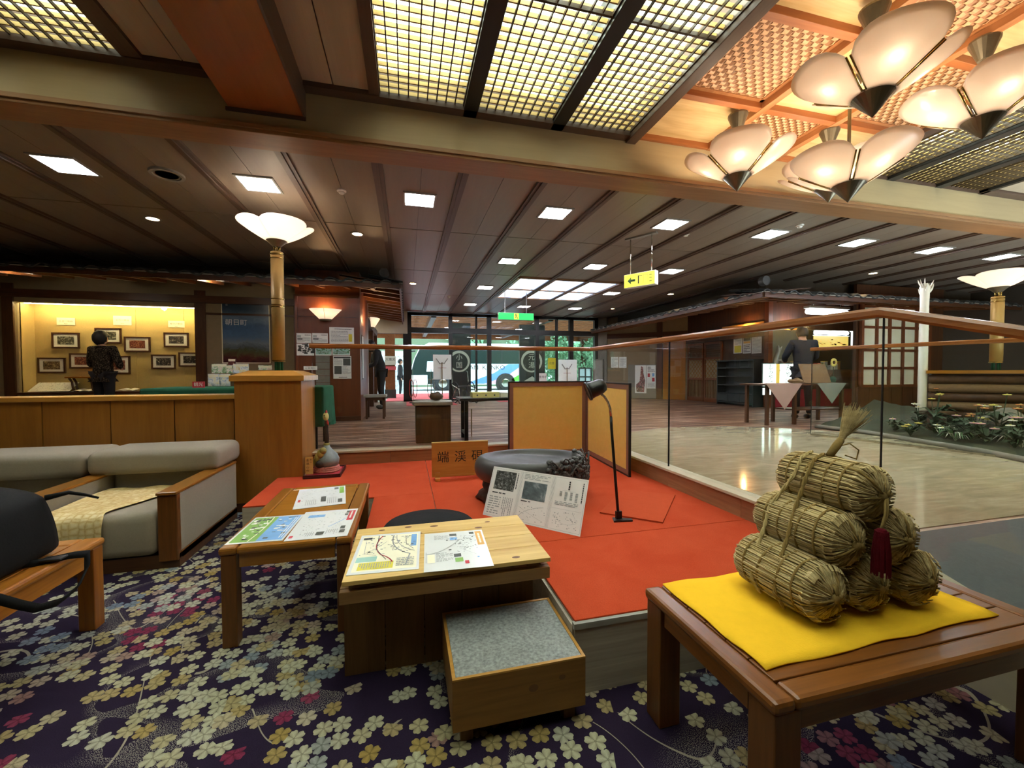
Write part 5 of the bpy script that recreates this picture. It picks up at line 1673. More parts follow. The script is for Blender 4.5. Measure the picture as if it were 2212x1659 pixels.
for (x0, y0, x1, y1), lab, kd in NOT:
    a, b = at(x0, y1, BY - .03), at(x1, y0, BY - .03)
    w, h = b.x - a.x, b.z - a.z
    if kd == 'n': el = [('t', .06, .1, .94, .6, 5, 'ink_soft'), ('t', .55, .75, .95, .88, 1, 'ink'), ('r', .05, .35, .4, .45, 'ink'), ('r', .05, .55, .3, .8, 'print_grey')]
    elif kd == 'n2': el = [('t', .2, .86, .9, .93, 1, 'ink'), ('t', .06, .1, .75, .8, 9, 'ink_soft'), ('r', .78, .15, .92, .6, 'print_yellow')]
    elif kd == 's': el = [('s', .05, .1, .95, .95, 60, .03, 'print_dark')]
    elif kd == 'g': el = [('r', .04, .1, .96, .95, 'print_teal'), ('s', .05, .1, .95, .9, 60, .02, 'leaf_green'), ('t', .1, .15, .8, .4, 3, 'ink_soft')]
    else: el = [('r', .04, .90, .96, .96, 'ink'), ('r', .55, .58, .95, .88, 'print_dark'), ('r', .06, .20, .46, .56, 'print_dark'), ('t', .06, .6, .5, .88, 6, 'ink_soft'), ('t', .5, .2, .95, .55, 7, 'ink_soft'), ('t', .3, .03, .75, .1, 1, 'ink')]
    o = sheet_mesh('notice', w, h, el, 'paper_white')
    o.matrix_world = FRONT((a.x + b.x) / 2, BY - .022, (a.z + b.z) / 2)
    tag(o, lab, 'notice', 'notices on the sconce wall')
# green-draped stand in front of the stone strip
t = thing('draped_stand', 'green cloth-draped stand beside the pillar in front of the notices', 'stand', (at(698, 850, 7.4).x, 7.45, LB))
m = MB(); vs, fs = [], []
n = 40
for j, (z, sc) in enumerate(((.60, 1.0), (.55, 1.03), (.3, 1.10), (.0, 1.2))):
    for i in range(n):
        a = 2 * math.pi * i / n
        x, y = .14 * math.copysign(abs(math.cos(a)) ** .5, math.cos(a)), .12 * math.copysign(abs(math.sin(a)) ** .5, math.sin(a))
        f = sc * (1 + .05 * math.sin(a * 11) * j / 3)
        vs.append((x * f, y * f, z))
for j in range(3):
    for i in range(n): fs.append((j * n + i, (j + 1) * n + i, (j + 1) * n + (i + 1) % n, j * n + (i + 1) % n))
fs.append(tuple(range(n)))
m.add(vs, fs).build('drape', 'green_cloth', t, smooth=True)
MB().lathe([(.05, .60), (.09, .615), (.09, .63)], 16).build('top_plate', 'green_cloth', t)

# green-clothed table behind the partition with brochures
t = thing('brochure_table', 'green cloth-covered table behind the partition holding brochures', 'table', (-1.75, 5.3, LB))
box('top', (-.84, .84), (-.32, .32), (.66, .685), 'dark_wood_x', t)
o = box('cloth', (-.86, .86), (-.34, .34), (.25, .697), 'green_cloth', t, bevel=.02)
for x in (-.76, .76):
    for y in (-.26, .26): MB().cyl(x, y, 0, .66, .02, 10).build('leg', 'black_metal', t)
ZT = LB + .697
BRO = [((457.6, 786, 489, 806), 'brochure_print', 'green landscape brochure at the back of the brochure table', 5.40), ((450, 807.7, 472.5, 834), 'brochure_print2', 'pale brochure at the front left of the brochure table', 5.18), ((473, 808, 497, 834), 'brochure_print2', 'pale pink brochure next to the front left one', 5.20),
       ((489, 789, 502, 806), 'brochure_print', 'slim brochure between the taller ones on the brochure table', 5.42), ((504, 786, 537, 806), 'brochure_print2', 'white brochure with blue emblem right on the brochure table', 5.42), ((493, 775, 509, 789), 'photo_red', 'small orange card above the other brochures', 5.50),
       ((558, 789, 587, 799), 'brochure_print', 'yellow booklet behind the column lamp foot', 5.40)]
for (x0, y0, x1, y1), pm, lab, Y in BRO:
    a, b = at(x0, y1, Y), at(x1, y0, Y)
    t = thing('brochure', lab, 'brochure', ((a.x + b.x) / 2, Y, max(ZT, a.z if Y < 5.3 else ZT)), 0, 'brochures on the green table')
    w = b.x - a.x; z1 = b.z - t.location.z; z0 = max(0, a.z - t.location.z)
    box('cover', (-w / 2, w / 2), (-.004, .004), (z0, z1), pm, t)
    box('title_band', (-w / 2 + .004, w / 2 - .004), (-.005, -.004), (z1 - .03, z1 - .006), 'paper_cream', t)
    if z0 > .01: box('holder', (-w / 2, w / 2), (.004, .012), (0, z1 - .01), 'case_glass', t)
    else: box('holder', (-w / 2, w / 2), (-.016, -.012), (0, .03), 'case_glass', t)
a, b = at(656, 799, 5.4), at(685, 791, 5.4)
t = thing('table_card', 'small white folded card with lettering behind the pillar cap', 'card', ((a.x + b.x) / 2, 5.4, ZT))
box('post', (-.01, .01), (-.004, .004), (0, a.z - ZT), 'dark_wood', t)
box('plate', (-(b.x - a.x) / 2, (b.x - a.x) / 2), (-.004, .004), (a.z - ZT, b.z - ZT), 'paper_white', t)
m = MB(); m.text('ご自由に', .03, FRONT(0, -.0045, (a.z + b.z) / 2 - ZT)); m.build('lettering', 'ink', t)
box('foot', (-.05, .05), (-.03, .03), (0, .008), 'dark_wood_x', t)
a, b = at(421, 838, 5.2), at(447, 824, 5.2)
t = thing('red_sign', 'small red sign with white lettering at the left end of the brochure table', 'sign', ((a.x + b.x) / 2, 5.15, ZT - .01))
w = b.x - a.x
box('plate', (-w / 2, w / 2), (-.005, .005), (.01, b.z - ZT + .01), 'print_red', t)
m = MB(); m.text('観光', .045, FRONT(0, -.0056, (b.z - ZT) / 2 + .01)); m.build('lettering', 'paper_white', t)

# ---- mock-roof eaves with grey pan tiles
def tile_mesh():
    m = MB(); vs, fs = [], []
    n = 12
    for j, (y, dz) in enumerate(((0, 0), (.30, .045))):
        for i in range(n + 1):
            u = i / n
            z = .030 * math.sin(u * 2 * math.pi)
            vs.append((u * .285, y, z + dz))
    for j, (y, dz) in enumerate(((0, -.028), (.30, .017))):
        for i in range(n + 1):
            u = i / n
            vs.append((u * .285, y, .030 * math.sin(u * 2 * math.pi) + dz))
    k = n + 1
    for i in range(n):
        fs += [(i, i + 1, k + i + 1, k + i), (2 * k + i, 3 * k + i, 3 * k + i + 1, 2 * k + i + 1), (i, 2 * k + i, 2 * k + i + 1, i + 1)]
    return m.add(vs, fs)
TILE = [None]
def eave(root, x0, x1, y, z, rz=0, rows=3, rafter=.42, depth=1.0, rafter_mat='eave_wood'):
    """eave running along local x from x0 to x1, its drip edge at local y; tiles, fascia, soffit boards and rafters"""
    R = Matrix.Rotation(rz, 4, 'Z')
    L = x1 - x0
    nt = int(L / .285)
    for r in range(rows):
        for i in range(nt):
            p = R @ Vector((x0 + i * .285, y + r * .25, z + .06 + r * .045))
            if TILE[0] is None:
                TILE[0] = tile_mesh().build('roof_tile', 'roof_tile', root, loc=p, rot=(0, 0, rz), smooth=True)
            else:
                piece(TILE[0], root, p, (0, 0, rz))
    M = R
    MB().box(x0, x1, y + .03, y + .06, z - .05, z + .03, M=M).build('fascia', 'dark_wood_x', root)
    MB().box(x0, x1, y + .01, y + .035, z + .028, z + .042, M=M).build('drip_board', 'plinth_stone', root)
    m = MB()
    m.add([(x0, y + .06, z + .02), (x1, y + .06, z + .02), (x1, y + depth, z + .02 + depth * .12), (x0, y + depth, z + .02 + depth * .12)], [(0, 1, 2, 3)], M=M)
    o = m.build('soffit', 'dark_wood_x', root); mods(o, solid=.012)
    nr = int(L / rafter)
    rm = None
    for i in range(nr):
        xx = x0 + .1 + i * rafter
        p = R @ Vector((xx, y + .05, z - .01))
        if rm is None:
            rm = MB().add([(-.03, 0, -.05), (.03, 0, -.05), (.03, depth - .05, .07), (-.03, depth - .05, .07), (-.03, 0, .015), (.03, 0, .015), (.03, depth - .05, .13), (-.03, depth - .05, .13)],
                          [(0, 3, 2, 1), (4, 5, 6, 7), (0, 1, 5, 4), (1, 2, 6, 5), (2, 3, 7, 6), (3, 0, 4, 7)]).build('rafter', rafter_mat, root, loc=p, rot=(0, 0, rz))
        else: piece(rm, root, p, (0, 0, rz))
el_ = thing('tiled_eave', 'dark grey tiled eave with rafters over the alcove and sconce wall', 'eave', (-.04, 7.2, 2.76))
eave(el_, -6.9, .0, 0, 0)
eave(el_, .0, 5.3, 0, 0, math.pi / 2, rows=2)
MB().lathe([(.001, -.07), (.055, -.07), (.075, -.05), (.075, .05), (.05, .05)], 20, M=Matrix.Translation((-.30, .06, .20)) @ Matrix.Rotation(math.pi / 2, 4, 'X')).build('ridge_end_tile', 'roof_tile', el_, smooth=False)
box('upper_wall', (-6.9, -.75), (.85, .95), (.1, .345), 'plaster_dark', el_)
box('upper_wall', (-.85, -.75), (.95, 5.3), (.1, .345), 'plaster_dark', el_)

# ---- reception corner beyond the block
rcw = struct(MB().box(-2.3, -2.2, 9.42, 12.65, LB, 3.1).box(-2.2, -.79, 9.42, 9.5, LB, 3.1).box(-2.2, 0.05, 12.55, 12.65, 2.45, 3.1).build('wall_reception', 'sign_ivory'))
box('brace', (-1.9, -1.82), (9.7, 9.78), (LB, 3.0), 'dark_wood', rcw)
box('lintel', (-.95, -.79), (9.5, 12.5), (2.35, 2.5), 'dark_wood', rcw)
for yy in (9.55, 11.0, 12.45):
    box('post', (-.95, -.80), (yy, yy + .12), (LB, 2.35), 'dark_wood', rcw)
t = thing('reception_counter', 'wooden reception counter where the man in dark stands', 'counter', (-1.1, 9.7, LB))
box('front', (-.04, .0), (0, 2.6), (0, .88), 'red_wood', t)
box('worktop', (-.55, .06), (-.02, 2.62), (.88, .93), 'wood_ledge', t, bevel=.006)
box('end_panel', (-.5, -.04), (0, .04), (0, .88), 'red_wood', t)
box('plinth', (-.5, -.05), (.05, 2.6), (0, .1), 'dark_wood_x', t)
t = thing('reception_light', 'bright lamp panel inside the reception bay', 'light', (-1.5, 11.0, 3.02))
box('diffuser', (-.3, .3), (-.6, .6), (0, .02), 'light_box2' if False else emit('light_reception', '#fff0d8', 5.0), t)
box('housing', (-.33, .33), (-.63, .63), (.02, .06), 'white_plastic', t)
t = thing('mirror_strip', 'narrow pale framed strip on the corner of the panelled block', 'panel', (-.788, 8.15, 1.2))
box('glass', (0, .008), (-.05, .16), (0, .78), 'paper_grey', t)
box('frame', (0, .006), (-.07, .18), (-.02, .80), 'dark_wood', t)
# small bench-table in front of reception
t = thing('side_bench', 'small wooden bench with pale top at the corner of the panelled block', 'bench', (-.56, 8.2, LB))
box('top', (-.2, .2), (-.22, .22), (.40, .44), 'plinth_stone', t, bevel=.004)
for x in (-.17, .13):
    for y in (-.19, .15): box('leg', (x, x + .04), (y, y + .04), (0, .40), 'dark_wood', t)
box('apron', (-.17, .17), (-.19, -.17), (.34, .40), 'dark_wood_x', t)

# ---- behind the rear glass: stump box, black table, boxes
t = thing('wooden_chest', 'brown wooden chest with a grey slab top behind the rear glass', 'chest', (.315, 5.22, LB))
box('body', (-.21, .21), (-.15, .20), (0, .455), 'stump_wood', t, bevel=.012)
o = MB().prism([(-.235, -.19), (.02, -.21), (.23, -.17), (.245, .12), (.15, .24), (-.16, .23), (-.25, .05)], .455, .50).build('slab_top', 'plinth_stone', t, bevel=.008)
t = thing('wood_burl', 'rough brown wooden burl standing on the chest slab', 'ornament', (.36, 5.24, LB + .50))
m = MB(); 
o = m.ball((0, 0, .055), (.085, .07, .055), 18, 12).build('burl', 'stump_wood', t, smooth=True)
for v in o.data.vertices:
    v.co *= 1 + .08 * math.sin(v.co.x * 70) * math.cos(v.co.z * 60)
    v.co.z = max(v.co.z, 0.0)
t = thing('black_table', 'long black folding table carrying yellow boxes behind the gold screen', 'table', (.66, 5.02, LB))
box('top', (-.03, 1.6), (0, .45), (.50, .535), 'black_plastic', t, bevel=.004)
for x in (.03, 1.5):
    for y in (.03, .37): box('leg', (x, x + .045), (y, y + .045), (0, .50), 'black_metal', t)
    box('foot_bar', (x + .005, x + .04), (.03, .415), (.08, .11), 'black_metal', t)
MB().tube([(.12, .06, .02), (.12, .06, .40)], .008, 8).build('strut', 'chrome', t)
MB().tube([(.14, .2, .48), (.45, .2, .50)], .008, 8).build('brace', 'black_metal', t)
t = thing('yellow_box', 'long flat pale yellow box with dots on the black table', 'box', (.80, 5.12, LB + .535))
box('body', (0, .34), (0, .2), (0, .055), 'paper_cream' if False else plain('box_yellow', '#d8cd7e', .6, var=.08), t, bevel=.003)
m = MB()
for x in (.06, .17, .28):
    m.add([(x + .011 * math.cos(a * .7854), .03 + .011 * math.sin(a * .7854), 0) for a in range(8)], [tuple(range(8))], 0, FRONT(0, -.001, 0))
m.build('dots', 'print_dark', t, kind='stuff')
box('lid', (-.003, .343), (-.003, .203), (.055, .066), 'box_yellow', t)
t = thing('white_box', 'small white box at the right of the long yellow box', 'box', (1.16, 5.12, LB + .535))
box('body', (0, .30), (0, .2), (0, .05), 'paper_cream', t, bevel=.003)
box('lid', (-.003, .303), (-.003, .203), (.05, .06), 'paper_white', t)
t = thing('glass_jar', 'clear glass jar at the left end of the black table', 'jar', (.705, 5.2, LB + .535))
MB().lathe([(.03, 0), (.033, .005), (.033, .08), (.026, .092), (.026, .10)], 16).build('jar_body', 'window_glass', t, smooth=True)
MB().lathe([(.028, .10), (.028, .112), (.001, .113)], 16).build('lid', 'chrome', t)
MB().lathe([(.05, 0.0), (.05, .004), (.001, .004)], 16).build('dish', 'plinth_stone', t)
# ================================================================== RIGHT SIDE OF THE LOBBY
PA, PB = Vector((6.1, 12.79, 0)), Vector((8.3, 10.9, 0))
dAB = (PB - PA).normalized(); rAB = math.atan2(dAB.y, dAB.x)
def ato(x, y):
    """pixel -> (distance along the oblique wall, z)"""
    d = ray_(x, y)
    # PA + s*dAB = k*d (xy)
    det = d.x * (-dAB.y) - d.y * (-dAB.x)
    k = (PA.x * (-dAB.y) - PA.y * (-dAB.x)) / det
    s = (d.x * PA.y - d.y * PA.x) / det * -1
    p = Vector((d.x * k, d.y * k))
    return (p - PA.xy).dot(dAB.xy), EYE + d.z * k
ow = struct(MB().box(0, (PB - PA).length, 0, .12, 0, 3.1 - LB).build('wall_oblique', 'plaster_brown', loc=(PA.x, PA.y, LB), rot=(0, 0, rAB)))
def ob(name, px, mat, d0=-.02, d1=0, par=None):
    (s0, z0), (s1, z1) = ato(px[0], px[3]), ato(px[2], px[1])
    return MB().box(s0, s1, d0, d1, z0 - LB, z1 - LB).build(name, mat, par or ow)
(sw, _), (sw2, _) = ato(1419, 800), ato(1431, 800)
MB().box(sw, sw2, -.06, 0, 0, 2.6).build('post', 'dark_wood', ow)
MB().box(0, (PB - PA).length, -.04, 0, 1.95, 2.1).build('lintel', 'dark_wood_x', ow)
MB().box(0, sw, -.03, 0, 0, .08).build('base_board', 'dark_wood_x', ow)
MB().box(sw2 + .02, (PB - PA).length - .05, -.03, 0, 0, 1.95).build('door_leaf', 'wood_coffee', ow)
MB().box(0, ato(1312, 800)[0], -.10, 0, 0, 2.62).build('concrete_pier', 'plaster_grey', ow)
def oth(name, label, cat, px, group=None):
    (s0, z0), (s1, z1) = ato(px[0], px[3]), ato(px[2], px[1])
    p = PA + dAB * (s0 + s1) / 2
    t = thing(name, label, cat, (p.x, p.y, z0), rAB, group)
    return t, s1 - s0, z1 - z0
t, w, h = oth('poster_board', 'grey notice board panel by the wooden post at the far right wall', 'board', (1357, 787, 1418, 862))
box('panel', (-w / 2, w / 2), (-.035, -.015), (0, h), 'plaster_grey', t)
box('feet', (-w / 2, w / 2), (-.05, -.01), (-.0, .04), 'dark_frame', t)
t, w, h = oth('tree_poster', 'poster of a dark blossoming tree on the grey notice board', 'poster', (1372, 789, 1397, 849))
box('sheet', (-w / 2, w / 2), (-.040, -.036), (0, h), 'paper_white', t)
m = MB(); F = FRONT(0, -.0415, 0); r_ = random.Random(4)
m.add([(-w * .35, h * .05, 0), (w * .3, h * .04, 0), (w * .38, h * .45, 0), (w * .25, h * .7, 0), (w * .2, h * .93, 0), (w * .02, h * .97, 0), (-w * .05, h * .6, 0), (-w * .1, h * .42, 0), (-w * .42, h * .3, 0)], [tuple(range(9))], 0, F)
m.build('tree_print', 'floral_poster', t)
t, w, h = oth('leaflet', 'white leaflet with red squares right of the tree poster', 'leaflet', (1397.5, 789, 1417, 839))
o = sheet_mesh('sheet', w, h, [('t', .1, .72, .9, .95, 4, 'ink'), ('r', .1, .5, .35, .65, 'print_red'), ('r', .6, .52, .85, .66, 'print_blue'), ('r', .6, .3, .88, .46, 'print_red'), ('t', .1, .06, .9, .25, 4, 'ink_soft')], 'paper_white', t)
o.rotation_euler = (math.pi / 2, 0, 0); o.location = (0, -.038, h / 2)
for px, lab in (((1320, 771, 1336, 794.5), 'white sheet on the concrete pier side, left of a pair'), ((1337.5, 771, 1353.6, 794.5), 'white sheet on the far right wall, right of a pair')):
    t, w, h = oth('notice', lab, 'notice', px, 'pair of sheets on the far wall')
    o = sheet_mesh('sheet', w, h, [('t', .1, .1, .9, .9, 9, 'ink_soft')], 'paper_white', t)
    o.rotation_euler = (math.pi / 2, 0, 0); o.location = (0, -.012, h / 2)
    box('backing', (-w / 2, w / 2), (-.010, -.002), (0, h), 'plaster_grey', t)
t, w, h = oth('fire_panel', 'pale grey cabinet panel on the concrete pier', 'cabinet', (1284, 776, 1306, 822))
box('body', (-w / 2, w / 2), (-.18, -.102), (0, h), 'plaster_grey', t, bevel=.01)
box('door_lip', (-w / 2 + .03, w / 2 - .03), (-.188, -.18), (.04, h - .04), 'vent_grey', t)

# wall X = 8.3 with lattice doors, cabinet, notices
RW = 8.3
rw = struct(box('wall_shop_side', (RW, RW + .12), (8.0, 10.9), (LB, 3.1), 'dark_wood'))
box('post', (RW - .06, RW + .06), (7.94, 8.06), (LB, 3.1), 'red_wood', rw)
box('lintel', (RW - .06, RW), (8.06, 10.9), (2.15, 2.25), 'dark_wood', rw)
def lattice_door(y0, y1, name, lab):
    t = thing(name, lab, 'door', (RW - .03, y0, LB), 0, 'sliding lattice doors')
    w = y1 - y0; H = 1.68
    for q in ((0, .05), (w - .05, w)): box('stile', (-.02, .02), q, (0, H), 'red_wood', t)
    for q in ((0, .12), (.62, .68), (1.2, 1.26), (H - .06, H)): box('rail', (-.02, .02), (.05, w - .05), q, 'red_wood', t)
    box('backing', (.005, .012), (.05, w - .05), (.12, 1.2), 'plaster_brown', t)
    n = 10
    for i in range(n):
        yy = .05 + (w - .1) * (i + .5) / n
        box('bar', (-.012, .004), (yy - .01, yy + .01), (.12, .62), 'wood_table_z', t)
    m = MB()
    for k in range(12):
        a = -.5 + k * .13
        for sgn in (1, -1):
            p0, p1 = (a, .68), (a + .52, 1.2)
            ya, yb = p0[0], p1[0]
            if sgn < 0: ya, yb = yb, ya
            lo, hi = .05, w - .05
            # clip the diagonal to the panel
            pts = []
            for s in [i / 20 for i in range(21)]:
                y = ya + (yb - ya) * s; z = .68 + .52 * s
                if lo <= y <= hi: pts.append((-.006, y, z))
            if len(pts) > 1: m.tube([pts[0], pts[-1]], .006, 4)
    m.build('diamond_lattice', 'wood_coffee', t, kind='stuff')
    for k in range(6): box('louvre', (-.015, .01), (.05, w - .05), (1.28 + k * .06, 1.30 + k * .06), 'dark_wood', t)
    return t
lattice_door(10.16, 10.84, 'lattice_door', 'sliding lattice door nearer to the far corner')
lattice_door(9.44, 10.12, 'lattice_door', 'sliding lattice door beside the dark cabinet')
t = thing('dark_cabinet', 'dark slatted shelf cabinet beside the lattice doors', 'cabinet', (8.0, 8.12, LB))
W, H = 1.2, 1.12
box('top', (-.02, .29), (-.02, W + .02), (H, H + .03), 'cabinet_dark', t)
box('side', (0, .28), (0, .03), (0, H), 'cabinet_dark', t); box('side', (0, .28), (W - .03, W), (0, H), 'cabinet_dark', t)
box('back', (.26, .28), (.03, W - .03), (0, H), 'cabinet_dark', t)
for k in range(5): box('shelf', (.0, .26), (.03, W - .03), (.06 + k * .22, .085 + k * .22), 'cabinet_dark', t)
for k in range(3): box('drawer_front', (-.005, .01), (.03 + k * .38, .03 + (k + 1) * .38 - .01), (.1, .27), 'cabinet_dark', t)
for k, (x0, x1) in enumerate(((1584, 1603), (1604, 1622), (1623, 1645))):
    a, b = atx(x0, 764, RW - .02), atx(x1, 726, RW - .02)
    w, h = abs(a.y - b.y), b.z - a.z
    o = sheet_mesh('shop_notice', w, h, [[('t', .1, .5, .9, .95, 6, 'ink_soft'), ('r', .1, .05, .9, .45, 'print_yellow')], [('r', .08, .75, .92, .95, 'ink'), ('r', .08, .6, .92, .72, 'print_orange'), ('t', .1, .06, .9, .55, 5, 'ink')], [('t', .08, .06, .92, .95, 12, 'ink_soft')]][k], 'paper_white')
    o.matrix_world = Matrix.Translation((RW - .012, (a.y + b.y) / 2, (a.z + b.z) / 2)) @ Matrix.Rotation(-math.pi / 2, 4, 'Z') @ Matrix.Rotation(math.pi / 2, 4, 'X')
    tag(o, ['notice with yellow lower half above the dark cabinet', 'notice with bold black heading above the dark cabinet', 'finely printed notice beside the corner post'][k], 'notice', 'notices above the dark cabinet')
# warm lamps on the lintel
for (x, y, lab) in ((8.12, 8.5, 'warm bracket lamp left of the shop corner post'), (8.75, 7.8, 'warm bracket lamp right of the shop corner post')):
    t = thing('bracket_lamp', lab, 'wall lamp', (x, y, 2.28), 0, 'warm bracket lamps under the right eave')
    MB().lathe([(.02, 0), (.09, .05), (.085, .052), (.015, .01)], 16).build('dish', 'brass', t, smooth=True)
    MB().ball((0, 0, .05), .03, 10, 8).build('bulb', 'bulb_glow', t, smooth=True)
    MB().tube([(0, 0, .005), (.06, .05, -.01), (.16, .14 if y > 8 else .19, -.02)], .008, 8).build('bracket', 'bronze_dark', t)
    lamp('bulb_light', (0, 0, .14), 7, (1, .55, .2), t, .03)
box('lit_board', (RW - .08, RW - .06), (8.06, 9.4), (2.26, 2.5), 'wood_ledge', rw)
sh = struct(box('wall_shop_front', (8.36, 12.5), (7.98, 8.06), (2.32, 3.1), 'dark_wood'))
box('lit_board', (8.36, 9.3), (7.95, 7.975), (2.30, 2.48), 'wood_ledge', sh)
struct(box('wall_shop_rear', (8.3, 12.5), (10.9, 11.0), (LB, 3.1), 'shoji_paper'))

# souvenir shop counter with lit signs
t = thing('shop_counter', 'souvenir shop counter with red base behind the man', 'counter', (8.42, 7.9, LB))
box('base', (0, 2.4), (.02, .5), (0, .42), 'red_cloth', t)
box('worktop', (-.02, 2.42), (0, .54), (.86, .90), 'dark_wood_x', t)
box('body', (0, 2.4), (.08, .5), (.42, .86), 'dark_wood', t)
for px, body, lab in (((1650, 786, 1673.5, 834), 'おみやげ', 'white lit sign reading vertically at the left of the shop counter'), ((1686, 786, 1712, 834), 'みやげ', 'white lit sign beside the man at the shop counter')):
    a, b = at(px[0], px[3], 7.88), at(px[2], px[1], 7.88)
    t = thing('lit_sign', lab, 'sign', ((a.x + b.x) / 2, 7.86, a.z), 0, 'lit signs of the souvenir shop')
    w, h = b.x - a.x, b.z - a.z
    box('box', (-w / 2, w / 2), (-.02, .05), (0, h), 'light_box', t)
    m = MB(); n = len(body)
    for i, ch in enumerate(body): m.text(ch, w * .5, FRONT(0, -.022, h * (1 - (i + .6) / (n + .2))))
    m.build('lettering', 'ink_soft', t)
    box('frame', (-w / 2 - .02, w / 2 + .02), (.05, .07), (-.02, h + .02), 'dark_frame', t)
a, b = at(1674.5, 834, 7.88), at(1682, 786, 7.88)
t = thing('yellow_strip', 'narrow yellow lit strip between the shop signs', 'sign', ((a.x + b.x) / 2, 7.86, a.z))
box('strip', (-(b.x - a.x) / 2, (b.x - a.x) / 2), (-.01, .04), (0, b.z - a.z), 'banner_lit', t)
box('backing', (-(b.x - a.x) / 2 - .01, (b.x - a.x) / 2 + .01), (.04, .06), (0, b.z - a.z), 'dark_frame', t)
a, b = at(1648, 853, 7.88), at(1664, 838, 7.88)
t = thing('lower_sign', 'small lit panel under the left shop sign', 'sign', ((a.x + b.x) / 2, 7.87, a.z))
box('panel', (-(b.x - a.x) / 2, (b.x - a.x) / 2), (-.01, .04), (0, b.z - a.z), 'light_box', t)
box('rim', (-(b.x - a.x) / 2 - .01, (b.x - a.x) / 2 + .01), (.02, .045), (-.01, b.z - a.z + .01), 'dark_frame', t)
a, b = at(1757, 752, 8.7), at(1832, 727, 8.7)
t = thing('shop_banner', 'long yellow lit banner inside the souvenir shop', 'banner', ((a.x + b.x) / 2, 8.7, a.z))
w, h = b.x - a.x, b.z - a.z
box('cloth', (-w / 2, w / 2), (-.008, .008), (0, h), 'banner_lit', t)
m = MB(); r_ = random.Random(9)
for i in range(26):
    x, z = r_.uniform(-w * .45, w * .45), r_.uniform(.08, h - .1)
    m.quad((x, z, 0), (x + r_.uniform(.03, .1), z, 0), (x + .06, z + .03, 0), (x - .02, z + .025, 0), 0, FRONT(0, -.0095, 0))
m.build('print_marks', 'print_orange', t, kind='stuff')
box('top_rod', (-w / 2 - .03, w / 2 + .03), (-.012, .012), (h, h + .02), 'white_plastic', t)
for x in (-w * .45, w * .45): MB().tube([(x, 0, h + .02), (x, 0, 3.1 - a.z)], .005, 6).build('cord', 'white_plastic', t)
for px, Y, lab in (((1744, 668, 1828, 681), 7.3, 'bright long fluorescent lamp over the shop front'), ((1761, 714, 1830, 724), 8.5, 'blue-white fluorescent tube above the yellow shop banner'), ((1838, 712, 1856, 718), 8.5, 'short fluorescent tube right of the shop banner')):
    a, b = at(px[0], px[3], Y), at(px[2], px[1], Y)
    t = thing('fluorescent_lamp', lab, 'ceiling light', ((a.x + b.x) / 2, Y, (a.z + b.z) / 2), 0, 'fluorescent lamps of the shop')
    w, h = (b.x - a.x) / 2, (b.z - a.z) / 2
    MB().tube([(-w, 0, 0), (w, 0, 0)], h * .7, 10).build('tube', 'light_shop', t, smooth=True)
    box('housing', (-w - .02, w + .02), (-h * .9, h * .9), (h * .8, h * 1.4), 'white_plastic', t)
    top = 3.09 if Y > 8 else 2.9
    for x in (-w * .7, w * .7): MB().tube([(x, 0, h * 1.4), (x, 0, top - t.location.z)], .008, 6).build('hanger', 'white_plastic', t)
a, b = at(1838, 752, 8.4), at(1856, 695, 8.4)
t = thing('shop_pillar_sign', 'white vertical hanging strip with blue print at the right of the shop', 'banner', ((a.x + b.x) / 2, 8.4, a.z))
box('cloth', (-(b.x - a.x) / 2, (b.x - a.x) / 2), (-.006, .006), (0, b.z - a.z), 'sign_glow_white', t)
m = MB(); m.text('湯', .14, FRONT(0, -.0075, .16)); m.build('print', 'print_blue', t)
MB().tube([(0, 0, b.z - a.z), (0, 0, 3.09 - a.z)], .006, 6).build('cord', 'white_plastic', t)
# goods on the counter
for i in range(12):
    x = 8.9 + i * .16
    t = thing('souvenir_box', ['first', 'second', 'third', 'fourth', 'fifth', 'sixth', 'seventh', 'eighth', 'ninth', 'tenth', 'eleventh', 'last'][i] + ' souvenir box from the left in the row on the shop counter', 'box', (x, 8.15 + .05 * (i % 2), LB + .90), .1 * (i % 3), 'souvenir boxes on the shop counter')
    h = .10 + .05 * ((i * 7) % 3)
    box('carton', (-.06, .06), (-.05, .05), (0, h), ['brochure_print', 'brochure_print2', 'paper_cream', 'print_orange'][i % 4], t, bevel=.003)
    box('lid', (-.062, .062), (-.052, .052), (h, h + .012), ['paper_white', 'print_red', 'print_yellow'][i % 3], t)
# pale driftwood ornament left of the man
p = at(1682, 782, 8.05)
t = thing('driftwood', 'pale twisted driftwood ornament standing behind the lit signs', 'ornament', (p.x, 8.12, LB + .90))
m = MB()
m.tube([(-.12, 0, .06), (-.02, 0, .16), (.02, .02, .30), (.06, 0, .44), (.05, 0, .58)], [.05, .06, .05, .045, .02], 10)
m.tube([(.06, 0, .42), (.14, .02, .50), (.17, 0, .56)], [.03, .025, .008], 8)
m.tube([(0, 0, .2), (.10, -.03, .22), (.16, -.02, .12)], [.04, .03, .01], 8)
m.build('trunk', 'sign_ivory', t, smooth=True)
box('plinth', (-.17, .15), (-.08, .08), (0, .07), 'dark_wood_x', t)

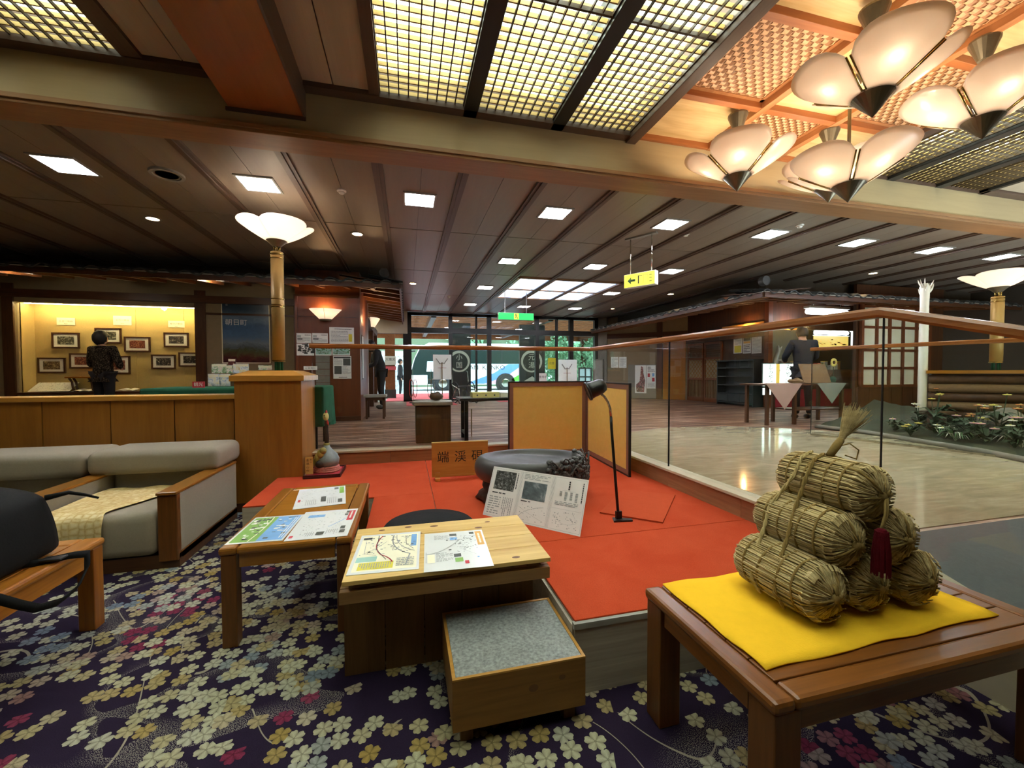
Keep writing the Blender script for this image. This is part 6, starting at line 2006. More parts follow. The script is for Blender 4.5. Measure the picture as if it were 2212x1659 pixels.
# display table with two hanging cloth corners, in front of the shop
t = thing('cloth_table', 'long dark table with cloth corners hanging over its front edge', 'table', (5.42, 5.28, LB))
box('top', (0, 1.72), (0, .50), (.63, .655), 'dark_wood_x', t)
for x in (.08, .62, 1.60):
    for y in (.03, .43): box('leg', (x, x + .045), (y, y + .045), (0, .63), 'dark_wood', t)
box('lower_shelf', (.68, 1.6), (.05, .45), (.22, .24), 'dark_wood_x', t)
for px, mt_, lab in ((((1655, 833.6), (1733, 833.6), (1694, 885)), 'pink_cloth', 'dusty pink cloth with a pointed corner over the table edge'), (((1765, 833.6), (1828, 833.6), (1796, 871.5)), 'grey_cloth', 'grey cloth with a pointed corner over the table edge')):
    a, b, c = [at(q[0], q[1], 5.27) for q in px]
    m = MB()
    vs = [(a.x, 5.268, LB + .658), (b.x, 5.268, LB + .658), (c.x, 5.262, c.z), (b.x, 5.62, LB + .658), (a.x, 5.62, LB + .658), ((a.x + b.x) / 2, 5.264, (a.z + c.z) / 2)]
    m.add(vs, [(0, 5, 1), (0, 2, 5), (2, 1, 5), (0, 1, 3, 4)])
    o = m.build('table_cloth', mt_); mods(o, solid=.004)
    tag(o, lab, 'cloth', 'cloths on the display table')
ZD = LB + .664
def board(px, Y, lean, mat, lab, name, cat='board'):
    a, b = at(px[0], px[3], Y), at(px[2], px[1], Y)
    t = thing(name, lab, cat, ((a.x + b.x) / 2, Y, ZD))
    w, h = b.x - a.x, (b.z - ZD) / math.cos(lean)
    m = MB().box(-w / 2, w / 2, -.006, .006, 0, h)
    o = m.build('plate', mat, t); o.rotation_euler = (-lean, 0, 0)
    m = MB(); m.tube([(0, .01 + h * .6 * math.sin(lean), h * .6 * math.cos(lean)), (0, .20, .004)], .006, 6); m.build('prop', 'dark_wood', t)
    return t
board((1737, 786, 1796, 833), 5.36, .35, 'wicker', 'brown tilted display board between the two cloths', 'display_board')
board((1790, 790, 1822, 833), 5.44, .3, 'case_glass', 'clear tilted plate standing on the grey cloth', 'clear_plate', 'plate')
p = at(1718, 828, 5.42)
t = thing('folded_scarf', 'crumpled brown scarf on the pink cloth', 'scarf', (p.x, 5.42, ZD))
o = MB().ball((0, 0, .03), (.13, .09, .04), 18, 10).build('bundle', 'wicker', t, smooth=True)
for v in o.data.vertices:
    v.co.z = max(0, v.co.z * (1 + .3 * math.sin(v.co.x * 40) * math.cos(v.co.y * 30)))
MB().tube([(-.14 + .05 * i, -.07 + .01 * math.sin(i * 2), .012) for i in range(6)], .01, 6).build('fringe', 'wicker', t, smooth=True)
p = at(1795, 783, 5.7)
t = thing('sunflower', 'small yellow artificial sunflower behind the brown display board', 'flower', (p.x, 5.66, ZD))
MB().tube([(0, 0, 0), (.01, 0, .15), (0, 0, p.z - ZD)], .006, 6).build('stem', 'leaf_dark', t)
for k in range(10):
    a = k * math.pi / 5
    MB().ball((.05 * math.cos(a), -.01, p.z - ZD + .05 * math.sin(a)), (.028, .008, .028), 8, 6).build('petal', 'petal_yellow', t, smooth=True)
MB().ball((0, -.014, p.z - ZD), (.03, .012, .03), 10, 8).build('centre', 'dark_wood', t, smooth=True)
MB().lathe([(.04, 0), (.05, .06), (.03, .10)], 12).build('vase', 'green_cloth', t)

# shoji wall with wainscot
SY = 6.3
sw_ = struct(box('wall_shoji', (8.75, 11.2), (SY + .06, SY + .12), (LB, 3.05), 'dark_wood'))
sx = [at(x, 700, SY).x for x in (1864, 1895, 1923, 1952, 1981, 2010)]
zs = [at(1930, y, SY).z for y in (833, 795, 757, 708, 664, 640)]
for i in range(5):
    for j in range(5):
        box('paper_pane', (sx[i] + .02, sx[i + 1] - .02), (SY + .02, SY + .04), (zs[j] + .02, zs[j + 1] - .02), 'shoji_paper', sw_)
for x in sx: box('stile', (x - .03, x + .03), (SY - .01, SY + .05), (zs[0], zs[-1]), 'red_wood', sw_)
for z in zs: box('rail', (sx[0], sx[-1]), (SY - .005, SY + .05), (z - .025, z + .025), 'red_wood', sw_)
for k in range(8):
    x0 = 8.75 + k * .30
    box('wainscot_board', (x0 + .003, x0 + .297), (SY, SY + .05), (LB, zs[0] - .03), 'dark_wood', sw_)
eR = thing('tiled_eave', 'dark tiled eave with warm-lit rafters over the shop on the right', 'eave', (5.85, 5.74, 2.62))
eave(eR, .0, 6.6, 0, 0)
def eave_left():
    # the return of the eave runs away from the camera; drip edge faces -X
    eave(eR, -6.8, 0, 0, 0, -math.pi / 2, rows=2)
eave_left()
MB().lathe([(.001, -.07), (.06, -.07), (.08, -.05), (.08, .05), (.05, .05)], 20, M=Matrix.Translation((.05, .05, .22)) @ Matrix.Rotation(math.pi / 2, 4, 'X')).build('ridge_end_tile', 'roof_tile', eR)
box('upper_wall', (.9, 6.6), (.85, .95), (.1, .48), 'plaster_dark', eR)
box('upper_wall', (.85, .95), (.95, 6.8), (.1, .48), 'plaster_dark', eR)

# ---- garden guard: second pane with rail along the marble edge
t = thing('garden_guard', 'low glass guard with wooden rail in front of the indoor garden', 'balustrade', (5.22, 4.34, LB + .004), math.atan2(-2.0, .55))
box('glass_pane', (0, 2.1), (-.004, .004), (.02, 1.12), 'clear_glass', t)
box('handrail', (-.02, 2.12), (-.03, .03), (1.12, 1.165), 'wood_rail_x', t, bevel=.012)
box('sill', (0, 2.1), (-.02, .02), (0, .02), 'chrome', t)
box('edge_strip', (-.006, 0), (-.006, .006), (0, 1.12), 'dark_frame', t)

# ---- indoor garden
gd = MB(); vs, fs = [], []
G0 = [(5.98, 4.9), (6.02, 4.2), (5.85, 3.5), (5.72, 2.9), (5.45, 2.3), (5.3, 1.62)]
G1 = [(8.6, 5.9), (7.6, 4.9), (6.9, 3.9), (7.2, 3.2), (7.5, 2.6), (7.8, 1.62)]
NU = 14
for i in range(31):
    s = i / 30 * 5; k = min(int(s), 4); f = s - k
    a = Vector(G0[k]).lerp(Vector(G0[k + 1]), f); b = Vector(G1[k]).lerp(Vector(G1[k + 1]), f)
    for j in range(NU + 1):
        u = j / NU
        p = a.lerp(b, u)
        z = LB + .005 + .05 * min(1, u * 8) + .26 * u * u + .015 * math.sin(p.x * 13) * math.cos(p.y * 11) * min(1, u * 6)
        vs.append((p.x, p.y, z))
for i in range(30):
    for j in range(NU):
        q = i * (NU + 1) + j
        fs.append((q, q + 1, q + NU + 2, q + NU + 1))
struct(gd.add(vs, fs).build('floor_garden', 'moss', smooth=True))
m = MB()
pts = [Vector((a, b, LB + .03)) for a, b in G0]
m.tube([p for p in pts], .028, 8); kerb = m.build('trim_garden', 'rock', smooth=True); struct(kerb)
def gz(x, y):
    best, z = 9, LB + .05
    for v in vs:
        d = (v[0] - x) ** 2 + (v[1] - y) ** 2
        if d < best: best, z = d, v[2]
    return z
# log-faced wall behind the garden
P1, P2 = Vector((6.62, 3.86)), Vector((7.95, 2.12))
dl = (P2 - P1); La = dl.length; ra = math.atan2(dl.y, dl.x)
lg = struct(MB().box(0, La, .05, .25, 0, .82).build('wall_garden', 'dark_wood_x', loc=(P1.x, P1.y, LB), rot=(0, 0, ra)))
for k in range(7):
    MB().tube([(-.03, .04, .06 + k * .115), (La, .04, .06 + k * .115)], .056, 10).build('log', 'wicker' if k % 2 else 'stump_wood', lg, smooth=True)
MB().box(-.06, La, -.05, .30, .82, .86).build('coping', 'wood_coffee', lg)
# birch post
p = Vector((6.60, 3.95))
t = thing('birch_post', 'white peeling birch trunk post rising left of the right column lamp', 'post', (p.x, p.y, LB))
zt = 2.45 - LB
o = MB().lathe([(.05, 0), (.047, .5), (.046, 1.2), (.045, 1.7), (.048, zt - .12), (.055, zt - .05), (.03, zt)], 14).build('trunk', 'petal_white', t, smooth=True)
m = MB(); r_ = random.Random(21)
for k in range(14):
    a = r_.uniform(0, 6.28); z = zt - r_.uniform(.02, .18)
    m.tube([(.045 * math.cos(a), .045 * math.sin(a), z), (.07 * math.cos(a), .07 * math.sin(a), z + .04), (.085 * math.cos(a), .085 * math.sin(a), z + .09)], [.012, .008, .002], 5)
m.build('peeling_bark', 'petal_white', t, kind='stuff')
# stump stool
p = at(2085, 905, 4.1)
t = thing('stump_stool', 'rough tree-stump stool standing at the back of the indoor garden', 'stool', (6.48, 3.72, gz(6.48, 3.72) - .02))
MB().prism([(-.17, -.10), (.10, -.13), (.20, -.03), (.14, .11), (-.12, .12)], .20, .24).build('seat_slab', 'stump_wood', t, bevel=.01)
o = MB().lathe([(.10, 0), (.085, .08), (.09, .20)], 14).build('trunk', 'stump_wood', t, smooth=True)
# rocks
for i, (x, y, s, lab) in enumerate(((6.75, 3.25, .20, 'large pale rock at the right of the indoor garden'), (6.35, 2.75, .10, 'small rock among the flowers at the garden front'), (6.5, 3.1, .13, 'middle-sized rock half hidden by flowers'))):
    t = thing('garden_rock', lab, 'rock', (x, y, gz(x, y) - .03), i * .8, 'rocks in the indoor garden')
    o = MB().ball((0, 0, s * .55), (s * 1.3, s, s * .7), 14, 9).build('boulder', 'rock', t, smooth=True)
    for v in o.data.vertices:
        k = 1 + .14 * math.sin(v.co.x * 17 + i) * math.cos(v.co.y * 13) + .08 * math.sin(v.co.z * 23)
        v.co *= k
# plants
def flower_plant(x, y, h, n, pm, lab, r=.035, leaves=14, seed=0):
    r_ = random.Random(seed)
    t = thing('flower_plant', lab, 'plant', (x, y, gz(x, y) - .01), 0, 'flowering plants in the indoor garden')
    m = MB()
    for k in range(leaves):
        a = r_.uniform(0, 6.28); L = r_.uniform(.10, .20); zz = r_.uniform(0, h * .5); w = .022
        d = Vector((math.cos(a), math.sin(a), 0)); s = Vector((-d.y, d.x, 0)) * w
        p0 = Vector((0, 0, zz)); p1 = d * L * .55 + Vector((0, 0, zz + L * .45)); p2 = d * L + Vector((0, 0, zz + L * .30))
        m.add([p0 - s * .3, p0 + s * .3, p1 + s, p1 - s, p2], [(0, 1, 2, 3), (3, 2, 4)])
    m.build('foliage', 'leaf_dark', t, kind='stuff')
    for k in range(n):
        a = r_.uniform(0, 6.28); R = r_.uniform(.02, .11); hz = h * r_.uniform(.75, 1.05)
        cx, cy = R * math.cos(a), R * math.sin(a)
        fm = MB()
        for q in range(6):
            b = q * math.pi / 3
            fm.ball((cx + r * .7 * math.cos(b), cy + r * .7 * math.sin(b), hz), (r * .5, r * .5, r * .22), 7, 5)
        f = fm.build('blossom', pm, t, smooth=True)
        MB().ball((cx, cy, hz + .006), r * .3, 7, 5).build('centre', 'petal_yellow', f, smooth=True)
        MB().tube([(0, 0, 0), (cx * .6, cy * .6, hz * .6), (cx, cy, hz)], .004, 5).build('stem', 'leaf_dark', t)
    return t
FL = [(6.03, 3.72, .16, 3, 'petal_yellow', 'low yellow flowers at the left tip of the garden'), (6.12, 3.42, .18, 2, 'petal_white', 'pale flowers near the left tip of the garden'), (6.08, 3.05, .22, 3, 'petal_pink', 'pink flowers in the middle front of the garden'),
      (6.25, 3.2, .24, 3, 'petal_yellow', 'yellow flowers behind the pink ones in the garden'), (6.30, 2.86, .30, 3, 'petal_pink', 'pale pink flowers at the right front of the garden'), (6.55, 2.85, .48, 3, 'petal_white', 'tall white flowers at the right of the garden'),
      (6.50, 2.98, .36, 2, 'petal_orange', 'orange flower below the tall white ones'), (6.15, 2.60, .20, 2, 'petal_white', 'white flowers at the right edge of the garden'), (6.42, 3.35, .22, 2, 'petal_orange', 'orange flowers in front of the stump stool')]
for i, (x, y, h, n, pm, lab) in enumerate(FL): flower_plant(x, y, h, n, pm, lab, .032, 18, i)
ORD = ['first', 'second', 'third', 'fourth', 'fifth', 'sixth', 'seventh', 'eighth', 'ninth', 'tenth', 'eleventh', 'twelfth']
for i in range(12):
    y = 4.05 - i * .14
    x = 5.98 - max(0, 3.6 - y) * .38 + .30 + .22 * (i % 3)
    flower_plant(x, y, .20 + .10 * (i % 4), 2 + i % 2, ['petal_pink', 'petal_white', 'petal_orange', 'petal_yellow'][i % 4], ORD[i] + ' bushy flower from the left in the back planting of the garden', .030, 34, 100 + i)
for i, (x, y, lab) in enumerate(((6.02, 3.28, 'striped spider grass at the front of the garden'), (6.1, 2.8, 'arching dark grass right of the pink flowers'), (6.25, 3.55, 'arching grass at the back left of the garden'))):
    t = thing('grass_clump', lab, 'plant', (x, y, gz(x, y) - .01), 0, 'grass clumps in the indoor garden')
    r_ = random.Random(50 + i)
    for k in range(22):
        a = r_.uniform(0, 6.28); L = r_.uniform(.14, .24)
        d = Vector((math.cos(a), math.sin(a), 0)); s = Vector((-d.y, d.x, 0)) * .007
        ps = [Vector((0, 0, 0)), d * L * .35 + Vector((0, 0, L * .55)), d * L * .75 + Vector((0, 0, L * .55)), d * L + Vector((0, 0, L * .25))]
        m = MB(); m.add([ps[0] - s, ps[0] + s, ps[1] + s, ps[1] - s, ps[2] + s * .7, ps[2] - s * .7, ps[3]], [(0, 1, 2, 3), (3, 2, 4, 5), (5, 4, 6)])
        m.build('blade', 'leaf_green' if k % 3 else 'petal_white', t)
# red-leaved plant and flower tub by the shoji wall end
p = at(2035, 800, 5.6)
t = thing('red_plant', 'dark red leafed plant in a black tub at the end of the shoji wall', 'plant', (p.x, 5.6, LB))
MB().lathe([(.14, 0), (.18, .40), (.19, .42), (.16, .42)], 16).build('tub', 'cabinet_dark', t)
m = MB(); r_ = random.Random(31)
for k in range(60):
    a, b = r_.uniform(0, 6.28), r_.uniform(.1, 1.3)
    R = .24 * r_.uniform(.5, 1)
    c = Vector((R * math.cos(a) * math.sin(b), R * math.sin(a) * math.sin(b), .62 + R * math.cos(b)))
    m.ball(c, (.05, .05, .02), 6, 4, M=None)
m.build('foliage', 'red_cloth', t, kind='stuff')
MB().tube([(0, 0, .40), (.02, 0, .55), (0, 0, .72)], .02, 8).build('stem', 'stump_wood', t)
# ================================================================== ENTRANCE AND OUTSIDE
eg = thing('entrance_glazing', 'dark-framed glass entrance front at the far end of the lobby', 'glazing', (0, ENT, LB))
MUL = [(-.02, .12), (.10, .12), (1.31, .11), (2.10, .05), (2.50, .13), (4.05, .12), (4.72, .06), (5.22, .14), (6.10, .12)]
for x, w in MUL:
    box('mullion', (x - w / 2, x + w / 2), (-.06, .06), (0, 2.64), 'dark_frame', eg)
box('transom', (-.08, 6.16), (-.07, .07), (2.03, 2.19), 'dark_frame', eg)
box('head_frame', (-.08, 6.16), (-.06, .06), (2.55, 2.64), 'dark_frame', eg)
box('sill', (-.08, 6.16), (-.06, .06), (0, .05), 'dark_frame', eg)
for (x0, w0), (x1, w1) in zip(MUL, MUL[1:]):
    if x1 - x0 < .2: continue
    if abs(x0 - .10) > .01:                      # the door leaf beside the left mullion stands open
        box('glass_pane', (x0 + w0 / 2, x1 - w1 / 2), (-.004, .004), (.05, 2.03), 'window_glass', eg)
    box('glass_pane', (x0 + w0 / 2, x1 - w1 / 2), (-.004, .004), (2.19, 2.55), 'window_glass', eg)
struct(box('wall_entrance', (6.16, 12.7), (ENT - .05, ENT + .1), (LB, 3.2), 'plaster_grey'))
struct(box('wall_entrance_left', (-7.2, -.08), (ENT - .05, ENT + .1), (2.45, 3.2), 'plaster_dark'))

og = struct(box('ground_porch', (-8, 14), (ENT + .1, 17.5), (.2, LB - .01), 'plinth_stone'))
struct(box('ground_road', (-60, 60), (17.5, 60), (.05, .22), 'asphalt'))
o = tag(box('door_mat', (.0, 1.3), (10.9, 12.4), (LB + .001, LB + .012), 'red_mat'), 'red entrance mat inside the open doorway', 'mat')
o = tag(box('porch_mat', (-.6, 2.2), (12.9, 17.3), (LB - .009, LB + .004), 'red_mat'), 'long red mat on the porch outside', 'mat')
o = tag(box('side_mat', (2.6, 5.2), (11.6, 12.4), (LB + .001, LB + .010), 'red_mat'), 'second red mat behind the black table', 'mat')

# canopy: brown rafters under an open slatted roof
cp = thing('porch_canopy', 'slatted canopy with brown rafters over the porch outside', 'canopy', (0, 12.8, 3.05))
for i in range(17):
    y = .2 + i * .42
    box('rafter', (-6, 12), (y, y + .09), (.10, .24), 'eave_wood', cp)
for x in (-3.2, .75, 4.5, 8.6):
    box('beam', (x, x + .16), (0, 7.2), (-.08, .10), 'dark_wood', cp)
for x in (-3.2, 8.6):
    box('post', (x, x + .2), (6.6, 6.8), (-2.85, -.08), 'dark_wood', cp)
box('fascia', (-6, 12), (7.1, 7.25), (-.15, .25), 'eave_wood', cp)
m = MB()
for i in range(40):
    x = -6 + i * .45
    m.box(x, x + .16, 0, 7.2, .24, .27)
m.build('roof_slats', 'eave_wood', cp, kind='stuff')

def ring_panel(px0, px1, cxpx, cypx, rpx, chars, lab):
    Y = 13.8
    a, b = at(px0, 850, Y), at(px1, 715, Y)
    t = thing('sign_column', lab, 'sign', ((a.x + b.x) / 2, Y, LB - .01))
    w = b.x - a.x
    box('panel', (-w / 2, w / 2), (-.06, .06), (0, 2.5), 'sign_dark', t)
    c = at(cxpx, cypx, Y - .07); cx, cz = c.x - t.location.x, c.z - t.location.z
    R = rpx * (Y / 1.0) / FPX
    m = MB(); n = 40
    vs, fs = [], []
    for i in range(n):
        q = 2 * math.pi * i / n
        for rr in (R, R * .80 - R * .05 * math.sin(q)):
            vs.append((rr * math.cos(q), rr * math.sin(q), 0))
    for i in range(n): fs.append((2 * i, 2 * ((i + 1) % n), 2 * ((i + 1) % n) + 1, 2 * i + 1))
    m.add(vs, [f[::-1] for f in fs], 0, FRONT(cx, -.064, cz)); m.build('brushed_ring', 'sign_ivory', t)
    m = MB()
    for i, ch in enumerate(chars): m.text(ch, R * .62, FRONT(cx, -.064, cz + R * (.34 - .72 * i)))
    m.build('characters', 'sign_ivory', t)
    m = MB()
    m.add([(-.28, 0, 0), (.28, 0, 0), (.12, .10, 0), (.02, .17, 0), (-.12, .09, 0)], [(0, 1, 2, 3, 4)], 0, FRONT(cx, -.064, cz - R - .30)); m.build('mountain_mark', 'sign_ivory', t)
    return t
ring_panel(976, 1016, 992, 780.5, 23, '小国', 'dark porch column with a white brushed ring, left of the bus lettering')
ring_panel(1122, 1176, 1148.5, 780.5, 25, '元湯', 'dark porch column with a white brushed ring, right end of the bus')

# poster stands seen from behind
def poster_stand(px, polex, Y, lab):
    a, b = at(px[0], px[3], Y), at(px[2], px[1], Y)
    t = thing('poster_stand', lab, 'stand', (at(polex, 800, Y).x, Y, LB), 0, 'white poster boards on stands by the entrance')
    x0, x1 = a.x - t.location.x, b.x - t.location.x
    box('board', (x0, x1), (.02, .03), (a.z - LB, b.z - LB), 'paper_white', t)
    zc = b.z - LB - (b.z - a.z) * .32
    MB().tube([(0, 0, .02), (0, 0, zc)], .010, 8).build('pole', 'brass', t)
    for s in (-1, 1):
        MB().tube([(0, 0, zc), (s * .05, 0, zc - .03), (s * .14, 0, zc + .10)], .012, 6).build('holder_arm', 'vent_grey', t)
    MB().lathe([(.15, 0), (.15, .015), (.02, .03)], 20).build('base', 'black_metal', t)
    m = MB(); z = a.z - LB + (b.z - a.z) * .47
    m.box(-.10, .10, -.004, .004, z - .004, z + .004); m.build('clip_bar', 'red_cloth', t)
poster_stand((936, 766, 975, 820), 955, 10.2, 'white poster board on a stand before the left entrance pane')
poster_stand((1207, 777, 1247, 832), 1225, 10.2, 'white poster board on a stand right of the ring column')
# signs stuck on the glass
for px, mt_, lab, txt in (((1185, 773, 1202, 797), 'print_yellow', 'yellow notice stuck on the entrance glass', '注意'), ((1166, 806, 1182, 824), 'paper_white', 'small white sign with black characters on the entrance glass', '使用中')):
    a, b = at(px[0], px[3], ENT - .08), at(px[2], px[1], ENT - .08)
    m = MB().box(-(b.x - a.x) / 2, (b.x - a.x) / 2, -.004, .004, -(b.z - a.z) / 2, (b.z - a.z) / 2)
    m.text(txt, .09, FRONT(0, -.0046, 0), 1)
    o = m.build('glass_notice', [mt_, 'ink']); o.location = ((a.x + b.x) / 2, ENT - .012, (a.z + b.z) / 2)
    tag(o, lab, 'notice')
# wheelchair
t = thing('wheelchair', 'folded wheelchair parked inside the entrance glass', 'wheelchair', (1.55, 11.7, LB), .3)
for x in (-.25, .25):
    m = MB(); m.tube([(x, .29 * math.cos(q * .2618), .30 + .29 * math.sin(q * .2618)) for q in range(24)], .016, 6, closed=True); w_ = m.build('wheel', 'tyre', t, smooth=True)
    m = MB()
    for q in range(8): m.tube([(x, 0, .30), (x, .28 * math.cos(q * .785), .30 + .28 * math.sin(q * .785))], .003, 4)
    m.build('spokes', 'chrome', w_)
    MB().tube([(x, -.35, .08), (x, -.30, .40), (x, .15, .50), (x, .2, .88), (x, .32, .90)], .012, 8).build('frame_side', 'chrome', t, smooth=True)
    m = MB(); m.tube([(x, -.35 + .07 * math.cos(q * .5236), .075 + .07 * math.sin(q * .5236)) for q in range(12)], .012, 6, closed=True); m.build('caster', 'tyre', t)
box('seat', (-.22, .22), (-.25, .18), (.45, .47), 'black_plastic', t)
box('backrest', (-.22, .22), (.17, .19), (.50, .85), 'black_plastic', t)
# umbrella rack with hoops
t = thing('umbrella_rack', 'metal rack with oval hoops at the entrance doorway', 'rack', (.18, 11.9, LB))
for k, x in enumerate((-.05, .06, .45, .55)):
    m = MB(); m.tube([(x + .05 * math.cos(q * .3927), 0, .42 + .26 * math.sin(q * .3927)) for q in range(16)], .010, 6, closed=True)
    m.build('hoop', 'comb_red' if k < 2 else 'chrome', t, smooth=True)
for x in (0, .5): MB().tube([(x, 0, 0), (x, 0, .95)], .010, 8).build('post', 'chrome', t)
box('base', (-.1, .62), (-.10, .10), (0, .03), 'black_metal', t)

# porch side: wooden sign wall and mesh screen
t = thing('porch_sign', 'wooden porch pier with a white sign board left of the doorway', 'sign', (at(843, 800, 14.5).x, 14.5, LB - .01))
box('pier', (-.16, .16), (-.1, .1), (.30, 2.6), 'eave_wood', t)
box('plinth', (-.18, .18), (-.12, .12), (0, .30), 'sign_dark', t)
box('sign_plate', (-.17, .19), (-.13, -.10), (1.12, 1.42), 'sign_ivory', t)
m = MB(); m.text('大風呂', .11, FRONT(.01, -.132, 1.30)); m.build('lettering', 'ink_black', t)
box('red_band', (-.17, .19), (-.13, -.10), (.95, 1.08), 'red_mat', t)
t = thing('mesh_screen', 'pale mesh fence panel standing outside the doorway', 'fence', (at(862, 800, 22.0).x, 22.0, .22))
box('sheet', (-.85, .6), (0, .02), (0, 2.2), plain('screen_pale', '#cfe6ec', .8, var=.05), t)
m = MB()
for i in range(6):
    for j in range(9):
        x, z = -.83 + i * .23, .15 + j * .24
        m.tube([(x, -.01, z), (x + .11, -.01, z + .12), (x + .22, -.01, z)], .010, 4)
m.build('mesh', 'vent_grey', t, kind='stuff')

# coach
BUSY = 25.0
t = thing('bus', 'white tour coach with blue and pink stripes parked outside the entrance', 'bus', (at(886, 840, BUSY).x, BUSY, .22))
L, BH = 8.8, 2.85
body = MB()
prof = [(0.0, .35), (0.0, 1.0), (.25, 1.9), (.55, 2.55), (1.1, BH), (L, BH), (L, .35)]
n = len(prof)
vs = [(x, 0, z) for x, z in prof] + [(x, 2.4, z) for x, z in prof]
body.add(vs, [tuple(range(n)), tuple(range(2 * n - 1, n - 1, -1))] + [(i, n + i, n + (i + 1) % n, (i + 1) % n) for i in range(n)])
body.build('body', 'bus_white', t)
MB().add([(.75, -.012, 1.62), (L - .1, -.012, 1.62), (L - .1, -.012, 2.62), (1.0, -.012, 2.62)], [(0, 1, 2, 3)]).build('side_windows', 'bus_dark', t)
for k in range(4):
    x = 2.3 + k * 1.6
    box('window_bar', (x, x + .05), (-.02, -.012), (1.62, 2.62), 'tyre', t)
MB().add([(.02, -.015, .95), (2.0, -.015, .95), (2.0, -.015, 2.45), (.55, -.015, 2.45), (.28, -.015, 1.9)], [(0, 1, 2, 3, 4)]).build('cab_window', 'bus_dark', t)
MB().add([(.95, -.02, 1.15), (1.7, -.02, 1.15), (1.7, -.02, 1.75), (1.0, -.02, 1.75)], [(0, 1, 2, 3)]).build('driver_window', 'screen_pale', t)
box('door', (1.0, 1.95), (-.018, -.012), (.4, .95), 'bus_dark', t)
MB().add([(1.83, -.012, .40), (3.63, -.012, .55), (5.03, -.012, 1.05), (5.93, -.012, 1.60), (6.93, -.012, 1.60), (5.83, -.012, .85), (4.43, -.012, .40)], [tuple(range(7))]).build('blue_stripe', 'bus_blue', t)
MB().add([(4.43, -.016, .40), (5.83, -.016, .85), (6.93, -.016, 1.60), (7.43, -.016, 1.60), (6.43, -.016, .8), (5.23, -.016, .40)], [tuple(range(6))]).build('pink_stripe', 'bus_pink', t)
MB().add([(5.93, -.02, .55), (6.83, -.02, .55), (7.53, -.02, 1.2), (7.53, -.02, 1.45)], [tuple(range(4))]).build('green_flash', 'bus_green', t)
m = MB(); m.text('NAN  KANKO', .40, FRONT(4.45, -.022, 1.38)); m.build('lettering', 'ink', t)
for x in (1.9, 5.75):
    MB().lathe([(.62, -.03), (.62, .02)], 24, M=Matrix.Translation((x, 0, .42)) @ Matrix.Rotation(math.pi / 2, 4, 'X')).build('wheel_arch', 'tyre', t)
    w_ = MB().lathe([(.001, .06), (.22, .06), (.30, .05), (.42, .05), (.44, -.1), (.001, -.1)], 24, M=Matrix.Translation((x, -.02, .44)) @ Matrix.Rotation(math.pi / 2, 4, 'X')).build('wheel', 'tyre', t)
    MB().lathe([(.001, .085), (.2, .075), (.26, .06)], 20, M=Matrix.Translation((x, -.02, .44)) @ Matrix.Rotation(math.pi / 2, 4, 'X')).build('hub', 'chrome', w_)
MB().tube([(.3, -.1, 2.35), (-.2, -.25, 2.3), (-.3, -.25, 2.0)], .05, 6).build('mirror_arm', 'tyre', t)
box('mirror', (-.42, -.22), (-.35, -.2), (1.45, 2.0), 'tyre', t)

# wooded hillside beyond: soil slope and thousands of leaf clumps
hl = struct(MB().add([(-40, 32, .1), (60, 32, .1), (60, 46, 16), (-40, 46, 16)], [(0, 1, 2, 3)]).build('ground_hill', 'leaf_dark'))
def leaf_cloud(name, label, boxes, n, size, mat, seed, cat='foliage'):
    r = np.random.RandomState(seed)
    V, F = [], []
    cent = []
    for (cx, cy, cz, rx, ry, rz_), wgt in boxes:
        k = int(n * wgt)
        d = r.normal(size=(k, 3)); d /= np.linalg.norm(d, axis=1)[:, None]
        rad = r.uniform(.6, 1, (k, 1))
        cent.append(np.array([cx, cy, cz]) + d * rad * np.array([rx, ry, rz_]))
    C_ = np.concatenate(cent)
    m_ = len(C_)
    a = r.normal(size=(m_, 3)); a /= np.linalg.norm(a, axis=1)[:, None]
    b = np.cross(a, r.normal(size=(m_, 3))); b /= np.linalg.norm(b, axis=1)[:, None]
    s = size * r.uniform(.6, 1.4, (m_, 1))
    P = np.stack([C_ - a * s, C_ + b * s * .5, C_ + a * s, C_ - b * s * .5], 1).reshape(-1, 3)
    me = bpy.data.meshes.new(name)
    me.from_pydata(P.tolist(), [], np.arange(m_ * 4).reshape(-1, 4).tolist())
    me.materials.append(M_(mat))
    o = bpy.data.objects.new(name, me); COL.objects.link(o)
    o['kind'] = 'stuff'
    return tag(o, label, cat)
plain('leaf_bright', '#7fb08a', .6, var=.4, vscale=.6)
rb = random.Random(2)
leaf_cloud('hill_foliage', 'green leafy woodland on the slope behind the bus', [((rb.uniform(-10, 26), 33 + q * .5, 1 + q * .55 + rb.random(), 2.6, 1.2, 1.6), 1 / 26) for q in range(26)], 26000, .22, 'leaf_bright', 1)
leaf_cloud('hedge_foliage', 'pale green hedge seen through the right entrance panes', [((6.6 + q * .9, 19.5 + .3 * (q % 3), 1.4 + .7 * (q % 2), .9, .6, 1.1), 1 / 8) for q in range(8)], 9000, .10, 'leaf_bright', 3)
t = thing('porch_fence', 'dark timber fence panel with pale infill right of the poster stand', 'fence', (at(1262, 812, 15.5).x, 15.5, LB - .01))
for x in (-.25, .02, .27): box('upright', (x, x + .05), (-.03, .03), (0, 1.05), 'sign_dark', t)
for z in (.3, .65, 1.0): box('rail', (-.25, .32), (-.025, .025), (z, z + .05), 'sign_dark', t)
box('infill', (-.2, .27), (-.01, .01), (.35, 1.0), 'screen_pale', t)
